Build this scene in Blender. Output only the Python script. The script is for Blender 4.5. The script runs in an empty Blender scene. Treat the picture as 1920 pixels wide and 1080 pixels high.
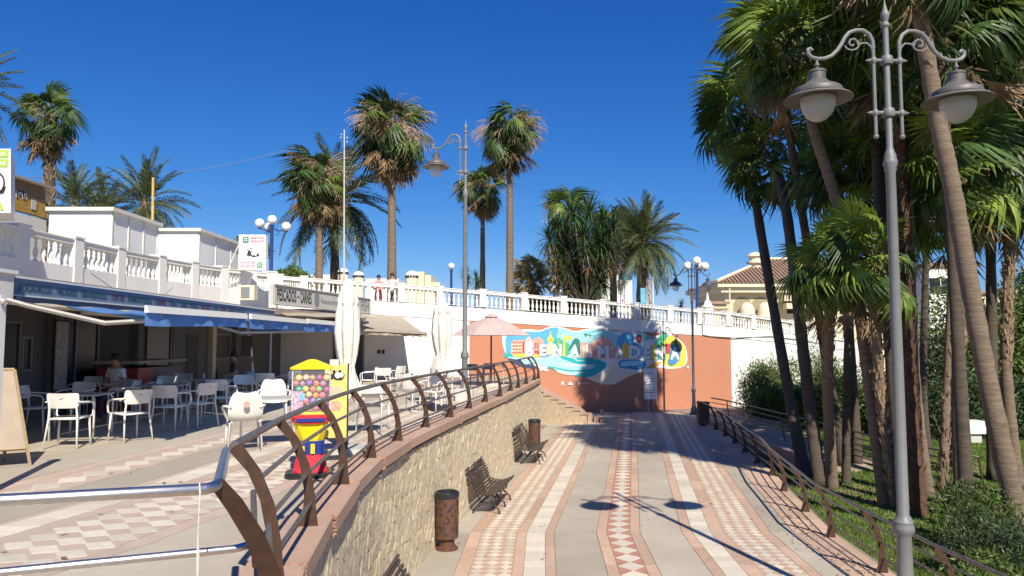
import bpy, bmesh, math, random
import numpy as np
from mathutils import Vector, Matrix, noise
R = math.radians
rnd = random.Random(7)
SC = bpy.context.scene
COL = SC.collection

# ---------------------------------------------------------------- camera
CAMZ = 3.5
FPX = 1400.0
PITCH = math.atan(100.0 / FPX)
cam_data = bpy.data.cameras.new("camera")
cam_data.sensor_width = 36.0
cam_data.lens = 36.0 * FPX / 1920.0
cam_data.clip_start = 0.05
cam_data.clip_end = 3000
cam = bpy.data.objects.new("camera", cam_data)
COL.objects.link(cam)
cam.location = (0, 0, CAMZ)
cam.rotation_euler = (R(90) + PITCH, 0, 0)
SC.camera = cam

# ---------------------------------------------------------------- light
SUN = Vector((0.307, -1.058, 1.0)).normalized()        # towards the sun
SUN_EL = math.asin(SUN.z)
SUN_AZ = math.atan2(SUN.x, SUN.y)                     # clockwise from +Y
world = bpy.data.worlds.new("World")
SC.world = world
world.use_nodes = True
wn = world.node_tree
wn.nodes.clear()
wo = wn.nodes.new("ShaderNodeOutputWorld")
bg = wn.nodes.new("ShaderNodeBackground")
sky = wn.nodes.new("ShaderNodeTexSky")
sky.sky_type = 'NISHITA'
sky.sun_disc = False
sky.sun_elevation = SUN_EL
sky.sun_rotation = SUN_AZ
sky.altitude = 0
sky.air_density = 1.0
sky.dust_density = 0.0
sky.ozone_density = 4.0
tint = wn.nodes.new("ShaderNodeMix")
tint.data_type = 'RGBA'; tint.blend_type = 'MULTIPLY'
tint.inputs[0].default_value = 1.0
tint.inputs[7].default_value = (0.78, 0.80, 1.06, 1)
bg.inputs['Strength'].default_value = 0.1
wn.links.new(sky.outputs[0], tint.inputs[6])
sep = wn.nodes.new("ShaderNodeSeparateColor"); com = wn.nodes.new("ShaderNodeCombineColor")
wn.links.new(tint.outputs[2], sep.inputs[0])
for ch, (g_, k_) in enumerate(((1.81, 0.722), (1.165, 0.642), (0.80, 0.727))):    # deeper, more saturated blue overall
    a_ = wn.nodes.new("ShaderNodeMath"); a_.operation = 'MULTIPLY'; a_.inputs[1].default_value = 0.1383
    b_ = wn.nodes.new("ShaderNodeMath"); b_.operation = 'POWER'; b_.inputs[1].default_value = g_
    c_ = wn.nodes.new("ShaderNodeMath"); c_.operation = 'MULTIPLY'; c_.inputs[1].default_value = k_ / 1.537 / 0.1
    wn.links.new(sep.outputs[ch], a_.inputs[0]); wn.links.new(a_.outputs[0], b_.inputs[0]); wn.links.new(b_.outputs[0], c_.inputs[0])
    wn.links.new(c_.outputs[0], com.inputs[ch])
wn.links.new(com.outputs[0], bg.inputs['Color'])
wn.links.new(bg.outputs[0], wo.inputs['Surface'])
sun_data = bpy.data.lights.new("sun", 'SUN')
sun_data.energy = 4.5
sun_data.angle = R(0.55)
sun_data.color = (1.0, 0.935, 0.79)
sun = bpy.data.objects.new("sun", sun_data)
COL.objects.link(sun)
sun.rotation_euler = SUN.to_track_quat('Z', 'Y').to_euler()
sun.location = (0, 0, 40)
SC.view_settings.view_transform = 'Standard'
SC.view_settings.look = 'None'
SC.view_settings.exposure = 0.62
SC.view_settings.gamma = 1.0
SC.view_settings.use_curve_mapping = False
SC.cycles.max_bounces = 6
SC.cycles.transparent_max_bounces = 12
SC.cycles.use_denoising = True

# ---------------------------------------------------------------- helpers
def P(px, py, D):
    """point seen at photo pixel px,py at depth D metres in front of the camera"""
    a = (px - 960) / FPX
    b = (540 - py) / FPX
    cp, sp = math.cos(PITCH), math.sin(PITCH)
    y = cp - b * sp
    z = sp + b * cp
    k = D / y
    return Vector((a * k, D, CAMZ + z * k))

def G(px, py, z):
    """point seen at photo pixel px,py on the level z"""
    a = (px - 960) / FPX
    b = (540 - py) / FPX
    cp, sp = math.cos(PITCH), math.sin(PITCH)
    y = cp - b * sp
    zz = sp + b * cp
    k = (z - CAMZ) / zz
    return Vector((a * k, y * k, z))

def interp(x, xs, ys):
    return float(np.interp(x, xs, ys))

class MB:
    def __init__(s):
        s.v = []; s.f = []; s.m = []
    def add(s, vs, fs, m=0):
        n = len(s.v)
        s.v.extend([tuple(v) for v in vs])
        s.f.extend([tuple(i + n for i in f) for f in fs])
        s.m.extend([m] * len(fs))
        return s
    def box(s, c, d, rz=0, m=0, ry=0, rx=0):
        x, y, z = d[0] / 2, d[1] / 2, d[2] / 2
        M = Matrix.Rotation(rz, 3, 'Z') @ Matrix.Rotation(ry, 3, 'Y') @ Matrix.Rotation(rx, 3, 'X')
        c = Vector(c)
        vs = [c + M @ Vector((a * x, b * y, e * z)) for e in (-1, 1) for b in (-1, 1) for a in (-1, 1)]
        return s.add(vs, [(0, 2, 3, 1), (4, 5, 7, 6), (0, 1, 5, 4), (2, 6, 7, 3), (0, 4, 6, 2), (1, 3, 7, 5)], m)
    def hexa(s, b, t, m=0):
        """b, t: lower and upper rings of four points"""
        return s.prism(b, t, m)
    def prism(s, b, t, m=0, cap=True):
        n = len(b)
        fs = [(i, (i + 1) % n, n + (i + 1) % n, n + i) for i in range(n)]
        if cap:
            fs += [tuple(range(n - 1, -1, -1)), tuple(range(n, 2 * n))]
        return s.add(list(b) + list(t), fs, m)
    def poly(s, pts, m=0):
        return s.add(pts, [tuple(range(len(pts)))], m)
    def tube(s, pts, r, n=8, m=0, cap=True):
        pts = [Vector(p) for p in pts]
        if not isinstance(r, (list, tuple)):
            r = [r] * len(pts)
        vs = []
        up = None
        for i, p in enumerate(pts):
            a = pts[max(i - 1, 0)]; b = pts[min(i + 1, len(pts) - 1)]
            t = (b - a)
            if t.length < 1e-9: t = Vector((0, 0, 1))
            t.normalize()
            if up is None:
                up = Vector((0, 0, 1)) if abs(t.z) < 0.9 else Vector((1, 0, 0))
            x = up - t * up.dot(t)
            if x.length < 1e-6: x = t.orthogonal()
            x.normalize()
            up = x
            y = t.cross(x)
            for k in range(n):
                q = 2 * math.pi * k / n
                vs.append(p + (x * math.cos(q) + y * math.sin(q)) * r[i])
        fs = []
        for i in range(len(pts) - 1):
            for k in range(n):
                fs.append((i * n + k, i * n + (k + 1) % n, (i + 1) * n + (k + 1) % n, (i + 1) * n + k))
        if cap:
            fs.append(tuple(range(n - 1, -1, -1)))
            fs.append(tuple(range((len(pts) - 1) * n, len(pts) * n)))
        return s.add(vs, fs, m)
    def lathe(s, prof, c=(0, 0, 0), n=20, m=0, cap=True, squash=None):
        c = Vector(c)
        vs = []
        for j, (r, z) in enumerate(prof):
            for k in range(n):
                q = 2 * math.pi * k / n
                rr = r * (squash(q, z) if squash else 1)
                vs.append(c + Vector((rr * math.cos(q), rr * math.sin(q), z)))
        fs = []
        for j in range(len(prof) - 1):
            for k in range(n):
                fs.append((j * n + k, j * n + (k + 1) % n, (j + 1) * n + (k + 1) % n, (j + 1) * n + k))
        if cap:
            fs.append(tuple(range(n - 1, -1, -1)))
            fs.append(tuple(range((len(prof) - 1) * n, len(prof) * n)))
        return s.add(vs, fs, m)
    def sphere(s, c, r, n=12, m=0, sz=1.0):
        k = max(4, n // 2)
        prof = [(max(r * math.sin(math.pi * i / k), 0.0005), -r * sz * math.cos(math.pi * i / k)) for i in range(k + 1)]
        return s.lathe(prof, c, n, m, cap=False)
    def mesh(s, name, mats, smooth=False, off=(0, 0, 0)):
        me = bpy.data.meshes.new(name)
        off = Vector(off)
        me.from_pydata([Vector(v) - off for v in s.v], [], s.f)
        if not isinstance(mats, (list, tuple)): mats = [mats]
        for q in mats: me.materials.append(q)
        if len(mats) > 1: me.polygons.foreach_set('material_index', s.m)
        if smooth:
            me.polygons.foreach_set('use_smooth', [True] * len(me.polygons))
            if smooth != 'all':
                me.set_sharp_from_angle(angle=R(40))
        me.update()
        return me
    def build(s, name, mats, parent=None, smooth=False, label=None, kind=None):
        """vertices given in world coordinates"""
        o = bpy.data.objects.new(name, s.mesh(name, mats, smooth, wloc(parent)))
        COL.objects.link(o)
        o.parent = parent
        if label: o['label'] = label
        if kind: o['kind'] = kind
        return o

def wloc(o):
    v = Vector((0, 0, 0))
    while o:
        v += o.location
        o = o.parent
    return v

def tag(o, label, cat=None, group=None, kind=None):
    if label: o['label'] = label
    if cat: o['category'] = cat
    if group: o['group'] = group
    if kind: o['kind'] = kind
    return o

def thing(name, label, cat, loc=(0, 0, 0), rz=0, group=None):
    o = bpy.data.objects.new(name, None)
    o.empty_display_size = 0.2
    COL.objects.link(o)
    o.location = loc
    o.rotation_euler = (0, 0, rz)
    return tag(o, label, cat, group)

def link(name, me, parent=None, loc=(0, 0, 0), rot=None, scale=None, label=None, kind=None):
    """a new object sharing a mesh"""
    o = bpy.data.objects.new(name, me)
    COL.objects.link(o)
    o.parent = parent
    o.location = loc
    if rot is not None:
        o.rotation_euler = rot
    if scale is not None:
        o.scale = (scale,) * 3 if isinstance(scale, (int, float)) else scale
    if label: o['label'] = label
    if kind: o['kind'] = kind
    return o

def copy_thing(root, loc, rz=0, label=None, scale=None):
    c = root.copy(); COL.objects.link(c)
    c.location = loc; c.rotation_euler = (0, 0, rz)
    if scale: c.scale = (scale,) * 3
    if label: c['label'] = label
    for ch in root.children:
        d = ch.copy(); COL.objects.link(d); d.parent = c
        for g in ch.children:
            e = g.copy(); COL.objects.link(e); e.parent = d
    return c

# ---------------------------------------------------------------- materials
MATS = {}
def mat(name, col, rough=0.6, metal=0.0, var=0.12, scale=6.0, bump=0.0, bscale=30.0, col2=None, c2amt=0.0,
        spec=0.5, trans=0.0, alpha=1.0, aniso=None, dirt=0.0, dirtcol=(0.06, 0.05, 0.04), objvar=0.0, wcoord=False, sheen=0):
    if name in MATS: return MATS[name]
    m = bpy.data.materials.new(name)
    m.use_nodes = True
    nt = m.node_tree
    N = nt.nodes; Lk = nt.links
    b = N["Principled BSDF"]
    b.inputs['Roughness'].default_value = rough
    b.inputs['Metallic'].default_value = metal
    b.inputs['Specular IOR Level'].default_value = spec
    tc = N.new("ShaderNodeTexCoord")
    if wcoord:
        tc2 = N.new("ShaderNodeNewGeometry"); src = tc2.outputs['Position']
    else:
        src = tc.outputs['Object']
    if aniso:
        mp = N.new("ShaderNodeMapping"); mp.inputs['Scale'].default_value = aniso
        Lk.new(src, mp.inputs[0]); src = mp.outputs[0]
    n1 = N.new("ShaderNodeTexNoise"); n1.inputs['Scale'].default_value = scale
    n1.inputs['Detail'].default_value = 6; n1.inputs['Roughness'].default_value = 0.62
    Lk.new(src, n1.inputs['Vector'])
    base = N.new("ShaderNodeMix"); base.data_type = 'RGBA'
    c = Vector(col)
    dk = tuple(max(0, x * (1 - var)) for x in c) + (1,)
    lt = tuple(min(1, x * (1 + var)) for x in c) + (1,)
    base.inputs[6].default_value = dk; base.inputs[7].default_value = lt
    rp = N.new("ShaderNodeMapRange"); rp.inputs[1].default_value = 0.32; rp.inputs[2].default_value = 0.68
    Lk.new(n1.outputs[0], rp.inputs[0]); Lk.new(rp.outputs[0], base.inputs[0])
    out = base.outputs[2]
    if col2:
        n2 = N.new("ShaderNodeTexNoise"); n2.inputs['Scale'].default_value = scale * 0.23
        n2.inputs['Detail'].default_value = 4
        Lk.new(src, n2.inputs['Vector'])
        r2 = N.new("ShaderNodeMapRange"); r2.inputs[1].default_value = 0.5 - 0.2; r2.inputs[2].default_value = 0.62
        r2.inputs[4].default_value = c2amt
        Lk.new(n2.outputs[0], r2.inputs[0])
        mx = N.new("ShaderNodeMix"); mx.data_type = 'RGBA'; mx.inputs[7].default_value = tuple(col2) + (1,)
        Lk.new(r2.outputs[0], mx.inputs[0]); Lk.new(out, mx.inputs[6]); out = mx.outputs[2]
    if dirt > 0:
        n3 = N.new("ShaderNodeTexNoise"); n3.inputs['Scale'].default_value = scale * 3.1
        n3.inputs['Detail'].default_value = 8; n3.inputs['Roughness'].default_value = 0.75
        Lk.new(src, n3.inputs['Vector'])
        r3 = N.new("ShaderNodeMapRange"); r3.inputs[1].default_value = 0.56; r3.inputs[2].default_value = 0.72
        r3.inputs[4].default_value = dirt
        Lk.new(n3.outputs[0], r3.inputs[0])
        mx = N.new("ShaderNodeMix"); mx.data_type = 'RGBA'; mx.inputs[7].default_value = tuple(dirtcol) + (1,)
        Lk.new(r3.outputs[0], mx.inputs[0]); Lk.new(out, mx.inputs[6]); out = mx.outputs[2]
    if objvar > 0:
        oi = N.new("ShaderNodeObjectInfo")
        h = N.new("ShaderNodeHueSaturation")
        r4 = N.new("ShaderNodeMapRange"); r4.inputs[3].default_value = 1 - objvar; r4.inputs[4].default_value = 1 + objvar
        Lk.new(oi.outputs['Random'], r4.inputs[0]); Lk.new(r4.outputs[0], h.inputs['Value'])
        Lk.new(out, h.inputs['Color']); out = h.outputs[0]
    Lk.new(out, b.inputs['Base Color'])
    if bump > 0:
        nb = N.new("ShaderNodeTexNoise"); nb.inputs['Scale'].default_value = bscale
        nb.inputs['Detail'].default_value = 5; nb.inputs['Roughness'].default_value = 0.6
        Lk.new(src, nb.inputs['Vector'])
        bp = N.new("ShaderNodeBump"); bp.inputs['Strength'].default_value = bump
        bp.inputs['Distance'].default_value = 0.02
        Lk.new(nb.outputs[0], bp.inputs['Height']); Lk.new(bp.outputs[0], b.inputs['Normal'])
    if trans > 0:
        tr = N.new("ShaderNodeBsdfTranslucent")
        Lk.new(out, tr.inputs['Color'])
        ms = N.new("ShaderNodeMixShader"); ms.inputs[0].default_value = trans
        Lk.new(b.outputs[0], ms.inputs[1]); Lk.new(tr.outputs[0], ms.inputs[2])
        Lk.new(ms.outputs[0], N["Material Output"].inputs['Surface'])
    if alpha < 1:
        b.inputs['Alpha'].default_value = alpha
    MATS[name] = m
    return m

M_conc = mat('pale_concrete', (0.42, 0.375, 0.305), 0.85, var=0.07, scale=3.0, bump=0.25, bscale=90, col2=(0.355, 0.305, 0.245), c2amt=0.95, dirt=0.55, dirtcol=(0.28, 0.23, 0.175), objvar=0.12, wcoord=True)
M_joint = mat('paving_joint', (0.25, 0.19, 0.155), 0.9, wcoord=True)
M_pink = mat('pink_stone', (0.49, 0.32, 0.225), 0.8, var=0.14, scale=5, bump=0.25, bscale=60, col2=(0.43, 0.32, 0.25), c2amt=0.6, dirt=0.5, dirtcol=(0.33, 0.23, 0.165), objvar=0.13, wcoord=True)
M_red = mat('red_stone', (0.41, 0.20, 0.145), 0.8, var=0.15, scale=6, bump=0.25, bscale=60, objvar=0.12, wcoord=True)
M_pinkt = mat('pale_pink_stone', (0.47, 0.345, 0.27), 0.8, var=0.14, scale=5, bump=0.25, bscale=60, col2=(0.44, 0.36, 0.3), c2amt=0.7, dirt=0.35, dirtcol=(0.33, 0.25, 0.2), objvar=0.08, wcoord=True)
M_tile = mat('cream_tile', (0.57, 0.51, 0.42), 0.7, var=0.08, scale=9, bump=0.15, bscale=60, dirt=0.55, dirtcol=(0.38, 0.31, 0.24), objvar=0.14, wcoord=True)
M_stone = mat('ochre_rubble_stone', (0.57, 0.46, 0.305), 0.95, var=0.2, scale=11, bump=1.0, bscale=26, col2=(0.55, 0.47, 0.34), c2amt=0.7, dirt=0.7, dirtcol=(0.24, 0.165, 0.095), objvar=0.10, wcoord=True, aniso=(1, 1, 0.75))
M_mortar = mat('ochre_mortar', (0.55, 0.445, 0.30), 0.95, var=0.2, scale=9, bump=1.0, bscale=30, dirt=0.55, dirtcol=(0.2, 0.14, 0.08), wcoord=True)
M_coping = mat('pink_coping_stone', (0.45, 0.275, 0.195), 0.75, var=0.14, scale=4, bump=0.3, bscale=50, col2=(0.42, 0.30, 0.23), c2amt=0.7, dirt=0.3, dirtcol=(0.22, 0.14, 0.1), objvar=0.08, wcoord=True)
M_chip = mat('broken_orange_edge', (0.42, 0.215, 0.135), 0.9, var=0.25, scale=20, bump=0.8, bscale=60, wcoord=True)
M_white = mat('whitewash', (0.80, 0.785, 0.75), 0.85, var=0.04, scale=1.2, bump=0.2, bscale=25, dirt=0.12, dirtcol=(0.55, 0.51, 0.46), wcoord=True)
M_offwhite = mat('old_white_plaster', (0.70, 0.67, 0.61), 0.88, var=0.07, scale=1.5, bump=0.25, bscale=25, col2=(0.62, 0.58, 0.5), c2amt=0.5, dirt=0.25, dirtcol=(0.4, 0.36, 0.3), wcoord=True)
M_cream = mat('cream_plaster', (0.62, 0.53, 0.36), 0.88, var=0.06, scale=1.5, bump=0.2, bscale=20, wcoord=True)
M_cream2 = mat('pale_cream_plaster', (0.70, 0.62, 0.45), 0.88, var=0.06, scale=1.5, wcoord=True)
M_orange = mat('terracotta_paint', (0.49, 0.205, 0.12), 0.85, var=0.05, scale=0.9, bump=0.2, bscale=25, col2=(0.455, 0.205, 0.125), c2amt=0.8, dirt=0.12, dirtcol=(0.38, 0.16, 0.1), wcoord=True)
M_brown = mat('brown_paint_steel', (0.062, 0.030, 0.018), 0.45, var=0.25, scale=14, bump=0.08, bscale=60, dirt=0.35, dirtcol=(0.15, 0.08, 0.045), wcoord=True)
M_rail = mat('weathered_rail_steel', (0.21, 0.18, 0.155), 0.38, metal=0.6, var=0.3, scale=18, bump=0.05, bscale=80, dirt=0.5, dirtcol=(0.12, 0.09, 0.07), wcoord=True)
M_steel = mat('polished_steel', (0.66, 0.63, 0.60), 0.36, metal=1.0, var=0.08, scale=30, bump=0.03, bscale=40, dirt=0.3, dirtcol=(0.25, 0.22, 0.19), wcoord=True)
M_lamp = mat('grey_lamp_paint', (0.17, 0.17, 0.172), 0.5, var=0.08, scale=8, dirt=0.3, dirtcol=(0.2, 0.19, 0.17), bump=0.05, bscale=50)
M_lampd = mat('dark_lamp_paint', (0.075, 0.08, 0.10), 0.45, var=0.12, scale=8)
M_shade = mat('dark_shade_paint', (0.115, 0.105, 0.10), 0.5, var=0.2, scale=8, dirt=0.5, dirtcol=(0.22, 0.2, 0.17))
M_blue = mat('blue_post_paint', (0.025, 0.06, 0.22), 0.4, var=0.1, scale=8)
M_globe = mat('opal_globe', (0.82, 0.80, 0.75), 0.25, var=0.03)
M_chair = mat('white_chair_plastic', (0.72, 0.70, 0.65), 0.45, var=0.04, scale=8, dirt=0.12, dirtcol=(0.5, 0.46, 0.4), objvar=0.03)
M_table = mat('grey_table_top', (0.45, 0.43, 0.40), 0.5, var=0.08, scale=8)
M_navy = mat('navy_chair_plastic', (0.02, 0.025, 0.06), 0.5)
M_wood = mat('dark_bench_wood', (0.075, 0.048, 0.036), 0.55, var=0.3, scale=10, aniso=(1, 8, 8), bump=0.15, bscale=40, dirt=0.3, dirtcol=(0.14, 0.10, 0.08), objvar=0.15)
M_iron = mat('black_iron', (0.03, 0.027, 0.026), 0.5, var=0.2)
M_bin = mat('rust_brown_bin', (0.10, 0.045, 0.028), 0.5, var=0.2, scale=10, dirt=0.3, dirtcol=(0.17, 0.09, 0.05))
M_black = mat('glossy_black', (0.02, 0.02, 0.024), 0.25, var=0.1)
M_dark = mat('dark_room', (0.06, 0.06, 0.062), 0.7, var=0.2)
M_awnb = mat('blue_awning_cloth', (0.15, 0.33, 0.72), 0.8, var=0.12, scale=3, trans=0.45, bump=0.2, bscale=12, dirt=0.15, dirtcol=(0.08, 0.2, 0.45))
M_awng = mat('beige_awning_cloth', (0.42, 0.36, 0.29), 0.85, var=0.1, scale=3, trans=0.12, bump=0.2, bscale=10, wcoord=True)
M_awnw = mat('white_awning_bar', (0.75, 0.74, 0.71), 0.4, var=0.04)
M_arm = mat('grey_arm_metal', (0.42, 0.40, 0.36), 0.45, var=0.08)
M_umb = mat('white_umbrella_cloth', (0.76, 0.73, 0.66), 0.9, var=0.08, scale=5, trans=0.15, bump=0.9, bscale=9, dirt=0.12, dirtcol=(0.55, 0.5, 0.42))
M_umbp = mat('pinkish_parasol_cloth', (0.55, 0.42, 0.40), 0.9, var=0.06, scale=3, trans=0.15, bump=0.2, bscale=10)
M_yellow = mat('yellow_plastic', (0.85, 0.60, 0.01), 0.35, var=0.06, scale=5)
M_redp = mat('red_plastic', (0.65, 0.03, 0.045), 0.35, var=0.08, scale=5)
M_bluep = mat('blue_plastic', (0.015, 0.035, 0.22), 0.35, var=0.08, scale=5)
M_orangep = mat('orange_plastic', (0.75, 0.22, 0.02), 0.35)
M_green = mat('sign_green', (0.02, 0.28, 0.13), 0.5)
M_lime = mat('lime_green', (0.36, 0.60, 0.04), 0.5)
M_pinkp = mat('sign_pink', (0.70, 0.06, 0.20), 0.5)
M_signw = mat('sign_white', (0.80, 0.79, 0.76), 0.4, var=0.03)
M_signgrey = mat('sign_grey', (0.50, 0.49, 0.46), 0.5, var=0.06, scale=3)
M_ink = mat('ink_black', (0.02, 0.02, 0.025), 0.6)
M_inkgrey = mat('ink_grey', (0.2, 0.21, 0.23), 0.6)
M_bandblue = mat('band_blue', (0.15, 0.20, 0.29), 0.6, var=0.1, scale=3)
M_teal = mat('sign_teal', (0.015, 0.10, 0.11), 0.6)
M_maroon = mat('sign_maroon', (0.12, 0.03, 0.09), 0.6)
M_board = mat('aboard_wood', (0.33, 0.24, 0.13), 0.7, var=0.2, scale=8, aniso=(1, 1, 6))
M_boardp = mat('aboard_panel', (0.40, 0.32, 0.24), 0.7, var=0.1, scale=4)
M_skin = mat('skin', (0.42, 0.23, 0.15), 0.55, var=0.05)
M_hair = mat('hair_dark', (0.02, 0.014, 0.011), 0.6)
M_shirtw = mat('shirt_white', (0.70, 0.70, 0.70), 0.9, var=0.04)
M_shirtp = mat('shirt_pink', (0.72, 0.20, 0.22), 0.9, var=0.1, scale=14)
M_shirtd = mat('clothes_dark', (0.05, 0.055, 0.08), 0.9)
M_fan = mat('fan_leaf_green', (0.125, 0.185, 0.032), 0.5, var=0.35, scale=2.2, trans=0.36, objvar=0.45)
M_fand = mat('fan_leaf_dark', (0.045, 0.085, 0.02), 0.5, var=0.3, scale=2.2, trans=0.2, objvar=0.4)
M_fanlight = mat('fan_leaf_fresh', (0.21, 0.29, 0.04), 0.45, var=0.3, scale=2.2, trans=0.32, objvar=0.3)
M_dead = mat('dead_leaf_tan', (0.25, 0.165, 0.09), 0.85, var=0.35, scale=3, trans=0.1, objvar=0.35)
M_stalk = mat('leaf_stalk', (0.17, 0.155, 0.06), 0.6, var=0.2, scale=5)
M_date = mat('date_leaf_green', (0.085, 0.115, 0.038), 0.5, var=0.3, scale=2.2, trans=0.2, objvar=0.35)
M_yucca = mat('yucca_leaf', (0.035, 0.075, 0.022), 0.45, var=0.3, scale=3, trans=0.1, objvar=0.35)
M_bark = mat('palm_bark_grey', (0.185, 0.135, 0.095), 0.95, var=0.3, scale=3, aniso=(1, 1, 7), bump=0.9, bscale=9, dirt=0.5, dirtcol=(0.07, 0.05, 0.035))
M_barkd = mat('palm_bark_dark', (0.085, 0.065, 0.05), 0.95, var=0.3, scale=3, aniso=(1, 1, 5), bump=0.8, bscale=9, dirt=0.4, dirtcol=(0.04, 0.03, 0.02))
M_boot = mat('leaf_base_stub', (0.27, 0.18, 0.105), 0.9, var=0.4, scale=4, objvar=0.3)
M_redbark = mat('palm_fibre_red', (0.10, 0.048, 0.027), 0.95, var=0.4, scale=7, bump=0.8, bscale=20)
M_grass = mat('lawn_soil', (0.10, 0.13, 0.03), 0.95, var=0.35, scale=1.2, bump=0.6, bscale=30, col2=(0.15, 0.13, 0.055), c2amt=0.5, wcoord=True)
M_blade = mat('grass_blade', (0.12, 0.19, 0.03), 0.7, var=0.35, scale=0.7, trans=0.25, wcoord=True)
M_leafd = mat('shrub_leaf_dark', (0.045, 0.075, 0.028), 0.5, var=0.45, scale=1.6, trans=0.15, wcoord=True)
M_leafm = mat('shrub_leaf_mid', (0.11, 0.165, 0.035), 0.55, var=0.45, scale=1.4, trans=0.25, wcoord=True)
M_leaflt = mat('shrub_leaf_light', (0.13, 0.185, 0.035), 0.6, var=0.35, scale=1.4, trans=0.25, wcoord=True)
M_twig = mat('twig', (0.12, 0.085, 0.05), 0.9)
M_roof = mat('roof_tile', (0.25, 0.165, 0.115), 0.85, var=0.25, scale=4, objvar=0.25, wcoord=True)
M_glass = mat('dark_window_glass', (0.02, 0.024, 0.03), 0.3, var=0.1, spec=0.2)
M_cable = mat('cable_black', (0.02, 0.02, 0.02), 0.6)
M_soil = mat('dry_soil', (0.28, 0.2, 0.12), 0.95, var=0.2, scale=2, bump=0.5, wcoord=True)
M_flatroof = mat('flat_roof_tan', (0.33, 0.27, 0.21), 0.9, var=0.2, scale=2, wcoord=True)
M_step = mat('step_stone', (0.38, 0.29, 0.2), 0.9, var=0.15, scale=6, bump=0.5, bscale=30, dirt=0.4, dirtcol=(0.2, 0.14, 0.09), wcoord=True)

def textmesh(s, size, extrude=0.004, bold=0.0):
    cu = bpy.data.curves.new('t', 'FONT')
    cu.body = s; cu.size = size; cu.extrude = extrude; cu.offset = bold
    cu.resolution_u = 3
    o = bpy.data.objects.new('t', cu)
    COL.objects.link(o)
    dg = bpy.context.evaluated_depsgraph_get()
    me = bpy.data.meshes.new_from_object(o.evaluated_get(dg))
    COL.objects.unlink(o)
    bpy.data.objects.remove(o); bpy.data.curves.remove(cu)
    return me

def lettering(name, s, m, parent, origin, udir, vdir, width, height, off=0.006, bold=0.0, extrude=0.004, label=None, skew=0.0):
    """lay a text into the rectangle origin + [0,width]*udir + [0,height]*vdir"""
    me = textmesh(s, 1.0, 0.0, bold)
    n = len(me.vertices)
    if n == 0: return None
    co = np.empty(n * 3); me.vertices.foreach_get('co', co); co = co.reshape(-1, 3)
    lo = co.min(0); hi = co.max(0)
    x = (co[:, 0] - lo[0]) / max(hi[0] - lo[0], 1e-6) * width
    y = (co[:, 1] - lo[1]) / max(hi[1] - lo[1], 1e-6) * height
    x = x + skew * y
    u = np.array(udir, float); v = np.array(vdir, float); nn = np.cross(u, v); nn /= np.linalg.norm(nn)
    w = np.array(origin)[None] + x[:, None] * u[None] + y[:, None] * v[None] + nn[None] * off - np.array(wloc(parent))[None]
    me.vertices.foreach_set('co', w.astype('f').ravel())
    me.materials.clear(); me.materials.append(m); me.update()
    me.name = name
    o = bpy.data.objects.new(name, me); COL.objects.link(o); o.parent = parent
    if label: o['label'] = label
    return o
# ================================================================ plan lines
CXD = [0, 3, 4.5, 6, 8, 10, 14, 18, 22, 26, 30, 34, 38, 42]
CXX = [3.0, 2.1, 1.85, 1.72, 1.68, 1.78, 1.95, 2.6, 3.25, 3.9, 4.55, 5.2, 5.85, 6.5]
def cx(D): return interp(D, CXD, CXX)
RD = [2.2, 3.3, 4.56, 5.97, 7.75, 9.44, 11.0, 12.7, 14.5, 16.2, 18.1, 19.9, 22.0, 23.6, 25.7, 28.2, 29.4]
RX = [-0.8, -1.12, -1.38, -1.55, -1.69, -1.72, -1.62, -1.41, -1.15, -0.88, -0.60, -0.28, 0.0, 0.24, 0.53, 0.88, 1.07]
def rx_(D): return interp(D, RD, RX)
def wallbase(D): return cx(D) - 3.37
RRD = [3.6, 5.6, 7.6, 9.6, 11.6, 13.65, 15.65, 17.75, 19.8, 21.8, 23.9, 26.0, 28.0, 30.0, 32.3]
RRX = [6.1, 5.8, 5.6, 5.5, 5.55, 5.64, 5.97, 6.30, 6.74, 7.0, 7.3, 7.6, 7.85, 8.05, 8.2]
def rrx(D): return interp(D, RRD, RRX)
TZ = 1.9                    # terrace level
GZ = -0.5                   # garden level
# the promenade wall's foot line in plan
WA = Vector((-9.9, 31.53)); WB = Vector((11.75, 40.5)); WDIR = (WB - WA).normalized(); WN = Vector((WDIR.y, -WDIR.x))
def WX(px, py=640):
    """point of the wall line under photo column px"""
    u = (px - 960) / FPX / (math.cos(PITCH) - (540 - py) / FPX * math.sin(PITCH))
    # X = u*D ; (X-WA.x)*WDIR.y = (D-WA.y)*WDIR.x
    D = (WA.x * WDIR.y - WA.y * WDIR.x) / (u * WDIR.y - WDIR.x)
    return Vector((u * D, D))
def WP(px, py, off=0.0):
    q = WX(px, py)
    p = P(px, py, q.y)
    return Vector((p.x + WN.x * off, p.y + WN.y * off, p.z))

# ================================================================ ground
g = MB()
g.poly([(-400, -60, GZ - 0.012), (500, -60, GZ - 0.012), (500, 1200, GZ - 0.012), (-400, 1200, GZ - 0.012)])
ground = g.build('ground', M_grass, kind='structure')

walk = bpy.data.objects.new('walkway', None); COL.objects.link(walk); walk['kind'] = 'structure'
b = MB()
ds = [-4, 0, 3, 4.5, 6, 8, 10, 14, 18, 22, 26, 30, 34, 38, 42]
for d0, d1 in zip(ds[:-1], ds[1:]):
    r0 = rrx(d0) + 0.25; r1 = rrx(d1) + 0.25
    if d1 > 33: r1 = 12.5
    if d0 > 33: r0 = 12.5
    b.hexa([(cx(d0) - 3.6, d0, GZ - 0.3), (r0, d0, GZ - 0.3), (r1, d1, GZ - 0.3), (cx(d1) - 3.6, d1, GZ - 0.3)],
           [(cx(d0) - 3.6, d0, -0.014), (r0, d0, -0.014), (r1, d1, -0.014), (cx(d1) - 3.6, d1, -0.014)])
b.build('bedding', M_joint, walk)

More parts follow.
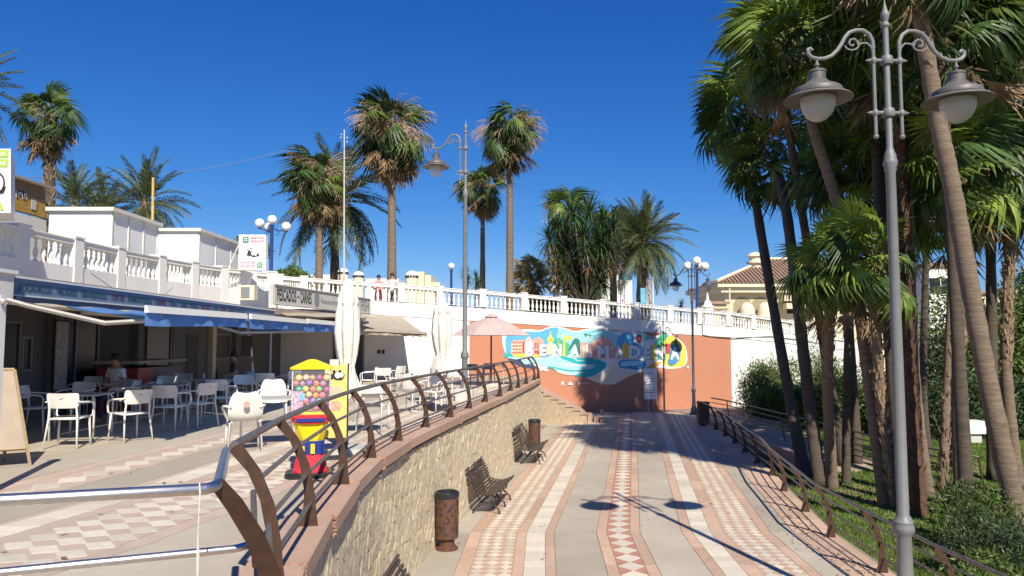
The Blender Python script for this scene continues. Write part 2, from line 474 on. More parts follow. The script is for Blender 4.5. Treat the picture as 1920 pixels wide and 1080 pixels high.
def slab_piece(mb, a, bb, d0, d1, top=0.0, gap=0.004, cf=cx, depth=0.03):
    q = [(cf(d0 + gap) + a + gap, d0 + gap), (cf(d0 + gap) + bb - gap, d0 + gap), (cf(d1 - gap) + bb - gap, d1 - gap), (cf(d1 - gap) + a + gap, d1 - gap)]
    mb.prism([(x, y, top - depth) for x, y in q], [(x, y, top) for x, y in q])
def quad_piece(mb, q, top, depth=0.03):
    mb.prism([(x, y, top - depth) for x, y in q], [(x, y, top) for x, y in q])

def rail_edge(D): return rrx(D) - cx(D) + 0.18
JO = [8, 10, 14, 18, 22, 26, 30, 34, 37.4]
# strips given as offsets from the centre line
S_GREYL = (-3.36, -2.72); S_PL1 = (-2.72, -2.5); S_DL = (-2.5, -1.85); S_PL2 = (-1.85, -1.68)
S_WL = (-1.68, -1.34); S_PL3 = (-1.34, -1.18); S_G1 = (-1.18, -0.40); S_PC1 = (-0.40, -0.215)
S_C = (-0.215, 0.215); S_PC2 = (0.215, 0.40); S_G2 = (0.40, 1.17); S_PR1 = (1.17, 1.36)
S_WR = (1.36, 1.70); S_PR2 = (1.70, 1.95); S_DR = (1.95, 2.62); S_PR3 = (2.62, 2.80)
def top_r(): return rnd.uniform(-0.0012, 0.0012)
for i, (d0, d1) in enumerate(zip(JO[:-1], JO[1:])):
    for (a, bb) in (S_G1, S_G2, S_GREYL):
        m = MB(); slab_piece(m, a, bb, d0, d1, top_r(), 0.006); m.build('concrete_slab', M_conc, walk)
    m = MB()                                                # slab strip by the right railing
    w0, w1 = 3.35, 3.35
    slab_piece(m, 2.80, 3.22, d0, d1, top_r(), 0.006); m.build('concrete_slab', M_conc, walk)
    # bricks of the pink borders
    nb = 4 if d1 <= 26 else 2
    for k in range(nb):
        e0 = d0 + (d1 - d0) * k / nb; e1 = d0 + (d1 - d0) * (k + 1) / nb
        for (a, bb) in (S_PL1, S_PL2, S_PL3, S_PC1, S_PC2, S_PR1, S_PR2, S_PR3):
            if e0 > 32 and k % 2: pass
            m = MB(); slab_piece(m, a, bb, e0, e1, top_r(), 0.003); m.build('border_stone', M_pink, walk)
        # pink paving under the railing
        q = [(cx(e0) + 3.23, e0 + .004), (rrx(e0) + 0.2 if e0 < 33 else cx(e0) + 6, e0 + .004), (rrx(e1) + 0.2 if e1 < 33 else cx(e1) + 6, e1 - .004), (cx(e1) + 3.23, e1 - .004)]
        if q[1][0] > q[0][0] + 0.05 and q[2][0] > q[3][0] + 0.05:
            m = MB(); quad_piece(m, q, top_r()); m.build('edge_slab', M_pink if e0 < 33 else M_conc, walk)
# red band beds and diamond beds
bed = MB(); bedp = MB()
for d0, d1 in zip(JO[:-1], JO[1:]):
    slab_piece(bed, S_C[0], S_C[1], d0, d1, -0.001, 0.003)
    slab_piece(bedp, S_DL[0], S_DL[1], d0, d1, -0.001, 0.003)
    slab_piece(bedp, S_DR[0], S_DR[1], d0, d1, -0.001, 0.003)
bed.build('red_triangle_band', M_red, walk)
bedp.build('pink_diamond_band', M_pink, walk)
def rhomb(c, w, l, sl, z):
    x, y = c
    q = [(x, y), (x + w, y), (x + w * 0, y + l)]
    pts = [(x - w, y), (x - sl * l, y - l), (x + w, y), (x + sl * l, y + l)]
    return [(a, bb, z - 0.02) for a, bb in pts], [(a, bb, z) for a, bb in pts]
# centre diamonds
far = MB(); cnt = 0; d = 9.0
L = 0.45
while d + L < 36.8:
    c = d + L / 2; sl = (cx(c + .1) - cx(c - .1)) / .2
    bb_, tt = rhomb((cx(c), c), 0.212, L / 2 - 0.006, sl, 0.003 + top_r() * .5)
    m = MB(); m.prism(bb_, tt); m.build('diamond_tile', M_tile, walk); cnt += 1
    d += L
# small diamonds
small = []
L = 0.215
for (a, bb) in (S_DL, S_DR):
    w = (bb - a) / 3
    d = 9.0
    while d + L < 36.9:
        for k in range(3):
            c = d + L / 2
            small.append((c, a + w * (k + .5), w / 2 - 0.004))
        d += L
small.sort(key=lambda q: (q[0] if q[0] > 11 else q[0] + 50))
small_mesh = {}
for i, (c, off, w) in enumerate(small):
    sl = (cx(c + .1) - cx(c - .1)) / .2
    if i < 300:
        key = round(sl, 2)
        if key not in small_mesh:
            bb_, tt = rhomb((0, 0), w, L / 2 - 0.004, sl, 0)
            m = MB(); m.prism(bb_, tt); small_mesh[key] = m.mesh('small_diamond_tile', M_tile)
        link('small_diamond_tile', small_mesh[key], walk, (cx(c) + off, c, 0.003 + top_r() * .5))
    else:
        bb_, tt = rhomb((cx(c) + off, c), w, L / 2 - 0.004, sl, 0.003 + top_r() * .5)
        far.prism(bb_, tt)
far.build('small_diamond_tiles', M_tile, walk, kind='stuff')
# white planks
for (a, bb) in (S_WL, S_WR):
    d = 9.0; L = 0.29
    farp = MB()
    while d + L < 36.9:
        if d < 24 and d > 10.5:
            m = MB(); slab_piece(m, a, bb, d, d + L, 0.001 + top_r(), 0.005); m.build('cream_plank', M_tile, walk)
        else:
            slab_piece(farp, a, bb, d, d + L, 0.001 + top_r(), 0.005)
        d += L
    farp.build('cream_planks', M_tile, walk, kind='stuff')

# ---------------------------------------------------------------- terrace
ter = bpy.data.objects.new('terrace', None); COL.objects.link(ter); ter['kind'] = 'structure'
b = MB()
tds = [-3, 0, 2.2, 3.3, 4.56, 5.97, 7.75, 9.44, 11.0, 12.7, 14.5, 16.2, 18.1, 19.9, 22.0, 23.6, 25.7, 28.2, 29.4, 34]
for d0, d1 in zip(tds[:-1], tds[1:]):
    b.hexa([(-14, d0, -0.6), (rx_(d0) - 0.25, d0, -0.6), (rx_(d1) - 0.25, d1, -0.6), (-14, d1, -0.6)],
           [(-14, d0, TZ - 0.014), (rx_(d0) - 0.25, d0, TZ - 0.014), (rx_(d1) - 0.25, d1, TZ - 0.014), (-14, d1, TZ - 0.014)])
b.build('terrace_bed', M_joint, ter)
TD = [0, 2, 4, 6, 8, 10, 14, 18, 22, 26, 30, 34]
TXX = [-9.0, -7.4, -6.35, -5.62, -5.2, -4.95, -4.45, -3.95, -3.4, -2.9, -2.4, -1.9]
def tc_(D): return interp(D, TD, TXX)
TJ = [2, 4, 6, 8, 10, 14, 18, 22, 26, 29.4]
T_SEG = [(-0.55, -0.32, M_pinkt, 'border_stone', 2), (-0.32, 0.32, M_pinkt, 'pink_band_slab', 1), (0.32, 0.95, M_conc, 'concrete_slab', 1),
         (0.95, 1.05, M_pinkt, 'border_stone', 2), (1.40, 1.58, M_pinkt, 'border_stone', 2), (1.58, 2.54, M_pinkt, 'pink_band_slab', 1), (2.54, 2.74, M_pinkt, 'border_stone', 2)]
for d0, d1 in zip(TJ[:-1], TJ[1:]):
    for a, bb, mm, nm, nb in T_SEG:
        for k in range(nb):
            e0 = d0 + (d1 - d0) * k / nb; e1 = d0 + (d1 - d0) * (k + 1) / nb
            m = MB()
            lim = rx_(e0) - 0.31 - tc_(e0); lim2 = rx_(e1) - 0.31 - tc_(e1)
            if min(lim, lim2) < a + 0.05: continue
            bq = min(bb, lim, lim2)
            slab_piece(m, a, bq, e0, e1, TZ + top_r(), 0.005, tc_); m.build(nm, mm, ter)
    # outer concrete up to the coping, and concrete towards the restaurant
    q = [(tc_(d0) + 2.745, d0 + .006), (rx_(d0) - 0.31, d0 + .006), (rx_(d1) - 0.31, d1 - .006), (tc_(d1) + 2.745, d1 - .006)]
    if q[1][0] > q[0][0] and q[2][0] > q[3][0]:
        m = MB(); quad_piece(m, q, TZ + top_r()); m.build('concrete_slab', M_conc, ter)
    m = MB(); slab_piece(m, -1.6, -0.555, d0, d1, TZ + top_r(), 0.006, tc_); m.build('concrete_slab', M_conc, ter)
# beige restaurant floor tiles, from the border line to the facade
M_floor = mat('beige_floor_tile', (0.46, 0.39, 0.31), 0.7, var=0.1, scale=4, dirt=0.25, dirtcol=(0.3, 0.25, 0.2), objvar=0.06, wcoord=True)
m0 = MB(); quad_piece(m0, [(0.004, 0.004), (0.596, 0.004), (0.596, 0.596), (0.004, 0.596)], 0.0)
floor_me = m0.mesh('floor_tile', M_floor)
farf = MB(); nfl = 0
y = 7.2
while y < 31.5:
    x = -12.6
    while x < -4.4:
        edge = min(tc_(y), tc_(y + .6)) - 1.61
        if x + 0.6 < edge:
            if nfl < 290 and -5.2 - 0.36 * max(0, y - 7) < x and y < 20:
                link('floor_tile', floor_me, ter, (x, y, TZ + top_r())); nfl += 1
            else:
                z = TZ + top_r(); quad_piece(farf, [(x + .004, y + .004), (x + .596, y + .004), (x + .596, y + .596), (x + .004, y + .596)], z)
        elif x < edge - 0.02:
            z = TZ + top_r()
            quad_piece(farf, [(x + .004, y + .004), (tc_(y) - 1.61, y + .004), (tc_(y + .6) - 1.61, y + .596), (x + .004, y + .596)], z)
        x += 0.6
    y += 0.6
farf.build('floor_tiles', M_floor, ter, kind='stuff')
# diamonds on the terrace
def trh(c, a, b2, z):
    x, y = c
    pts = [(x - a[0], y - a[1]), (x - b2[0], y - b2[1]), (x + a[0], y + a[1]), (x + b2[0], y + b2[1])]
    return pts
m = MB(); m.prism([(x, y, -.02) for x, y in trh((0, 0), (.155, -.055), (.025, .115), 0)], [(x, y, 0) for x, y in trh((0, 0), (.155, -.055), (.025, .115), 0)])
tdm = m.mesh('small_diamond_tile', M_tile)
m = MB(); m.prism([(x, y, -.02) for x, y in trh((0, 0), (.19, -.07), (.055, .19), 0)], [(x, y, 0) for x, y in trh((0, 0), (.19, -.07), (.055, .19), 0)])
tdb = m.mesh('diamond_tile', M_tile)
d = 4.0
while d < 28.5:
    link('diamond_tile', tdb, ter, (tc_(d), d, TZ + 0.003)); d += 0.40
fart = MB(); nt_ = 0
d = 4.2
while d < 28.5:
    for k in range(3):
        off = 1.58 + 0.32 * (k + .5); dd = d - 0.12 * (k - 1)
        x = tc_(dd) + off
        if x > rx_(dd) - 0.5: continue
        if nt_ < 295:
            link('small_diamond_tile', tdm, ter, (x, dd, TZ + 0.003 + top_r() * .5)); nt_ += 1
        else:
            pts = trh((x, dd), (.155, -.055), (.025, .115), 0)
            fart.prism([(a, c, TZ - .017) for a, c in pts], [(a, c, TZ + .003) for a, c in pts])
    d += 0.24
if fart.v: fart.build('small_diamond_tiles', M_tile, ter, kind='stuff')
d = 4.0
while d < 28.5:
    if tc_(d) + 1.4 < rx_(d) - .4:
        m = MB(); slab_piece(m, 1.05, 1.40, d, d + .29, TZ + 0.001 + top_r(), 0.005, tc_); m.build('cream_plank', M_tile, ter)
    d += .29

# ---------------------------------------------------------------- rubble retaining wall
rw = thing('retaining_wall', 'curved ochre rubble stone wall below the terrace, pink coping on top', 'wall', (0, 12, 0))
CT = 2.05                     # coping top
WT = CT - 0.20                # top of the rubble
def wtop(D): return rx_(D) + 0.04
def wbot(D): return rx_(D) + 0.06
b = MB()
dd = [0.5] + [2.2 + 0.8 * i for i in range(35)]
dd = [q for q in dd if q < 30.3] + [30.3]
for d0, d1 in zip(dd[:-1], dd[1:]):
    b.hexa([(wbot(d0) - 0.5, d0, -0.1), (wbot(d0), d0, -0.1), (wbot(d1), d1, -0.1), (wbot(d1) - 0.5, d1, -0.1)],
           [(wtop(d0) - 0.4, d0, WT), (wtop(d0), d0, WT), (wtop(d1), d1, WT), (wtop(d1) - 0.4, d1, WT)])
b.build('mortar_core', M_mortar, rw)
def clip(poly, n, c):
    out = []
    for i in range(len(poly)):
        p, q = poly[i], poly[(i + 1) % len(poly)]
        dp = p[0] * n[0] + p[1] * n[1] - c; dq = q[0] * n[0] + q[1] * n[1] - c
        if dp <= 0: out.append(p)
        if dp * dq < 0:
            t = dp / (dp - dq); out.append((p[0] + (q[0] - p[0]) * t, p[1] + (q[1] - p[1]) * t))
    return out
CW, CH = 0.25, 0.178
seeds = {}
nx = int(27.5 / CW); nz = 11
for i in range(nx):
    for j in range(nz):
        seeds[i, j] = (3.0 + (i + .5 + (0.25 if j % 2 else -.25) + rnd.uniform(-.3, .3)) * CW, (j + .5 + rnd.uniform(-.32, .32)) * CH)
stones = []
for (i, j), s0 in seeds.items():
    poly = [(s0[0] - .5, s0[1] - .4), (s0[0] + .5, s0[1] - .4), (s0[0] + .5, s0[1] + .4), (s0[0] - .5, s0[1] + .4)]
    for a in (-2, -1, 0, 1, 2):
        for c in (-2, -1, 0, 1, 2):
            if (a, c) == (0, 0): continue
            o = seeds.get((i + a, j + c))
            if not o: continue
            n = (o[0] - s0[0], o[1] - s0[1]); l = math.hypot(*n); n = (n[0] / l, n[1] / l)
            poly = clip(poly, n, (o[0] * n[0] + o[1] * n[1] + s0[0] * n[0] + s0[1] * n[1]) / 2 - 0.003)
            if len(poly) < 3: break
        if len(poly) < 3: break
    poly = clip(poly, (0, 1), WT - 0.004); 
    if len(poly) >= 3: poly = clip(poly, (0, -1), 0.0)
    if len(poly) >= 3: poly = clip(poly, (1, 0), 30.2)
    if len(poly) < 3: continue
    # simplify tiny edges
    q = []
    for p in poly:
        if not q or math.hypot(p[0] - q[-1][0], p[1] - q[-1][1]) > 0.015: q.append(p)
    if len(q) >= 3: stones.append(q)
stones.sort(key=lambda s: -(0 if s[0][0] < 7.5 else 1) * 100 + s[0][0])
def wallpt(s, z, out):
    t = max(0, min(1, z / WT)); x = wbot(s) * (1 - t) + wtop(s) * t
    return Vector((x + out, s, z))
farstone = MB()
for i, poly in enumerate(stones):
    cxm = sum(p[0] for p in poly) / len(poly); czm = sum(p[1] for p in poly) / len(poly)
    h = rnd.uniform(0.004, 0.024); n = len(poly)
    vs = [wallpt(p[0], p[1], -0.02) for p in poly]
    vs += [wallpt(p[0], p[1], 0.006 + rnd.uniform(0, 0.006)) for p in poly]
    k = rnd.uniform(.62, .8)
    vs += [wallpt(cxm + (p[0] - cxm) * k + rnd.uniform(-.008, .008), czm + (p[1] - czm) * k, h * rnd.uniform(.5, 1.1)) for p in poly]
    vs += [wallpt(cxm + rnd.uniform(-.02, .02), czm + rnd.uniform(-.02, .02), h)]
    fs = []
    for ring in (0, 1):
        for q in range(n):
            fs.append((ring * n + q, ring * n + (q + 1) % n, (ring + 1) * n + (q + 1) % n, (ring + 1) * n + q))
    for q in range(n): fs.append((2 * n + q, 2 * n + (q + 1) % n, 3 * n))
    if i < 300:
        m = MB(); m.add(vs, fs); m.build('stone', M_stone, rw)
    else:
        farstone.add(vs, fs)
farstone.build('stones', M_stone, rw, kind='stuff')
# coping slabs
edges = [2.3, 3.5, 4.95, 6.35, 7.9, 9.5, 11.2, 13.0, 14.8, 16.6, 18.5, 20.3, 22.1, 23.9, 25.7, 27.4, 29.0, 30.4]
for i, (d0, d1) in enumerate(zip(edges[:-1], edges[1:])):
    dz = rnd.uniform(-.012, .012)
    m = MB()
    def ring(dq, sh):
        xo = rx_(dq)
        return [(xo - 0.30, CT - 0.155 + dz), (xo + 0.085 + sh, CT - 0.155 + dz), (xo + 0.105 + sh, CT - 0.14 + dz), (xo + 0.105 + sh, CT - 0.012 + dz), (xo + 0.09 + sh, CT + dz), (xo - 0.30, CT + dz)]
    sh = rnd.uniform(-.015, .02)
    r0 = [(x, d0 + 0.02, z) for x, z in ring(d0, sh)]; r1 = [(x, d1 - 0.02, z) for x, z in ring(d1, sh)]
    m.prism(r0, r1)
    cs = m.build('coping_slab', M_coping, rw)
    # rough broken orange lip at each near end
    m = MB()
    base = ring(d0, sh)
    segs = []
    for (xa, za), (xb, zb) in zip(base[1:], base[2:]):
        for t in (0, .25, .5, .75): segs.append((xa + (xb - xa) * t, za + (zb - za) * t))
    for (x, z) in segs:
        m.box((x - 0.012, d0 + 0.012 + rnd.uniform(-.008, .008), z - 0.006), (rnd.uniform(.02, .04), rnd.uniform(.012, .024), rnd.uniform(.015, .03)), rz=rnd.uniform(-.6, .6), ry=rnd.uniform(-.5, .5))
    m.build('broken_lip', M_chip, cs)
    # dark drain hole under some joints
# railing along the coping ------------------------------------------
def railing(name, label, pts, base_z, lean, h=0.83, sub='rail', zf=None, hr=0.026, mats=None, group=None):
    """pts: list of plan points of post feet; lean: unit plan vector scale of the inward lean"""
    t = thing(name, label, 'railing', (pts[len(pts) // 2][0], pts[len(pts) // 2][1], base_z), group=group)
    prof_out = [(0.03, 0), (0.012, .12), (0.0, .25), (-.045, .48), (-.13, .68), (-.25, .845)]
    prof_in = [(-.15, 0), (-.105, .07), (-.085, .16), (-.08, .28), (-.125, .50), (-.20, .67), (-.315, .80)]
    rails = [(-.03, .19), (-.065, .41), (-.145, .62)]
    def zb(p): return base_z if zf is None else zf(p[1])
    def out_dir(i):
        a = Vector(pts[max(i - 1, 0)]); c = Vector(pts[min(i + 1, len(pts) - 1)])
        d = (c - a).normalized()
        return Vector((d.y, -d.x)) * lean          # outward (+) side
    for i, p in enumerate(pts):
        o = out_dir(i); tdir = Vector((-o.y, o.x)) * lean
        th = 0.011
        outl = prof_out + prof_in[::-1]
        ring = []
        for s_ in (-1, 1):
            ring.append([(p[0] + o.x * x * (h / .83) + tdir.x * th * s_, p[1] + o.y * x * (h / .83) + tdir.y * th * s_, zb(p) + z * (h / .83)) for x, z in outl])
        m = MB(); n = len(outl)
        m.add(ring[0] + ring[1], [(k, (k + 1) % n, n + (k + 1) % n, n + k) for k in range(n)])
        # caps as quads strip (concave outline)
        A = len(prof_out); B = len(prof_in)
        for s_, base in ((0, 0), (1, n)):
            for k in range(A - 1):
                i0, i1 = base + k, base + k + 1
                j0, j1 = base + n - 1 - k, base + n - 2 - k
                f = (i0, i1, j1, j0)
                m.f.append(f if s_ else f[::-1]); m.m.append(0)
            f = (base + A - 1, base + A, base + n - 1 - (A - 1)) if False else None
        m.f.append((A - 1, A, A + 1)); m.m.append(0); m.f.append((n + A + 1, n + A, n + A - 1)); m.m.append(0)
        m.build('post', (mats or (M_brown,))[0], t)
    def path(dx, dz):
        out = []
        for i, p in enumerate(pts):
            o = out_dir(i) * (h / .83)
            out.append((p[0] + o.x * dx, p[1] + o.y * dx, zb(p) + dz * (h / .83)))
        return out
    m = MB(); m.tube(path(-.285, .83), hr, 10); m.build('handrail', (mats or (0, M_rail))[1], t, smooth=True)
    for dx, dz in rails:
        m = MB(); m.tube(path(dx, dz), hr * .62, 8); m.build('rail', M_rail, t, smooth=True)
    return t
pts = [(rx_(d), d) for d in [4.56, 5.97, 7.75, 9.44, 11.0, 12.7, 14.5, 16.2, 18.1, 19.9, 22.0, 23.6, 25.7, 28.2, 29.4]]
railing('terrace_railing', 'long curved brown steel railing on the pink coping above the rubble wall', pts, CT, 1)
# the near railing that turns left in front of the camera
nr = thing('foreground_railing', 'shiny steel tube railing crossing the bottom left corner', 'railing', (-1.6, 3.4, TZ))
A0 = P(412, 906, 3.42); A1 = P(424, 842, 4.5); Lf = P(-260, 955, 2.9)
m = MB(); m.tube([Lf, P(0, 938, 3.05), P(385, 917, 3.33), P(403, 912, 3.38), P(411, 903, 3.46), P(424, 846, 4.42)], .0255, 14)
m.build('handrail', M_steel, nr, smooth=True)
m = MB(); m.tube([P(-260, 1100, 3.15), P(0, 1073, 3.3), P(440, 1029, 3.72), P(466, 1022, 3.76), P(474, 1008, 3.86)], .0195, 12)
m.build('rail', M_steel, nr, smooth=True)
m = MB(); m.tube([P(-260, 1240, 3.3), P(500, 1165, 4.0)], .0195, 12); m.build('rail', M_steel, nr, smooth=True)
def arcpost(pt, rail_name='post'):
    outer = pt[0]; inner = pt[1]
    m = MB()
    th = Vector((0.35, 0.9, 0)).normalized() * 0.006
    n = len(outer)
    vs = [q - th for q in outer] + [q - th for q in inner] + [q + th for q in outer] + [q + th for q in inner]
    fs = []
    for k in range(n - 1):
        fs += [(k, k + 1, n + k + 1, n + k), (2 * n + k, 3 * n + k, 3 * n + k + 1, 2 * n + k + 1),
               (k, 2 * n + k, 2 * n + k + 1, k + 1), (n + k, n + k + 1, 3 * n + k + 1, 3 * n + k)]
    fs += [(0, n, 3 * n, 2 * n), (n - 1, 3 * n - 1, 4 * n - 1, 2 * n - 1)]
    m.add(vs, fs)
    m.build('post', M_brown, nr)
arcpost(([P(416, 897, 3.42), P(452, 935, 3.5), P(494, 1000, 3.62), P(525, 1072, 3.74), P(548, 1150, 3.85), P(560, 1300, 3.95)],
         [P(398, 915, 3.42), P(428, 958, 3.5), P(462, 1015, 3.62), P(484, 1072, 3.74), P(492, 1150, 3.85), P(480, 1300, 3.95)]))
for y0, y1, xa, xb in ((922, 1000, 475, 479), (985, 1085, 503, 512)):
    m = MB(); m.tube([P(xa, y0, 4.35), P(xb, y1 + 60, 3.75)], .0175, 10); m.build('rail', M_rail, nr, smooth=True)
# the tie hanging from the handrail
m = MB()
pp = [P(374, 905, 3.3), P(375, 925, 3.29), P(373, 960, 3.3), P(371, 1010, 3.32), P(371, 1045, 3.33), P(370, 1085, 3.34), P(371, 1150, 3.36)]
m.tube(pp, [.003, .004, .003, .003, .007, .004, .003], 6)
tie = m.build('dangling_tie', M_umb); tag(tie, 'white string knotted to the shiny foreground rail and hanging down', 'string')
# right railing
railing('plaza_railing', 'long brown steel railing along the right edge of the lower walkway beside the lawn', [(x + 0.12, d) for x, d in zip(RRX, RRD)], 0.0, 1, h=0.95)
# ---------------------------------------------------------------- steps at the far end of the terrace wall
st = thing('stone_steps', 'tan stone steps going down from the terrace beside the mural wall', 'steps', (2, 32, 0))
ns = 10
xs0, run = 0.05, 0.32
for k in range(ns):
    z1 = TZ - k * TZ / (ns + 1); z0 = -0.02
    xa = xs0 + k * run; xb = xs0 + (k + 1) * run
    y1a = WA.y + (xa - WA.x) * WDIR.y / WDIR.x - 0.03; y1b = WA.y + (xb - WA.x) * WDIR.y / WDIR.x - 0.03
    ya = 31.2 + (xa - xs0) * 0.45; yb = 31.2 + (xb - xs0) * 0.45
    m = MB(); m.hexa([(xa, ya, z0), (xb, yb, z0), (xb, y1b, z0), (xa, y1a, z0)], [(xa, ya, z1), (xb, yb, z1), (xb, y1b, z1), (xa, y1a, z1)])
    sp_ = m.build('step', M_step, st)
    m = MB(); m.hexa([(xa - .02, ya - .05, z1), (xb + .03, yb - .05, z1), (xb + .03, y1b, z1), (xa - .02, y1a, z1)], [(xa - .02, ya - .05, z1 + .035), (xb + .03, yb - .05, z1 + .035), (xb + .03, y1b, z1 + .035), (xa - .02, y1a, z1 + .035)])
    m.build('tread', M_coping, sp_)
m = MB(); y1 = WA.y + (xs0 - WA.x) * WDIR.y / WDIR.x - 0.03
m.hexa([(-1.2, 30.3, -.02), (xs0, 30.3, -.02), (xs0, y1, -.02), (-1.2, y1 - .5, -.02)], [(-1.2, 30.3, TZ), (xs0, 30.3, TZ), (xs0, y1, TZ), (-1.2, y1 - .5, TZ)])
m.build('landing', M_step, st)
m = MB()
for k in range(3):
    m.box((xs0 + ns * run + 0.14 + .26 * k, 33.0 - .1 * k, 0.19 - .06 * k), (0.2, .5, 0.38 - .12 * k))
m.build('end_block', M_coping, st, label='dark low blocks at the foot of the steps')
# ================================================================ promenade wall with the mural
pw = thing('promenade_wall', 'tall white and terracotta wall with a painted mural, carrying the raised promenade', 'wall', (0, 35.6, 0))
def zrail(x):      # top of the hand rail along the wall
    return interp(x, [-10.2, -6.4, -1.3, 3.0, 7.0, 11.75, 17.4, 23.5], [6.25, 6.08, 5.84, 5.58, 5.34, 5.06, 4.62, 4.25])
FARP = [Vector((11.75, 40.5)), Vector((14.6, 42.4)), Vector((17.6, 45.2)), Vector((20.5, 49.0)), Vector((24.0, 54.5)), Vector((30, 63))]
LINE = [WA.copy(), WB.copy()] + FARP[1:]
BH = 0.74                      # rail top above baluster foot
def wall_piece(a, c, z0a, z0c, z1a, z1c, t, out=0.0, mb=None):
    m = mb or MB()
    d = (c - a).normalized(); n = Vector((d.y, -d.x))
    A, C = a + n * out, c + n * out
    A2, C2 = a - n * t, c - n * t
    m.hexa([(A.x, A.y, z0a), (C.x, C.y, z0c), (C2.x, C2.y, z0c), (A2.x, A2.y, z0a)], [(A.x, A.y, z1a), (C.x, C.y, z1c), (C2.x, C2.y, z1c), (A2.x, A2.y, z1a)])
    return m
m = MB()
for a, c in zip(LINE[:-1], LINE[1:]):
    wall_piece(a, c, -0.6, -0.6, zrail(a.x) - BH, zrail(c.x) - BH, 0.45, 0, m)
m.build('wall_body', M_white, pw)
# white band below the balusters, slightly proud
m = MB()
for a, c in zip(LINE[:-1], LINE[1:]):
    wall_piece(a, c, zrail(a.x) - BH - 0.60, zrail(c.x) - BH - 0.60, zrail(a.x) - BH - 0.5, zrail(c.x) - BH - 0.5, -0.002, 0.035, m)
m.build('string_course', M_white, pw)
# terracotta painted field
o0 = WX(880); o1 = WX(1370)
m = MB()
N_ = 12
for i in range(N_):
    a = o0 + (o1 - o0) * i / N_; c = o0 + (o1 - o0) * (i + 1) / N_
    wall_piece(a, c, -0.02, -0.02, zrail(a.x) - BH - 0.605, zrail(c.x) - BH - 0.605, -0.001, 0.008, m)
m.build('terracotta_field', M_orange, pw)
# the mural, painted shapes lying on the field
MU = {}
def mm_(name, c): return mat('mural_' + name, c, 0.8, var=0.05, scale=2, wcoord=True)
MC = dict(white=mm_('white', (.78, .77, .73)), blue=mm_('blue', (.10, .40, .68)), sky=mm_('sky', (.32, .66, .72)), teal=mm_('teal', (.02, .40, .42)),
          lt=mm_('light_water', (.36, .66, .74)), sand=mm_('sand', (.78, .66, .50)), pink=mm_('pink', (.72, .36, .30)), green=mm_('green', (.08, .42, .24)),
          yellow=mm_('yellow', (.78, .58, .08)), red=mm_('red', (.5, .07, .06)), navy=mm_('navy', (.04, .07, .16)), cream=mm_('cream', (.75, .62, .42)),
          dgreen=mm_('dark_green', (.03, .2, .17)), orange=mm_('orange', (.75, .36, .06)), mid=mm_('mid_blue', (.06, .25, .5)))
from mathutils.geometry import tessellate_polygon
mural_layers = [0.0]
mural = thing('mural', 'colourful seaside mural with big white letters on the terracotta wall', 'mural', (3.5, 37, 2.5))
def paint(name, col, pts, step=0.0004, smooth=0, base=(0, 0), s=1.0):
    mural_layers[0] += step
    p2 = [(base[0] + x * s, base[1] + y * s) for x, y in pts]
    for _ in range(smooth):
        q = []
        for i in range(len(p2)):
            a, c = p2[i], p2[(i + 1) % len(p2)]
            q += [(a[0] * .75 + c[0] * .25, a[1] * .75 + c[1] * .25), (a[0] * .25 + c[0] * .75, a[1] * .25 + c[1] * .75)]
        p2 = q
    w = [WP(x, y, 0.010 + mural_layers[0]) for x, y in p2]
    tri = tessellate_polygon([[Vector((x, y, 0)) for x, y in p2]])
    m = MB(); m.add(w, [tuple(t) for t in tri])
    # orient towards the viewer
    return m.build(name, MC[col], mural)
Z1 = ((930, 600), 200 / 1543.0); Z2 = ((1120, 600), 200 / 1543.0)
def za(n, c, pts, sm=1): return paint(n, c, pts, base=Z1[0], s=Z1[1], smooth=sm)
def zb_(n, c, pts, sm=1): return paint(n, c, pts, base=Z2[0], s=Z2[1], smooth=sm)
# white outline of the whole cloud shape (photo pixels)
paint('white_outline', 'white', [(941, 640), (941, 627), (955, 620), (975, 618), (995, 617), (1015, 620), (1028, 612), (1045, 612), (1062, 616), (1078, 622), (1092, 618), (1112, 615), (1135, 616), (1150, 622), (1165, 620), (1180, 622), (1192, 621), (1205, 626), (1215, 632), (1232, 630), (1245, 624), (1258, 624), (1272, 636), (1284, 646), (1289, 665), (1288, 683), (1275, 690), (1255, 692), (1235, 688), (1222, 692), (1205, 697), (1180, 697), (1172, 710), (1155, 720), (1140, 722), (1115, 716), (1095, 706), (1070, 704), (1045, 697), (1025, 688), (1015, 692), (1000, 684), (975, 683), (955, 674), (946, 660)], smooth=2)
paint('blue_sky', 'blue', [(946, 640), (950, 628), (965, 624), (985, 621), (1012, 623), (1028, 615), (1048, 613), (1055, 630), (1050, 670), (950, 670)], smooth=1)
paint('pale_sky', 'sky', [(1044, 614), (1062, 617), (1078, 624), (1092, 620), (1112, 617), (1140, 618), (1152, 625), (1165, 634), (1163, 672), (1044, 672)], smooth=1)
paint('deep_sky', 'blue', [(1156, 640), (1166, 625), (1182, 622), (1186, 630), (1196, 634), (1190, 672), (1160, 672)], smooth=1)
paint('grey_sky', 'lt', [(1184, 672), (1186, 630), (1197, 622), (1210, 627), (1222, 634), (1230, 672)], smooth=1)
paint('green_hill', 'green', [(1225, 672), (1228, 638), (1240, 626), (1252, 626), (1262, 640), (1262, 680)], smooth=1)
paint('yellow_hill', 'yellow', [(1240, 645), (1256, 627), (1270, 636), (1283, 648), (1287, 668), (1284, 686), (1262, 690), (1240, 682)], smooth=1)
paint('sun_disc', 'yellow', [(1058, 634), (1064, 630), (1071, 631), (1074, 637), (1058, 638)], smooth=1)
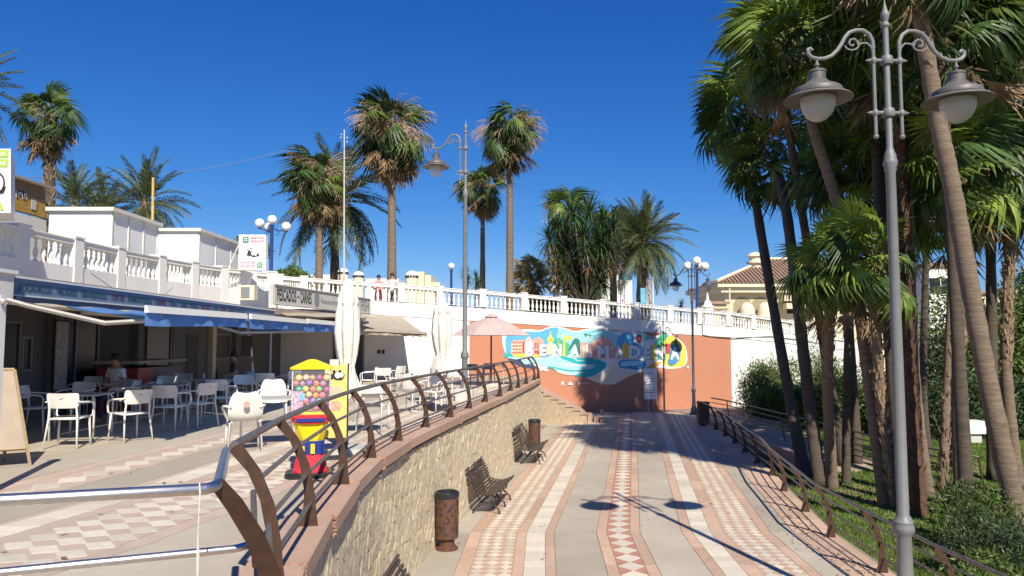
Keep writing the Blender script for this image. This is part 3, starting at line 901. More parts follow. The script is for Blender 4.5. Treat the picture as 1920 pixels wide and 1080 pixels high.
# castle in pale coral behind the letters
paint('castle', 'pink', [(1088, 672), (1088, 644), (1092, 640), (1095, 643), (1098, 640), (1101, 645), (1106, 645), (1108, 641), (1113, 644), (1115, 634), (1120, 640), (1123, 630), (1127, 637), (1130, 628), (1134, 636), (1138, 630), (1141, 638), (1145, 634), (1149, 645), (1152, 650), (1160, 650), (1164, 672)])
paint('castle_light', 'cream', [(1092, 672), (1092, 648), (1104, 648), (1104, 672)])
for x in (1112, 1118, 1124, 1131, 1138, 1145):
    paint('castle_window', 'cream', [(x, 650), (x + 2, 648), (x + 4, 650), (x + 4, 656), (x, 656)])
za('hill_green', 'green', [(830, 280), (900, 250), (960, 290), (1060, 340), (1090, 400), (1060, 520), (900, 540), (860, 400)])
za('hill_leaf', 'teal', [(850, 300), (900, 270), (940, 330), (900, 360)])
za('hill_stripe', 'yellow', [(960, 520), (975, 210), (1000, 210), (1000, 520)], 0)
za('hill_stripe', 'yellow', [(880, 240), (900, 300), (950, 500), (935, 500)], 0)
# palm of the mural
for dx, dy in ((-60, 10), (-50, 45), (-20, -30), (40, -45), (70, 10), (55, 50), (-70, -15)):
    za('palm_leaf', 'dgreen', [(1325, 215), (1325 + dx * .5 - dy * .12, 215 + dy * .5 - 14), (1325 + dx, 215 + dy), (1325 + dx * .5, 215 + dy * .5 + 6)], 0)
za('palm_trunk', 'pink', [(1322, 215), (1330, 215), (1360, 340), (1350, 340)], 0)
# red and white houses on the left
za('house_body', 'pink', [(215, 520), (215, 330), (260, 290), (420, 290), (470, 225), (520, 290), (620, 240), (690, 300), (700, 520)], 0)
za('house_red', 'red', [(380, 310), (415, 310), (415, 490), (380, 490)], 0)
for yy in (345, 395, 440):
    za('house_balcony', 'cream', [(220, yy), (375, yy - 12), (375, yy + 6), (220, yy + 18)], 0)
for yy in (322, 368, 418, 462):
    for xx in (240, 285, 330):
        za('house_window', 'red', [(xx, yy), (xx + 28, yy - 3), (xx + 28, yy + 17), (xx, yy + 20)], 0)
za('house_front', 'white', [(412, 520), (412, 330), (470, 250), (530, 330), (530, 520)], 0)
za('house_gable', 'pink', [(440, 310), (470, 265), (505, 310)], 0)
for xx in (450, 478):
    for yy in (365, 445): za('house_window', 'mid', [(xx, yy), (xx + 22, yy), (xx + 22, yy + 32), (xx, yy + 32)], 0)
for xx in (555, 590):
    for yy in (330, 375): za('house_window', 'red', [(xx, yy), (xx + 22, yy), (xx + 22, yy + 32), (xx, yy + 32)], 0)
za('house_red', 'red', [(555, 440), (620, 440), (620, 500), (555, 500)], 0)
za('dome', 'yellow', [(735, 300), (740, 260), (775, 235), (785, 130), (795, 235), (830, 260), (830, 300), (800, 325), (760, 325)])
za('dome_drum', 'cream', [(725, 500), (725, 360), (760, 325), (805, 325), (835, 360), (835, 500)], 0)
za('dome_heart', 'orange', [(768, 290), (785, 255), (802, 290), (785, 310)])
za('house_teal', 'dgreen', [(1040, 440), (1120, 265), (1180, 265), (1215, 310), (1215, 500), (1190, 500), (1140, 340), (1060, 450)])
# water
za('deep_water', 'teal', [(110, 480), (225, 480), (240, 540), (110, 540)])
za('mural_beach', 'yellow', [(235, 500), (380, 480), (520, 500), (600, 480), (625, 550), (235, 530)])
paint('water_light', 'lt', [(947, 668), (980, 671), (1010, 672), (1040, 668), (1075, 669), (1100, 672), (1130, 676), (1138, 684), (1125, 697), (1100, 704), (1070, 700), (1040, 690), (1015, 684), (985, 684), (960, 676)], smooth=2)
paint('water_teal', 'teal', [(1044, 668), (1062, 669), (1085, 676), (1110, 682), (1136, 676), (1136, 690), (1122, 700), (1100, 709), (1075, 704), (1048, 697), (1020, 686), (1040, 688), (1065, 694), (1092, 694), (1120, 688), (1095, 686), (1068, 679)], smooth=2)
paint('water_teal', 'teal', [(1075, 671), (1100, 671), (1128, 675), (1124, 682), (1096, 681)], smooth=1)
za('foam', 'white', [(880, 740), (1000, 775), (1140, 790), (1280, 740), (1270, 755), (1140, 800), (1000, 790), (860, 750)])
za('foam', 'white', [(900, 600), (1000, 650), (1150, 640), (1500, 650), (1300, 665), (1150, 655), (1000, 665)])
za('foam', 'white', [(820, 690), (900, 720), (1050, 755), (1270, 745), (1250, 765), (1050, 775), (900, 745)])
za('foam', 'white', [(1120, 560), (1180, 590), (1310, 580), (1180, 600)])
za('dark_rock', 'navy', [(150, 550), (250, 560), (330, 590), (430, 650), (560, 660), (600, 690), (500, 700), (380, 680), (250, 620)])
za('foam', 'white', [(620, 690), (700, 680), (760, 730), (720, 745), (660, 720), (640, 745)])
# sand sweep
paint('sand_sweep', 'sand', [(1118, 705), (1132, 700), (1140, 688), (1150, 676), (1158, 680), (1160, 694), (1176, 697), (1206, 697), (1180, 704), (1168, 712), (1152, 719), (1138, 720), (1122, 714), (1100, 706)], smooth=2)
zb_('blue_pool', 'mid', [(300, 590), (400, 575), (560, 580), (700, 590), (690, 700), (560, 725), (440, 700), (320, 700)])
zb_('pool_light', 'lt', [(310, 620), (420, 590), (560, 590), (650, 600), (560, 670), (440, 660), (360, 690)])
zb_('sand_yellow', 'orange', [(700, 690), (800, 620), (930, 590), (900, 640), (800, 700), (740, 740), (700, 720)])
zb_('blue_fish', 'blue', [(270, 370), (290, 260), (350, 200), (440, 190), (500, 230), (480, 280), (400, 290), (320, 350)])
zb_('blue_fish', 'mid', [(350, 290), (420, 290), (400, 320), (360, 320)])
zb_('pool_slide', 'mid', [(440, 370), (480, 330), (560, 330), (600, 400), (590, 560), (560, 420), (480, 400)])
zb_('yellow_pillar', 'yellow', [(358, 550), (358, 350), (380, 335), (420, 335), (450, 360), (455, 550)], 0)
for yy in (380, 420, 460, 500): zb_('pillar_band', 'orange', [(365, yy), (448, yy), (448, yy + 12), (365, yy + 12)], 0)
zb_('grey_dome', 'lt', [(510, 340), (510, 220), (570, 175), (660, 175), (720, 220), (730, 340)])
zb_('red_buoy', 'red', [(560, 330), (555, 240), (580, 205), (620, 205), (640, 250), (640, 330)])
zb_('white_house', 'white', [(668, 560), (668, 350), (700, 300), (780, 290), (820, 350), (820, 600), (700, 560)], 0)
for xx in (705, 735):
    for yy in (430, 505): zb_('house_window', 'navy', [(xx, yy), (xx + 18, yy), (xx + 18, yy + 26), (xx, yy + 26)], 0)
for a in range(5): zb_('palm_leaf', 'dgreen', [(755, 260), (755 + 70 * math.cos(a * .75 + .1) , 262 - 40 * math.sin(a * .75)), (755 + 60 * math.cos(a * .75 + .1), 280 - 34 * math.sin(a * .75))], 0)
zb_('seahorse', 'yellow', [(765, 370), (800, 345), (850, 380), (850, 500), (830, 590), (790, 600), (760, 540), (775, 450)])
zb_('green_shape', 'green', [(850, 320), (880, 260), (950, 200), (1000, 230), (950, 320), (910, 400)])
zb_('red_block', 'red', [(975, 340), (1045, 340), (1045, 480), (975, 480)], 0)
zb_('blue_person', 'mid', [(1040, 520), (1050, 420), (1080, 350), (1150, 350), (1200, 420), (1190, 560), (1120, 640), (1040, 660), (1010, 600)])
zb_('green_shape', 'dgreen', [(1100, 300), (1140, 300), (1170, 380), (1190, 480), (1150, 500), (1120, 380)])
zb_('small_emblem', 'lt', [(1285, 670), (1300, 655), (1318, 670), (1318, 695), (1300, 708), (1285, 695)])
# the letters
mural_layers[0] += 0.001
def wletter(ch, px0, px1, ptop, pbot, mater, parent=mural, bold=0.05, off=None):
    a = WP(px0, pbot, 0.0); c = WP(px1, pbot, 0.0); t = WP(px0, ptop, 0.0)
    u = Vector((WDIR.x, WDIR.y, 0)); w = (Vector((c.x - a.x, c.y - a.y, 0))).length
    return lettering('letter', ch, mater, parent, a, u, (0, 0, 1), w, t.z - a.z, off=(off if off else 0.0105 + mural_layers[0]), bold=bold)
LET = [('B', 985, 999, 646, 668), ('E', 1011, 1023, 646, 668), ('N', 1037, 1052, 645, 668), ('A', 1069, 1085, 646, 670), ('L', 1097, 1110, 646, 670),
       ('M', 1119, 1141, 648, 672), ('A', 1151, 1168, 648, 673), ('D', 1178, 1200, 648, 673), ('E', 1207, 1219, 649, 674), ('N', 1227, 1246, 650, 674), ('A', 1256, 1273, 650, 674)]
for ch, a, c, t, b_ in LET:
    wletter(ch, a + 1.3, c + 1.3, t + .7, b_ + .7, MC['mid'])
mural_layers[0] += 0.001
for ch, a, c, t, b_ in LET:
    wletter(ch, a, c, t, b_, MC['white'])
# small white marks under the mural
def px2(z, x, y): return (z[0][0] + x * z[1], z[0][1] + y * z[1])
paint('logo_boat', 'white', [px2(Z1, 905, 935), px2(Z1, 1000, 935), px2(Z1, 995, 942), px2(Z1, 908, 942)])
paint('logo_boat', 'white', [px2(Z1, 930, 915), px2(Z1, 965, 880), px2(Z1, 970, 905), px2(Z1, 985, 910), px2(Z1, 960, 925)])
paint('logo_tower', 'white', [px2(Z1, 1040, 940), px2(Z1, 1040, 910), px2(Z1, 1052, 920), px2(Z1, 1065, 880), px2(Z1, 1080, 918), px2(Z1, 1100, 905), px2(Z1, 1100, 940)])
paint('logo_shield', 'white', [px2(Z1, 1175, 885), px2(Z1, 1210, 885), px2(Z1, 1210, 925), px2(Z1, 1192, 950), px2(Z1, 1175, 925)])
wletter('Benalmadena', 930 + 1220 * .1296, 930 + 1355 * .1296, 717, 719.5, MC['white'], bold=0.0)
# white information panel standing at the wall
ip = thing('information_panel', 'white upright notice panel against the terracotta wall under the mural', 'panel', (WX(1217).x, WX(1217).y - .1, 0))
m = MB(); q0 = WX(1205); q1 = WX(1229)
wall_piece(q0, q1, 0.55, 0.55, 2.12, 2.12, -0.03, 0.09, m); m.build('panel_face', M_signw, ip)
m = MB(); wall_piece(q0 + (q1 - q0) * .25, q0 + (q1 - q0) * .32, -.05, -.05, .55, .55, -.04, .08, m); wall_piece(q0 + (q1 - q0) * .68, q0 + (q1 - q0) * .75, -.05, -.05, .55, .55, -.04, .08, m)
m.build('legs', M_signgrey, ip)
for i in range(8):
    m = MB(); z = 1.85 - i * .14
    wall_piece(q0 + (q1 - q0) * .12, q0 + (q1 - q0) * rnd.uniform(.7, .9), z, z, z + .03, z + .03, -.091, .094, m); m.build('text_line', M_inkgrey, ip)
# black cable on the wall
m = MB(); m.tube([WP(1306, 570, .06), WP(1315, 585, .06), WP(1316, 628, .06), WP(1340, 632, .06), WP(1370, 634, .06)] + [Vector((14.6, 42.34, 3.78)), Vector((17.6, 45.14, 3.55)), Vector((20.5, 48.9, 3.3))], .018, 6)
tag(m.build('wall_cable', M_cable), 'thin black cable sagging along the white wall right of the mural', 'cable')

# ---------------------------------------------------------------- balustrade
prof = [(.062, 0), (.062, .05), (.035, .06), (.03, .09), (.052, .15), (.068, .22), (.06, .29), (.036, .38), (.028, .45), (.045, .47), (.045, .49), (.028, .51), (.03, .54), (.055, .57), (.055, .62)]
m = MB(); m.lathe(prof, n=8); BAL = m.mesh('baluster', M_white, smooth='all')
def balustrade(root, nodes, zt, nper=8, posth=0.30, plinth=0.0, out=0.06, capr=0.055, down=0.0):
    """nodes: plan points of the posts; zt: rail top per node"""
    for i, p in enumerate(nodes):
        a = nodes[max(i - 1, 0)]; c = nodes[min(i + 1, len(nodes) - 1)]
        d = (c - a).normalized(); n = Vector((d.y, -d.x)); rz = math.atan2(d.y, d.x)
        z1 = zt[i] + 0.07; z0 = zt[i] - BH - down
        m = MB(); ctr = p - n * 0.14
        m.box((ctr.x, ctr.y, (z0 + z1) / 2), (posth, 0.40, z1 - z0), rz=rz)
        m.box((ctr.x, ctr.y, z1 + 0.022), (posth + .05, 0.45, 0.044), rz=rz)
        m.build('pier', M_white, root)
    for i, (a, c) in enumerate(zip(nodes[:-1], nodes[1:])):
        d = (c - a).normalized(); n = Vector((d.y, -d.x)); L = (c - a).length
        a2 = a + d * posth / 2; c2 = c - d * posth / 2
        f = lambda t: zt[i] + (zt[i + 1] - zt[i]) * t
        m = MB()
        for (o1, t1, za_, zb2) in ((0.0, 0.26, -0.12, 0.0),):
            wall_piece(a2, c2, f(0) + za_, f(1) + za_, f(0) + zb2, f(1) + zb2, 0.24, 0.02, m)
            wall_piece(a2, c2, f(0) + zb2, f(1) + zb2, f(0) + zb2 + .03, f(1) + zb2 + .03, 0.27, 0.05, m)
        m.build('coping_rail', M_white, root)
        m = MB(); wall_piece(a2, c2, f(0) - BH - down, f(1) - BH - down, f(0) - BH + .002, f(1) - BH + .002, 0.26, 0.03, m)
        m.build('plinth', M_white, root)
        nb = nper if isinstance(nper, int) else nper[i]
        for k in range(nb):
            t = (k + .5) / nb
            q = a2 + (c2 - a2) * t - n * 0.11
            link('baluster', BAL, root, (q.x - root.location.x, q.y - root.location.y, f(t) - BH - root.location.z), scale=(1, 1, 1.0))
            root.children  # parent relation kept simple
pb = thing('promenade_balustrade', 'long white balustrade with square piers on top of the mural wall', 'balustrade', (0, 35.6, 5))
postpx = [521, 568, 652, 752, 824, 905, 983, 1057, 1130, 1195, 1257, 1313, 1366]
nodes = [WX(q) for q in postpx]
extra = []
for px in (1412, 1452, 1489, 1523, 1556, 1590):
    # intersect with the far line
    u = (px - 960) / FPX; best = None
    for a, c in zip(FARP[:-1], FARP[1:]):
        d = c - a
        den = d.x - u * d.y
        t = (u * a.y - a.x) / den
        if -0.01 <= t <= 1.01: best = a + d * t; break
    if best: extra.append(best)
nodes += extra
balustrade(pb, nodes, [zrail(q.x) for q in nodes], nper=8)
# balustrade of the restaurant roof terrace
rb = thing('roof_balustrade', 'white balustrade with thick piers above the blue restaurant awnings', 'balustrade', (-11.8, 24, 5))
LB = [(-1, 16.3, -12.1), (35, 18.2, -12.02), (140, 20.5, -12.0), (222, 22.8, -12.02), (300, 25.2, -11.88), (362, 27.3, -11.66), (418, 29.2, -11.3), (470, 30.6, -10.7), (508, 31.35, -10.12)]
nodes = [Vector((x, d)) for _, d, x in LB]
balustrade(rb, nodes, [6.26, 6.26, 6.27, 6.28, 6.3, 6.32, 6.34, 6.34, 6.33], nper=[6, 6, 7, 7, 7, 6, 6, 5], posth=0.42, down=0.95)
# ---------------------------------------------------------------- promenade deck behind the walls
m = MB()
back = [(-60, 20), (-60, 120), (80, 140), (60, 66)]
front = [Vector((x, d)) for _, d, x in LB] + [WX(560), WX(905), WX(1130), WB] + FARP[1:]
front = [Vector((-12.2, 6))] + front
pr = []
for q in front:
    z = interp(q.x, [-12.2, -9.5, -6.4, -1.3, 3.0, 7.0, 11.75, 17.4, 23.5, 30], [5.35, 5.3, 5.25, 5.03, 4.78, 4.54, 4.25, 3.8, 3.45, 3.2])
    pr.append((q.x - .2, q.y + .2, z))
vs = pr + [(x - 30, y + 90, z) for x, y, z in pr]
n = len(pr)
m.add(vs, [(k, k + 1, n + k + 1, n + k) for k in range(n - 1)])
prom = m.build('promenade', M_conc, kind='structure')

# ================================================================ restaurant building
rs = thing('restaurant', 'low white restaurant with a dark shaded front behind the awnings', 'building', (-9.6, 20, TZ))
FXW = -9.7
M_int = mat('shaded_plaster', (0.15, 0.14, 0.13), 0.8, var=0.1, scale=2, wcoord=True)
M_wallb = mat('beige_plaster', (0.50, 0.45, 0.38), 0.85, var=0.08, scale=2, wcoord=True)
M_frame = mat('aluminium_frame', (0.16, 0.155, 0.15), 0.45, var=0.05)
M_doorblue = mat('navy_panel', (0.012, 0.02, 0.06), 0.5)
def fx(d0, d1, z0, z1, x0, x1, mater, name, parent=rs, lab=None):
    m = MB(); m.box(((x0 + x1) / 2, (d0 + d1) / 2, (z0 + z1) / 2), (abs(x1 - x0), d1 - d0, z1 - z0))
    return m.build(name, mater, parent, label=lab)
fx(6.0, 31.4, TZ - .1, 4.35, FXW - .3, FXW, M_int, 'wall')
m = MB()
m.hexa([(-7.05, 6, 4.36), (-7.05, 22.0, 4.36), (-11.9, 31.2, 4.36), (-12.4, 6, 4.36)], [(-7.05, 6, 4.45), (-7.05, 22.0, 4.45), (-11.9, 31.2, 4.75), (-12.4, 6, 4.75)])
m.build('roof', M_flatroof, rs)
# roof part behind the sign
m = MB(); m.hexa([(-7.04, 22.05, 4.3), (-5.9, 30.2, 4.3), (-8.0, 31.9, 4.3), (-11.6, 31.3, 4.3)], [(-7.04, 22.05, 4.5), (-5.9, 30.2, 4.5), (-8.0, 31.9, 4.72), (-11.6, 31.3, 4.72)])
m.build('roof', M_flatroof, rs, label='flat roof end behind the grey sign')
# openings in the shade
yy = lambda px: -FXW * FPX / (960 - px) * 1.0
def dpx(px, X=FXW + .02): return X * FPX / (px - 960)
def opening(px0, px1, z0, z1, mater, frame=True, name='window'):
    d0, d1 = dpx(px0), dpx(px1)
    w = fx(d0, d1, z0, z1, FXW + .003, FXW + .02, mater, name)
    if frame:
        m = MB(); t = .05; X = FXW + .03
        for (a, c, e, f) in ((d0, d1, z1 - t, z1), (d0, d1, z0, z0 + t), (d0, d0 + t, z0 + t, z1 - t), (d1 - t, d1, z0 + t, z1 - t)):
            m.box((X, (a + c) / 2, (e + f) / 2), (.04, c - a, f - e))
        m.build('frame', M_frame, w)
    return w
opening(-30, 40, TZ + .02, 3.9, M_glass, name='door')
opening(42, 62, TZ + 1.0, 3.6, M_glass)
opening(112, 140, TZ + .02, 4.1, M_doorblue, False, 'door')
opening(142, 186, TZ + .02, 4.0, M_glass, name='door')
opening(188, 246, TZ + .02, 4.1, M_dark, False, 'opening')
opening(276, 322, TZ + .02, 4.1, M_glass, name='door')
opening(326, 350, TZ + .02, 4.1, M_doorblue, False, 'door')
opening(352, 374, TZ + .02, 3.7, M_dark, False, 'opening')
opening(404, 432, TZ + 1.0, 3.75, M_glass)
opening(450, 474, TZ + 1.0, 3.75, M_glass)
for px in (100, 256, 396, 440):
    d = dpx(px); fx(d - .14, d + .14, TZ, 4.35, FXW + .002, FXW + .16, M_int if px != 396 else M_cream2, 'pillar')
mb = thing('menu_board', 'framed menu board with small photos on the shaded pillar left of the doors', 'menu board', (FXW + .2, dpx(100), TZ))
m = MB(); d = dpx(101); m.box((FXW + .19, d, 3.2), (.04, .5, 1.5)); m.build('frame', M_ink, mb)
m = MB(); m.box((FXW + .215, d, 3.2), (.02, .42, 1.42)); m.build('sheet', mat('menu_paper', (.4, .37, .33), .6, var=.3, scale=9), mb)
# ice cream counter, red and blue
ct = thing('counter', 'shaded red and navy counter with a pale top beside the blue doors', 'counter', (-8.8, 17.4, TZ))
m = MB(); m.box((-8.8, 17.1, TZ + .5), (.9, .7, 1.0)); m.build('end_panel', mat('counter_red', (.32, .03, .03), .5), ct)
m = MB(); m.box((-8.8, 18.2, TZ + .5), (.9, 1.5, 1.0)); m.build('front', M_doorblue, ct)
m = MB(); m.box((-8.8, 17.9, TZ + 1.13), (1.0, 2.5, .06)); m.build('top', M_boardp, ct)
# beige facade wall standing along the end of the terrace: door with shutters in the promenade wall
sh = thing('shuttered_door', 'tall dark grey slatted door in the shaded wall behind the closed umbrella', 'door', (WX(655).x, WX(655).y, TZ))
q0, q1 = WX(624), WX(683)
m = MB(); wall_piece(q0, q1, TZ, TZ, 3.85, 3.85, -.004, .03, m); m.build('frame', M_inkgrey, sh)
for s_ in range(2):
    for k in range(15):
        a = q0 + (q1 - q0) * (.06 + .47 * s_); c = q0 + (q1 - q0) * (.47 + .47 * s_)
        z = TZ + .1 + k * .12
        m = MB(); wall_piece(a, c, z, z, z + .09, z + .09, -.031, .05, m); m.build('slat', M_shirtd, sh)
m = MB(); wall_piece(WX(708), WX(713), 2.95, 2.95, 3.12, 3.12, -.003, .05, m); wall_piece(WX(716), WX(721), 2.95, 2.95, 3.12, 3.12, -.003, .05, m)
m.build('meter_box', M_ink, pw)
# fascia band with lettering
fb = thing('fascia_band', 'long narrow blue fascia band with small coloured lettering above the awnings', 'sign', (-7.0, 16, 4.3))
fd0, fd1 = 10.35, 21.9
m = MB(); m.box((-6.98, (fd0 + fd1) / 2, 4.27), (.05, fd1 - fd0, .23)); m.build('band', M_bandblue, fb)
m = MB(); m.box((-6.97, (fd0 + fd1) / 2, 4.40), (.09, fd1 - fd0, .028)); m.box((-6.97, (fd0 + fd1) / 2, 4.145), (.08, fd1 - fd0, .022)); m.build('edge_strip', M_awnw, fb)
m = MB(); m.box((-6.90, (fd0 + fd1) / 2, 4.06), (.16, fd1 - fd0, .12)); m.build('awning_cassette', M_doorblue, fb)
words = ['BOCADILLOS', 'HELADOS', 'GRANIZADOS', 'TORTAS', 'HAMBURGUESAS', 'CREPES', 'TAPAS', 'ZUMOS', 'PIZZAS', 'BATIDOS', 'CAFE', 'COPAS', 'CARNES', 'PESCADOS']
y = fd0 + .15
mm3 = [M_teal, M_teal, M_teal, M_maroon, M_teal, M_maroon]
for i, w in enumerate(words):
    wl = .075 * len(w)
    if y + wl > fd1: break
    lettering('word', w, mm3[i % 6], fb, (-6.952, y, 4.215), (0, 1, 0), (0, 0, 1), wl, .11, off=.004, bold=.02); y += wl + .13
# white box at the near end of the fascia, and the post below it
eb = thing('fascia_end_box', 'cream white box at the near end of the blue fascia', 'box', (-7.0, 9.6, 4.2))
m = MB(); m.box((-7.05, 9.5, 4.22), (.35, 1.55, .42)); m.build('box', M_offwhite, eb)
m = MB(); m.box((-7.05, 9.5, 4.45), (.42, 1.62, .05)); m.build('cap', M_awnw, eb)
wp = thing('awning_post', 'square white post at the left edge holding the awning', 'post', (-5.52, 8.0, TZ))
m = MB(); m.box((-5.54, 8.05, (TZ + 4.0) / 2), (.10, .10, 4.0 - TZ)); m.build('shaft', M_awnw, wp)
m = MB(); m.sphere((-5.46, 8.0, 3.93), .035, 8); m.build('bolt', M_arm, wp)
# ---------------------------------------------------------------- awnings
def awning(label, bl, br, fr, fl, cloth, bar=M_awnw, val=0.0, valmat=None, group=None, barh=.06, arms=True, name='awning', wavy=0.0, scallop=False):
    t = thing(name, label, 'awning', tuple((Vector(bl) + Vector(fr)) / 2), group=group)
    bl, br, fr, fl = map(Vector, (bl, br, fr, fl))
    m = MB(); nu, nv = 14, 6; vs = []
    for j in range(nv + 1):
        for i in range(nu + 1):
            u = i / nu; v = j / nv
            p = (bl * (1 - u) + br * u) * (1 - v) + (fl * (1 - u) + fr * u) * v
            p.z -= .05 * math.sin(math.pi * v) + .012 * math.sin(u * 19 + v * 3)
            vs.append(p)
    fs = [(j * (nu + 1) + i, j * (nu + 1) + i + 1, (j + 1) * (nu + 1) + i + 1, (j + 1) * (nu + 1) + i) for j in range(nv) for i in range(nu)]
    m.add(vs, fs); m.build('cloth', cloth, t, smooth='all')
    if bar:
        m = MB(); d = (fr - fl).normalized(); z = Vector((0, 0, barh))
        n = Vector((d.y, -d.x, 0)) * .05
        if n.x < 0 and abs(d.y) > .5: n = -n
        m.prism([fl - n * .2, fr - n * .2, fr + n, fl + n], [fl - n * .2 + z, fr - n * .2 + z, fr + n * .6 + z, fl + n * .6 + z]); m.build('front_bar', bar, t)
    if val:
        m = MB(); k = 40; top = []; bot = []
        for i in range(k + 1):
            u = i / k; p = fl * (1 - u) + fr * u
            d = (fr - fl).normalized(); n = Vector((d.y, -d.x, 0))
            o = n * (.02 * math.sin(u * 14) + .012 * math.sin(u * 47))
            h = val * (1 + .10 * math.sin(u * 5 + 1) - (.35 * abs(math.sin(u * 13 * math.pi)) if scallop else 0))
            top.append(p + Vector((0, 0, .0))); bot.append(p + o * 2 + Vector((0, 0, -h)))
        m.add(top + bot, [(i, i + 1, k + 2 + i, k + 1 + i) for i in range(k)]); m.build('valance', valmat or cloth, t, smooth='all')
    if arms:
        for u, side in ((.12, 1), (.88, -1)):
            a = bl * (1 - u) + br * u - Vector((0, 0, .1)); c = fl * (1 - u) + fr * u - Vector((0, 0, .04))
            e = (a + c) / 2 + (fr - fl).normalized() * .75 * side; e.z -= .02
            m = MB(); m.tube([a, e, c], .028, 6); m.build('folding_arm', M_arm, t)
    return t
def F(px, X=-6.83, z=4.05):
    D = X * FPX / (px - 960); return Vector((X, D, z))
aw0 = awning('beige folded awning nearest the camera at the left, dark underneath', F(14), F(262), P(276, 600, 10.9), P(14, 562, 10.2), M_awng, bar=None, arms=False, group=None)
m = MB(); m.tube([P(12, 562, 10.1), P(50, 573, 10.2), P(197, 606, 10.3), P(278, 601, 10.7)], .032, 4)
m.build('folding_arm', M_arm, aw0)
G_AW = 'blue awnings with white front bars'
awning('blue awning with a white bar, first of the row and nearest to the camera', F(120), F(330), P(460, 598, 13.9), P(272, 586, 10.3), M_awnb, val=.17, group=G_AW, barh=.10)
awning('blue awning with a white bar, middle one of the row', F(330), F(440), P(574, 607, 18.1), P(468, 598, 14.0), M_awnb, val=.17, group=G_AW, barh=.10)
awning('blue awning with a white bar, farthest one behind the closed white umbrella', F(440), F(505), P(636, 611, 21.4), P(575, 606, 18.2), M_awnb, val=.19, group=G_AW, barh=.11)
# beige awnings by the wall
awning('wide beige awning with a scalloped edge at the end wall of the terrace', WP(560, 588, .05), WP(752, 592, .05), P(800, 627, 30.6), P(612, 617, 26.0), M_awng, bar=M_awng, val=.16, scallop=True, barh=.09)
awning('short brown awning tucked under the grey sign', P(520, 580, 23.0), P(650, 578, 30.5), P(713, 598, 28.5), P(545, 592, 21.5), M_awng, bar=None, arms=False)
# support post under the awning bars
ap = thing('awning_prop', 'thin grey post and crossbar holding the far awnings', 'post', (P(508, 730, 20).x, 20, TZ))
m = MB(); m.tube([(P(508, 620, 20).x, 20, TZ), (P(508, 620, 20).x, 20, P(508, 622, 20).z)], .03, 8); m.build('post', M_arm, ap)
m = MB(); m.tube([P(408, 612, 17.5), P(450, 624, 18.5), P(508, 623, 20), P(600, 620, 22)], .035, 6); m.build('crossbar', M_arm, ap)
# ---------------------------------------------------------------- signs
ps = thing('restaurant_sign', 'long grey sign reading PESCADOS and CARNES on the roof edge', 'sign', tuple(P(600, 570, 26)))
s0, s1 = P(513, 533, 22.4), P(693, 561, 30.4); b0, b1 = P(513, 570, 22.4), P(693, 588, 30.4)
n = Vector((s1.y - s0.y, -(s1.x - s0.x), 0)).normalized()
m = MB(); m.prism([b0, b1, b1 - n * .14, b0 - n * .14], [s0, s1, s1 - n * .14, s0 - n * .14]); m.build('panel', M_signgrey, ps)
m = MB()
for a, c in ((s0, s1), (b0, b1), (b0, s0), (b1, s1)): m.tube([a + n * .02, c + n * .02], .028, 4)
m.build('frame', M_arm, ps)
def onsign(x0, x1, t0, t1, s, mater, bold=.0, name='word'):
    """x in photo pixels, t from the bottom 0..1"""
    def at(px):
        # parametric position on the sign line seen in column px
        u = (px - 960) / FPX; den = (s1.x - s0.x) - u * (s1.y - s0.y); return (u * s0.y - s0.x) / den
    ta, tb = at(x0), at(x1)
    bb_ = b0 + (b1 - b0) * ta; be = b0 + (b1 - b0) * tb; tt = s0 + (s1 - s0) * ta
    up = (tt - bb_)
    u = (be - bb_)
    return lettering(name, s, mater, ps, bb_ + up * t0, u.normalized(), up.normalized(), u.length, up.length * (t1 - t0), off=.012, bold=bold)
onsign(518, 554, .2, .84, 'PESCADOS', M_ink, .02)
onsign(556, 559, .45, .58, '.', M_ink)
onsign(562, 583, .2, .84, 'CARNES', M_ink, .02)
onsign(601, 634, .32, .6, 'Restaurante', M_inkgrey, .0)
onsign(676, 691, .15, .85, 'FISH', M_inkgrey, .0)
m = MB(); c = (s0 + (s1 - s0) * .5); 
def signpt(px, t):
    u = (px - 960) / FPX; den = (s1.x - s0.x) - u * (s1.y - s0.y); k = (u * s0.y - s0.x) / den
    return (b0 + (b1 - b0) * k) * (1 - t) + (s0 + (s1 - s0) * k) * t
ctr = signpt(593, .5) + n * .012; ud = (s1 - s0).normalized()
m.prism([ctr + ud * (.20 * math.cos(q * math.pi / 8)) + Vector((0, 0, .24 * math.sin(q * math.pi / 8))) for q in range(16)], [ctr + n * .006 + ud * (.20 * math.cos(q * math.pi / 8)) + Vector((0, 0, .24 * math.sin(q * math.pi / 8))) for q in range(16)])
m.build('emblem', M_inkgrey, ps)
# meeting point sign
mp = thing('meeting_point_sign', 'white square light box reading MEETING POINT with a bear emblem', 'sign', tuple(P(473, 505, 29)))
D_ = 28.6
TLc, TRc, BLc, BRc = P(448, 440, D_), P(498, 440, D_ + .2), P(447, 506, D_), P(498, 507, D_ + .2)
n = Vector((0.05, 1, 0)).normalized()
m = MB(); m.prism([BLc, BRc, BRc + n * .25, BLc + n * .25], [TLc, TRc, TRc + n * .25, TLc + n * .25]); m.build('box', M_signw, mp)
u = (TRc - TLc).normalized(); v = Vector((0, 0, 1)); W = (TRc - TLc).length; H = (TLc - BLc).length
def mt(s, x0, y0, x1, y1, mater, bold=.02, parent=mp, sk=0.0):
    return lettering('word', s, mater, parent, BLc + u * W * x0 + v * H * y0, u, v, W * (x1 - x0), H * (y1 - y0), off=.012, bold=bold, skew=sk)
mt('MEETING', .42, .87, .92, .93, M_pinkp, sk=.15); mt('POINT', .42, .77, .92, .84, M_pinkp, sk=.15)
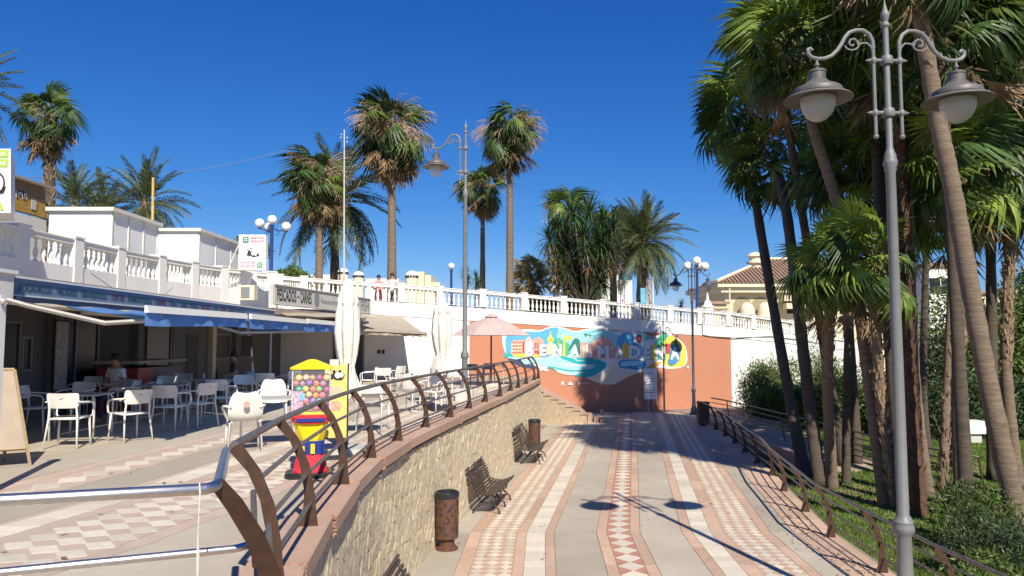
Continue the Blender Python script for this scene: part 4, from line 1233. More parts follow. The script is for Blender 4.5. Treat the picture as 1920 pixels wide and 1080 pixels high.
mt('PUNTO DE', .08, .17, .60, .23, M_pinkp); mt('ENCUENTRO', .08, .07, .63, .14, M_pinkp)
def mshape(pts, mater, name, off=.012):
    m = MB(); m.prism([BLc + u * W * x + v * H * y - n * off for x, y in pts], [BLc + u * W * x + v * H * y - n * (off + .004) for x, y in pts]); return m.build(name, mater, mp)
def disc(x, y, rx, ry, k=14): return [(x + rx * math.cos(q * 2 * math.pi / k), y + ry * math.sin(q * 2 * math.pi / k)) for q in range(k)]
mshape([(.14, .77), (.36, .77), (.36, .94), (.14, .94)], M_green, 'green_square'); mshape([(.70, .06), (.90, .06), (.90, .21), (.70, .21)], M_green, 'green_square')
for bx, by in ((.25, .855), (.80, .135)):
    for q in range(4):
        a = q * math.pi / 2 + math.pi / 4
        mshape([(bx, by), (bx + .08 * math.cos(a - .25), by + .06 * math.sin(a - .25)), (bx + .08 * math.cos(a + .25), by + .06 * math.sin(a + .25))], M_signw, 'arrow', .018)
for q in range(36):
    a = q * math.pi / 18
    mshape(disc(.48 + .36 * math.cos(a), .48 + .25 * math.sin(a), .018, .010, 5), M_inkgrey, 'ring_mark')
mshape(disc(.58, .46, .17, .10), M_ink, 'emblem'); mshape(disc(.60, .47, .13, .085), M_signw, 'emblem', .018)
for x, y, a, c in ((.38, .44, .07, .05), (.40, .53, .04, .03), (.36, .50, .03, .04), (.46, .60, .03, .02), (.58, .40, .04, .02), (.72, .42, .06, .03), (.34, .58, .02, .015)):
    mshape(disc(x, y, a, c, 10), M_ink, 'emblem_spot', .022)
m = MB(); m.tube([P(447, 460, D_ + .1), P(428, 505, 28.9)], .025, 6); m.build('stay', M_awnw, mp)
# green and white light box at the left edge
ls = thing('tall_light_box', 'white light box with lime green bands cut by the left edge of the view', 'sign', tuple(P(0, 400, 16)))
D_ = 16.0
TLc, TRc, BLc, BRc = P(-60, 270, D_), P(20, 279, D_), P(-60, 402, D_), P(20, 399, D_)
for q in (TLc,): q.z = TRc.z
BLc.z = BRc.z; BLc.x = TLc.x
n = Vector((-.12, 1, 0)).normalized() * 1.0
m = MB(); sd = P(29, 282, D_ + 1.1) - TRc; sd.z = 0
m.prism([BLc, BRc, BRc + sd, BLc + sd], [TLc, TRc, TRc + sd, TLc + sd]); m.build('box', M_signw, ls)
u = Vector((1, 0, 0)); W = TRc.x - TLc.x; H = TRc.z - BRc.z; n = Vector((0, 1, 0))
def ls_rect(x0, y0, x1, y1, mater, name, off=.006):
    m = MB(); pts = [(x0, y0), (x1, y0), (x1, y1), (x0, y1)]
    m.prism([BLc + u * W * x + v * H * y - n * off for x, y in pts], [BLc + u * W * x + v * H * y - n * (off + .004) for x, y in pts]); m.build(name, mater, ls)
ls_rect(.02, .86, .96, .98, M_lime, 'green_band'); ls_rect(.02, .71, .96, .835, M_lime, 'green_band')
lettering('word', 'CERVECERIA', M_signw, ls, BLc + u * W * .12 + v * H * .885, u, v, W * .80, H * .07, off=.02, bold=.03)
lettering('word', 'TAPAS', M_signw, ls, BLc + u * W * .4 + v * H * .735, u, v, W * .52, H * .07, off=.02, bold=.03)
lettering('word', 'LA', M_lime, ls, BLc + u * W * .5 + v * H * .04, u, v, W * .42, H * .17, off=.02, bold=.05)
m = MB(); m.tube([BLc + u * W * (.70 + .2 * math.cos(q * .33)) + v * H * (.46 + .17 * math.sin(q * .33)) - n * .02 for q in range(-5, 6)], .018, 5); m.build('ring_mark', M_ink, ls)
m = MB(); m.prism([BLc + u * W * x + v * H * y - n * .02 for x, y in [(.74, .33), (.86, .36), (.95, .42), (.90, .31), (.76, .29)]], [BLc + u * W * x + v * H * y - n * .026 for x, y in [(.74, .33), (.86, .36), (.95, .42), (.90, .31), (.76, .29)]]); m.build('emblem', M_ink, ls)
# brown shop fascia behind
bk = thing('brown_kiosk', 'white kiosk with an ochre and brown printed fascia at the far left', 'kiosk', (-13.5, 20.5, 5.3))
m = MB(); m.box((-14.85, 19.2, 6.02), (2.9, 4.2, 1.9)); m.build('wall', M_offwhite, bk)
def kx(px, py): return P(px, py, -13.3 * FPX / (px - 960))
k0t, k1t, k0b, k1b = kx(20, 333), kx(85, 353), kx(20, 391), kx(85, 412)
k0m, k1m = kx(20, 366), kx(85, 379)
k1t.z = k0t.z; k1b.z = k0b.z; k0m.z = k1m.z = k0b.z + .56 * (k0t.z - k0b.z)
dx = Vector((-.15, 0, 0))
m = MB(); m.prism([k0b, k1b, k1b + dx, k0b + dx], [k0m, k1m, k1m + dx, k0m + dx]); m.build('lower_fascia', mat('ochre_print', (.40, .23, .035), .6, var=.3, scale=5, aniso=(1, 1, 8)), bk)
m = MB(); m.prism([k0m, k1m, k1m + dx, k0m + dx], [k0t, k1t, k1t + dx, k0t + dx]); m.build('upper_fascia', mat('brown_print', (.20, .125, .06), .6, var=.3, scale=5, aniso=(1, 1, 8)), bk)
m = MB(); m.box((-14.5, 19.9, k0t.z + .04), (2.4, 3.0, .06)); m.build('roof', M_flatroof, bk)
ud = (k1b - k0b).normalized(); hh = k0t.z - k0b.z
lettering('word', 'rt', M_signw, bk, k0b + ud * .15 + Vector((0, 0, hh * .42)), ud, (0, 0, 1), .48, hh * .27, off=.010, bold=.05)
lettering('word', 'rt', M_ink, bk, k0b + ud * .19 + Vector((0, 0, hh * .44)), ud, (0, 0, 1), .40, hh * .24, off=.016, bold=.0)
m = MB(); q = k0b + ud * .80
m.prism([q + Vector((.01, 0, hh * .16)), q + ud * .22 + Vector((.01, 0, hh * .16)), q + ud * .22 + Vector((.01, 0, hh * .48)), q + Vector((.01, 0, hh * .48))],
        [q + Vector((.02, 0, hh * .16)), q + ud * .22 + Vector((.02, 0, hh * .16)), q + ud * .22 + Vector((.02, 0, hh * .48)), q + Vector((.02, 0, hh * .48))]); m.build('notice', M_signgrey, bk)
# white kiosk boxes
def kiosk(label, D0, D1, px0, px1, pxe, ytop, group):
    x0 = (px0 - 960) / FPX * D0; x1 = (px1 - 960) / FPX * D0
    zt = P(px1, ytop, D0).z
    t = thing('white_kiosk', label, 'kiosk', ((x0 + x1) / 2, (D0 + D1) / 2, 5.3), group=group)
    m = MB(); m.box(((x0 + x1) / 2, (D0 + D1) / 2, (5.1 + zt) / 2), (x1 - x0, D1 - D0, zt - 5.1)); m.build('wall', M_white, t)
    m = MB(); m.box(((x0 + x1) / 2, (D0 + D1) / 2, zt + .06), (x1 - x0 + .25, D1 - D0 + .25, .12)); m.build('roof', M_offwhite, t)
    m = MB(); n_ = 3
    for k in range(n_ + 1):
        m.box((x1 + .015, D0 + .05 + (D1 - D0 - .1) * k / n_, (5.1 + zt) / 2), (.03, .06, zt - 5.15))
    m.build('corner_strip', M_offwhite, t)
    return t
kiosk('white boxy kiosk nearest the tall fan palm on the left', 24.0, 27.2, 84, 202, 285, 396, 'white kiosks on the promenade')
kiosk('white boxy kiosk just left of the meeting point sign', 28.6, 33.6, 285, 368, 447, 434, 'white kiosks on the promenade')
yp = thing('yellow_pole', 'thin yellow wooden pole rising beside the white kiosks', 'pole', (-13.9, 28, 5.3))
m = MB(); m.tube([P(285, 500, 28), P(287, 333, 28)], [.06, .045], 8); m.build('shaft', mat('pole_yellow', (.55, .36, .1), .7, var=.2, scale=6), yp)
# air conditioning box on the roof
ac = thing('air_conditioner', 'small cream air conditioner box on the roof edge below the meeting point sign', 'air conditioner', tuple(P(466, 555, 27)))
m = MB(); c = P(466, 549, 27.5); m.box(tuple(c), (.55, .4, .55)); m.build('case', M_cream2, ac)
m = MB(); m.box((c.x - .05, c.y - .21, c.z), (.32, .02, .4)); m.build('grille', M_inkgrey, ac)
sp = thing('white_box_on_rail', 'small white box hung on the balustrade under the meeting point sign', 'box', tuple(P(461, 520, 29)))
m = MB(); c = P(462, 521, 29.4); m.box(tuple(c), (.35, .25, .5), ry=.3); m.build('case', M_signw, sp)
# roof pipes
m = MB(); m.tube([(-8.9, 17.0, 4.66), (-9.1, 22, 4.68), (-9.4, 29, 4.72)], .03, 6)
tag(m.build('roof_pipe', M_signw), 'thin white pipe running along the restaurant roof', 'pipe')
# ================================================================ street lamps
def lamp(label, loc, arms=(-1, 1), scale=1.0, paint_=None, shade=None, rz=0.0, group='green-grey swan neck street lamps', block=None):
    t = thing('street_lamp', label, 'street lamp', loc, rz, group)
    t.scale = (scale,) * 3
    pm = paint_ or M_lamp; sm = shade or M_shade
    def o(name, mb, mater, par=None, smooth=True):
        me = mb.mesh(name, mater, smooth); return link(name, me, par or t)
    m = MB(); m.lathe([(.19, 0), (.19, .12), (.15, .16), (.15, .3), (.11, .36), (.085, .5), (.076, 1.06), (.088, 1.09), (.112, 1.13), (.112, 1.17), (.098, 1.20), (.105, 1.23), (.08, 1.27), (.062, 1.31), (.060, 2.8), (.052, 5.30), (.064, 5.33), (.064, 5.36), (.078, 5.40), (.078, 5.43), (.064, 5.47), (.066, 5.50), (.05, 5.54), (.036, 5.6), (.032, 7.06), (.05, 7.08), (.052, 7.1), (.028, 7.14), (.045, 7.2), (.05, 7.24), (.03, 7.28), (.012, 7.36), (.002, 7.44)], n=18)
    o('pole', m, pm)
    for zc in (6.02, 6.66):
        m = MB(); m.lathe([(.06, -.05), (.068, -.03), (.068, .03), (.06, .05)], (0, 0, zc), 14)
        for s in arms:
            m.tube([(0, 0, zc), (.10 * s, 0, zc), (.155 * s, 0, zc)], [.026, .022, .022], 8)
            m.lathe([(.022, -.04), (.036, -.02), (.036, .02), (.022, .04)], (.15 * s, 0, zc), 10)
            m.tube([(.17 * s, 0, zc), (.20 * s, 0, zc), (.245 * s, 0, zc)], [.016, .02, .002], 8)
        o('clamp', m, pm)
    for s in arms:
        m = MB()
        m.tube([(.15 * s, 0, 5.76), (.15 * s, 0, 5.9), (.15 * s, 0, 6.5), (.15 * s, 0, 6.82)], .02, 8)
        m.sphere((.15 * s, 0, 5.73), .033, 8)
        pts = [(.15, 6.80), (.155, 6.90), (.19, 6.98), (.26, 7.03), (.34, 7.03), (.42, 7.0), (.47, 6.94), (.51, 6.86), (.56, 6.78), (.63, 6.71), (.71, 6.675), (.79, 6.67), (.86, 6.69), (.895, 6.73), (.90, 6.78), (.87, 6.80), (.85, 6.77)]
        sm_ = []
        for i in range(len(pts) - 1):
            sm_ += [pts[i], ((pts[i][0] + pts[i + 1][0]) / 2, (pts[i][1] + pts[i + 1][1]) / 2)]
        sm_.append(pts[-1])
        m.tube([(x * s, 0, z) for x, z in sm_], [.024] * (len(sm_) - 4) + [.022, .02, .02, .024], 8)
        # inner scroll
        sc = [(.15, 6.74), (.175, 6.83), (.22, 6.875), (.28, 6.87), (.325, 6.85), (.335, 6.90), (.37, 6.925), (.41, 6.91), (.425, 6.87), (.405, 6.84), (.37, 6.845)]
        m.tube([(x * s, 0, z) for x, z in sc], .013, 6)
        big = [(.465 + .085 * math.cos(q) - .07, 6.86 + .075 * math.sin(q)) for q in [(-.3 - .33 * i) for i in range(11)]]
        m.tube([(x * s, 0, z) for x, z in big], .011, 6)
        o('arm', m, pm)
        X = .80 * s
        m = MB(); m.lathe([(.012, 6.66), (.016, 6.62), (.03, 6.60), (.03, 6.585), (.018, 6.575), (.018, 6.55), (.035, 6.545), (.085, 6.53), (.098, 6.52), (.098, 6.50), (.09, 6.495), (.09, 6.42), (.10, 6.41), (.10, 6.40), (.115, 6.39), (.15, 6.355), (.21, 6.325), (.25, 6.30), (.262, 6.28), (.262, 6.235), (.25, 6.23), (.27, 6.225), (.34, 6.20), (.37, 6.175), (.372, 6.168), (.34, 6.180), (.22, 6.20), (.05, 6.21)], (X, 0, 0), 28)
        h = o('shade', m, sm)
        m = MB(); m.lathe([(.185, 6.20), (.19, 6.15), (.185, 6.10), (.165, 6.03), (.13, 5.97), (.08, 5.925), (.03, 5.905), (.001, 5.90)], (X, 0, 0), 22, cap=False)
        o('globe', m, M_lglass, h, 'all')
        m = MB(); m.lathe([(.195, 6.21), (.2, 6.19), (.192, 6.18)], (X, 0, 0), 22); o('globe_collar', m, sm, h)
    return t
def glassmat():
    m = bpy.data.materials.new('milky_lamp_glass'); m.use_nodes = True
    N = m.node_tree.nodes; L = m.node_tree.links; b = N['Principled BSDF']
    b.inputs['Base Color'].default_value = (.75, .72, .66, 1); b.inputs['Roughness'].default_value = .18
    b.inputs['Alpha'].default_value = .5; b.inputs['Specular IOR Level'].default_value = .7
    return m
M_lglass = glassmat()
lamp('tall grey double-armed street lamp in the right foreground in front of the palms', (4.78, 9.3, 0), (-1, 1), 1.0, rz=R(2)).scale = (1.13, 1.13, 1.062)
blk = P(871, 752, 20.3)
lb = lamp('grey street lamp with a single arm to the left, standing on the terrace', (blk.x, 20.3, TZ), (-1,), 1.04, rz=R(-8))
bx = MB(); bx.box((blk.x, 20.3, TZ + .17), (.46, .46, .34)); tag(bx.build('lamp_plinth', M_signgrey), 'grey concrete plinth round the foot of the single-armed lamp', 'plinth')
lamp('dark double-armed street lamp at the far end of the plaza railing', (P(1300, 700, 36.0).x, 36.0, 0), (-1, 1), 1.0, M_lampd, M_lampd, rz=R(4))
def globe_lamp(label, loc, h, offs, r=.21, blue=M_blue, group='blue posts with white globes', scale=1):
    t = thing('globe_lamp', label, 'globe lamp', loc, 0, group)
    x, y, z = loc
    m = MB(); m.lathe([(.30, 0), (.30, .12), (.2, .16), (.17, .5), (.2, .55), (.12, .62), (.085, .8), (.07, h - .35), (.11, h - .3), (.11, h - .25), (.06, h - .2), (.05, h)], (x, y, z), 14)
    m.build('pole', blue, t, smooth=True)
    for dx, dy, dz in offs:
        m = MB()
        if abs(dx) + abs(dy) > .05:
            m.tube([(x, y, z + h - .35), (x + dx * .4, y + dy * .4, z + h - .5), (x + dx * .8, y + dy * .8, z + h - .45 + (dz + .2) * .3), (x + dx, y + dy, z + h + dz - .1)], .03, 6)
            m.tube([(x + dx * .3, y + dy * .3, z + h - .35), (x + dx * .5, y + dy * .5, z + h - .62), (x + dx * .25, y + dy * .25, z + h - .72)], .018, 5)
            m.lathe([(.05, -.03), (.09, .0), (.05, .04)], (x + dx, y + dy, z + h + dz - r - .02), 8)
            m.build('arm', blue, t, smooth=True)
        g_ = MB(); g_.sphere((x + dx, y + dy, z + h + dz), r, 16); g_.build('globe', M_globe, t, smooth='all')
    return t
q = P(508, 515, 33); globe_lamp('blue post with four white globes beside the meeting point sign', (q.x, 33, q.z - .9), P(507, 412, 33).z - q.z + .9, [(0, 0, 0), (-.52, -.1, -.17), (.62, .05, -.30), (-.3, .5, -.25)])
q = P(1308, 573, 42); globe_lamp('blue post with white globes rising behind the dark double-armed lamp', (q.x, 42, q.z - .8), P(1308, 489, 42).z - q.z + .8, [(0, 0, 0), (-.50, .1, -.28), (.42, -.1, -.32), (.2, .5, -.2)], r=.24)
q = P(846, 545, 46); globe_lamp('slim blue post with one white globe left of the single-armed lamp', (q.x, 46, q.z - 1), P(846, 499, 46).z - q.z + 1, [(0, 0, 0)])
q = P(1040, 560, 62); globe_lamp('small distant blue post with white globes behind the low hedge', (q.x, 62, q.z - 1), P(1040, 540, 62).z - q.z + 1, [(0, 0, 0), (-.35, 0, -.25), (.5, 0, -.3)])
# flag mast
fm = thing('flag_mast', 'very thin pale mast behind the closed umbrella', 'mast', tuple(P(645, 540, 36)))
m = MB(); m.tube([P(645, 560, 36), P(645.5, 243, 36)], [.05, .03], 8); m.build('shaft', M_signgrey, fm, smooth=True)
m = MB(); 
for a, b_ in ((640, 252), (651, 258), (639, 258), (651, 266)): m.sphere(P(a, b_, 36), .035, 6)
m.build('tip_fitting', M_signw, fm)
m = MB()
pa, pb_ = P(-20, 330, 40), P(560, 275, 60)
m.tube([pa.lerp(pb_, t) - Vector((0, 0, 1.0 * math.sin(math.pi * t))) for t in [i / 12 for i in range(13)]], .018, 4)
tag(m.build('overhead_wire', M_inkgrey), 'thin overhead wire crossing the sky above the date palms', 'wire')

# ================================================================ chairs and tables
def chair_parts(mater=M_chair, shell=False):
    P_ = []
    if not shell:
        m = MB(); m.prism([(-.20, -.20, .425), (.20, -.20, .425), (.22, .22, .43), (-.22, .22, .43)], [(-.20, -.20, .45), (.20, -.20, .45), (.22, .22, .458), (-.22, .22, .458)])
        P_.append(('seat', m, 'all'))
        m = MB(); n = 8; vs = []
        for j, (z, yb) in enumerate([(.60, -.215), (.64, -.225), (.74, -.245), (.81, -.262), (.825, -.268)]):
            w = [.19, .215, .225, .222, .20][j]
            for i in range(n + 1):
                u = -1 + 2 * i / n
                vs.append((w * u, yb - .035 + .05 * u * u, z))
        for z0, dy in ((0, 0), (1, .022)): pass
        k = len(vs); vs2 = [(x, y + .022, z) for x, y, z in vs]
        fs = []
        for j in range(4):
            for i in range(n):
                a = j * (n + 1) + i; fs += [(a, a + 1, a + n + 2, a + n + 1), (k + a, k + a + n + 1, k + a + n + 2, k + a + 1)]
        for i in range(n): fs += [(i, k + i, k + i + 1, i + 1), (4 * (n + 1) + i, 4 * (n + 1) + i + 1, k + 4 * (n + 1) + i + 1, k + 4 * (n + 1) + i)]
        for j in range(4): fs += [(j * (n + 1), (j + 1) * (n + 1), k + (j + 1) * (n + 1), k + j * (n + 1)), (j * (n + 1) + n, k + j * (n + 1) + n, k + (j + 1) * (n + 1) + n, (j + 1) * (n + 1) + n)]
        m.add(vs + vs2, fs); P_.append(('backrest', m, True))
    else:
        m = MB(); n = 8; vs = []
        rows = [(.45, .24, .20), (.435, .05, .22), (.44, -.10, .225), (.47, -.18, .23), (.55, -.225, .24), (.66, -.25, .235), (.76, -.275, .21), (.83, -.29, .17), (.85, -.295, .12)]
        for z, y, w in rows:
            for i in range(n + 1):
                u = -1 + 2 * i / n; vs.append((w * u, y + .03 * u * u, z + .02 * u * u))
        k = len(vs); vs2 = [(x, y + .012, z + .012) for x, y, z in vs]; fs = []
        for j in range(len(rows) - 1):
            for i in range(n):
                a = j * (n + 1) + i; fs += [(a, a + 1, a + n + 2, a + n + 1), (k + a, k + a + n + 1, k + a + n + 2, k + a + 1)]
        m.add(vs + vs2, fs); P_.append(('shell', m, 'all'))
    for s in (-1, 1):
        m = MB()
        if shell: m.tube([(.20 * s, -.24, .66), (.26 * s, -.16, .67), (.29 * s, .0, .66), (.29 * s, .14, .63), (.26 * s, .21, .55), (.21 * s, .20, .45)], .018, 6)
        else: m.tube([(.20 * s, -.235, .70), (.25 * s, -.2, .69), (.265 * s, .12, .67), (.265 * s, .19, .65), (.265 * s, .215, .60), (.262 * s, .20, .47), (.22 * s, .19, .44)], .0145, 6)
        P_.append(('armrest', m, 'all'))
    for s in (-1, 1):
        m = MB(); m.tube([(.185 * s, -.245, .82 if not shell else .45), (.19 * s, -.215, .6 if not shell else .44), (.20 * s, -.20, .44), (.235 * s, -.27, 0)], [.014, .016, .018, .014], 6); P_.append(('leg', m, 'all'))
        m = MB(); m.tube([(.215 * s, .19, .45), (.235 * s, .22, 0)], [.018, .014], 6); P_.append(('leg', m, 'all'))
    return [(nm, mb.mesh(nm, mater, sm)) for nm, mb, sm in P_]
CH = chair_parts(); CHS = chair_parts(shell=True); CHN = chair_parts(M_navy)
m = MB(); m.prism([(-.03, -.285, .735), (.035, -.285, .752), (.035, -.285, .757), (-.03, -.285, .742)], [(-.03, -.287, .735), (.035, -.287, .752), (.035, -.287, .757), (-.03, -.287, .742)])
LOGO = m.mesh('printed_mark', M_inkgrey)
m = MB(); m.lathe([(.045, 0), (.045, .002)], n=12); LOGOR = m.mesh('round_mark', mat('faded_red_print', (.5, .25, .2), .6))
def chair(label, x, y, rz, kind='arm', group='white plastic armchairs on the terrace', z=TZ):
    t = thing('chair', label, 'chair', (x, y, z), R(rz), group)
    for nm, me in (CH if kind == 'arm' else CHS if kind == 'shell' else CHN): link(nm, me, t)
    if kind == 'arm': link('printed_mark', LOGO, t)
    if kind == 'shell': link('printed_mark', LOGOR, t, (0, -.325, .70), (R(80), 0, 0))
    return t
def tp(px, py): return G(px, py, TZ)
CHAIRS = [
 ('armchair seen from behind, at the near square table right of the A-board', 127, 838, 8, 'arm'),
 ('armchair half hidden by the A-board, its back to the left', 66, 812, -80, 'arm'),
 ('armchair on the far side of the near square table, facing the camera', 140, 800, 175, 'arm'),
 ('armchair facing left, right of the near square table in full sun', 243, 826, 55, 'arm'),
 ('armchair seen from behind, half in shade right of the sunlit one', 318, 808, -3, 'arm'),
 ('armchair facing left at the shade line beside the dark table', 372, 800, 62, 'arm'),
 ('armchair in the shade seen from behind, farther along the shade line', 412, 786, 0, 'arm'),
 ('shaded armchair behind the sunlit one with only its back showing', 231, 792, 100, 'arm'),
 ('shaded green-grey armchair in front of the seated person', 158, 778, 170, 'arm'),
 ('shaded armchair on the far side of the dark table, facing the camera', 302, 776, 178, 'arm'),
 ('shaded armchair deep under the awning right of the seated person', 332, 766, 170, 'arm'),
 ('shaded armchair behind the crossbar post', 452, 772, 190, 'arm'),
 ('shaded armchair left of the vending machine under the blue awning', 498, 762, 10, 'arm'),
 ('shaded armchair just behind the red and yellow vending machine', 540, 752, 60, 'arm'),
 ('white rounded shell chair left of the vending machine, seen from behind', 456, 846, 25, 'shell'),
 ('white rounded shell chair facing away, between table and vending machine', 512, 800, -160, 'shell'),
 ('white armchair behind the first closed umbrella, seen from behind', 700, 806, -8, 'arm'),
 ('white shell chair left of the second closed umbrella, tilted towards the rail', 768, 772, -25, 'shell'),
 ('white shell chair behind the railing post near the second closed umbrella', 828, 748, -30, 'shell'),
 ('white armchair against the shaded end wall, leftmost of the three', 690, 740, 95, 'arm'),
 ('white armchair against the shaded end wall, middle of the three', 718, 742, 10, 'arm'),
 ('white armchair against the shaded end wall, rightmost of the three', 741, 735, 60, 'arm'),
 ('white armchair right of the shadow edge on the sunlit wall', 788, 733, 200, 'arm'),
 ('white armchair at the railing just left of the single-armed lamp', 848, 730, -40, 'arm'),
 ('white armchair under the second closed umbrella', 812, 770, 150, 'arm'),
]
for lab, px, py, rz, kind in CHAIRS:
    q = tp(px, py); chair(lab, q.x, q.y, rz, kind)
for lab, px, py, rz in (('navy chair right of the single-armed lamp pole', 889, 727, -20), ('navy chair under the pink parasol near the far railing', 912, 724, 30)):
    q = tp(px, py); chair(lab, q.x, q.y, rz, 'navy', 'navy chairs under the parasol')
def table(label, px, py, rz=0, w=.72, mater=M_table, legm=M_chair, group='cafe tables on the terrace'):
    q = tp(px, py); t = thing('table', label, 'table', (q.x, q.y, TZ), R(rz), group)
    m = MB(); h = w / 2; m.box((0, 0, .725), (w, w, .022)); link('tabletop', m.mesh('tabletop', mater), t)
    for sx in (-1, 1):
        for sy in (-1, 1):
            m = MB(); m.tube([(sx * (h - .09), sy * (h - .09), .71), (sx * (h - .04), sy * (h - .04), .69), (sx * (h - .02), sy * (h - .02), .62), (sx * (h - .02), sy * (h - .02), 0)], .017, 6)
            link('leg', m.mesh('leg', legm, 'all'), t)
    return t
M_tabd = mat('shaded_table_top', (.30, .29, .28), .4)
T1 = table('small square table by the A-board, half in the sun', 152, 822, 5)
T2 = table('dark square table at the shade line with a napkin holder on it', 306, 790, 5, .8, M_tabd)
T3 = table('long shaded table with a dark bottle, behind the shade line', 395, 772, 10, .9, M_tabd)
T4 = table('shaded table with a small white pyramid on it under the blue awning', 462, 758, 0, .9, M_tabd)
T5 = table('grey square table left of the vending machine in the sun', 500, 835, 20, .8)
T6 = table('white square table under the first closed umbrella', 668, 812, 10, .9, M_chair)
T7 = table('white square table beside the second closed umbrella', 800, 752, 15, .8, M_chair)
T8 = table('white table behind the far railing under the pink parasol', 925, 722, 0, .8, M_chair)
def topof(t): return (t.location.x, t.location.y, TZ + .737)
x, y, z = topof(T2)
nh = thing('napkin_holder', 'small bright white napkin holder on the dark table', 'napkin holder', (x - .1, y, z)); m = MB(); m.box((x - .1, y, z + .05), (.11, .06, .10), rz=.5, ry=.25); m.build('napkins', M_signw, nh)
for (T, dx, hh, lab, mt_) in ((T3, .1, .26, 'dark glass bottle on the long shaded table', M_ink), (T3, -.15, .16, 'small glass jar beside the dark bottle', M_signgrey), (T4, -.2, .2, 'dull turquoise bottle on the shaded table with the pyramid', M_teal)):
    x, y, z = topof(T); m = MB(); m.lathe([(.03, 0), (.035, .01), (.035, hh * .6), (.014, hh * .78), (.012, hh), (.003, hh + .001)], (x + dx, y + dx * .5, z), 10)
    o = m.build('bottle', mt_, smooth=True); tag(o, lab, 'bottle')
x, y, z = topof(T4); m = MB(); m.lathe([(.11, 0), (.10, .03), (.03, .10), (.012, .24), (.002, .27)], (x + .12, y, z), 8); tag(m.build('sailboat_ornament', M_signgrey), 'small pale pointed ornament on the shaded table', 'ornament')

# ================================================================ umbrellas
def closed_umbrella(label, px, ptop, D, k=1.0):
    top = P(px, ptop, D); x, y = top.x, D; H = top.z - TZ
    t = thing('closed_umbrella', label, 'umbrella', (x, y, TZ), group='closed white umbrellas')
    m = MB(); m.tube([(x, y, TZ), (x, y, top.z - .05)], .025, 8); m.build('pole', M_awnw, t)
    m = MB(); m.box((x, y, TZ + .06), (.55, .55, .12), rz=.4); m.build('base', M_ink if k > 1 else M_signgrey, t)
    def fold(q, z): 
        return 1 + .13 * math.sin(q * 8 + z * .7) + .05 * math.sin(q * 13 + z * 2.1)
    z0 = top.z
    pr = [(.10, -.78 * 1.05), (.13, -.70), (.155, -.63), (.17, -.50), (.12, -.25), (.07, -.06), (.03, -.005), (.01, 0)]
    m = MB(); m.lathe([(r * k, z0 + z * .55) for r, z in pr], (x, y, 0), 32, squash=fold, cap=False); cap = m.build('top_flap', M_umb, t, smooth='all')
    L = H * .60
    pr = [(.17, -L + .0), (.165, -L * .97), (.115, -L * .82), (.155, -L * .70), (.195, -L * .5), (.18, -L * .3), (.13, -L * .14), (.06, -L * .08)]
    def fold2(q, z): return 1 + .14 * math.sin(q * 9 + z * 1.1) + .07 * math.sin(q * 5 - z * 3) + .05 * math.sin(q * 21 + z)
    m = MB(); m.lathe([(r * k, z0 + z) for r, z in pr], (x, y, 0), 72, squash=fold2, cap=False); m.build('cloth', M_umb, t, smooth='all')
    # skirt below the tie: hanging flaps
    m = MB()
    for a in range(7):
        q = a * .9 + .3; r = .18 * k; zt = z0 - L * .82
        d = Vector((math.cos(q), math.sin(q), 0)); e = Vector((-d.y, d.x, 0)); c = Vector((x, y, zt)) + d * .09 * k
        m.add([c - e * .05, c + e * .05, c + d * r * .7 + e * .13 - Vector((0, 0, .34)), c + d * r * .9 - Vector((0, 0, .52)), c + d * r * .5 - e * .13 - Vector((0, 0, .30))], [(0, 1, 2, 4), (4, 2, 3)])
    m.build('loose_flap', M_umb, t)
    m = MB(); m.lathe([(.118 * k, -.02), (.125 * k, 0), (.118 * k, .02)], (x, y, z0 - L * .82), 20, cap=False); m.build('tie_band', M_umb, t)
    return t
closed_umbrella('closed white umbrella nearest the vending machine, standing tall above the railing', 653, 528, 10.6, .86)
closed_umbrella('closed white umbrella farther back, against the white wall beside the lamp', 829, 562, 17.5, 1.15)
# open parasol
ap_ = P(921, 591, 27.0)
pu = thing('open_parasol', 'open pinkish parasol in front of the terracotta wall', 'umbrella', (ap_.x, 27, TZ))
m = MB(); m.tube([(ap_.x, 27, TZ), (ap_.x, 27, ap_.z)], .03, 8); m.build('pole', M_brown, pu)
m = MB(); n = 8; z0 = P(850, 629, 27).z; vs = [(ap_.x, 27, ap_.z)]; 
ring1 = []; ring2 = []
for i in range(16):
    q = i * math.pi / 8 + math.pi / 8; r = 1.5 if i % 2 == 0 else 1.36
    ring1.append((ap_.x + .75 * math.cos(q), 27 + .75 * math.sin(q), ap_.z - (ap_.z - z0) * .40 - (.02 if i % 2 else 0)))
    ring2.append((ap_.x + r * math.cos(q), 27 + r * math.sin(q), z0 + (.0 if i % 2 == 0 else .0)))
vs += ring1 + ring2
fs = [(0, 1 + i, 1 + (i + 1) % 16) for i in range(16)] + [(1 + i, 17 + i, 17 + (i + 1) % 16, 1 + (i + 1) % 16) for i in range(16)]
m.add(vs, fs); m.build('canopy', M_umbp, pu)
m = MB(); m.lathe([(.30, -.09), (.22, -.05), (.02, .05)], (ap_.x, 27, ap_.z + .02), 8); m.build('vent_cap', M_umbp, pu)
m = MB()
for i in range(8):
    q = i * math.pi / 4 + math.pi / 8; m.tube([(ap_.x, 27, ap_.z - .06), (ap_.x + 1.48 * math.cos(q), 27 + 1.48 * math.sin(q), z0 + .0)], .012, 4)
m.build('ribs', M_brown, pu)
m = MB(); m.box((ap_.x, 27, TZ + .05), (.5, .5, .1)); m.build('base', M_signgrey, pu)

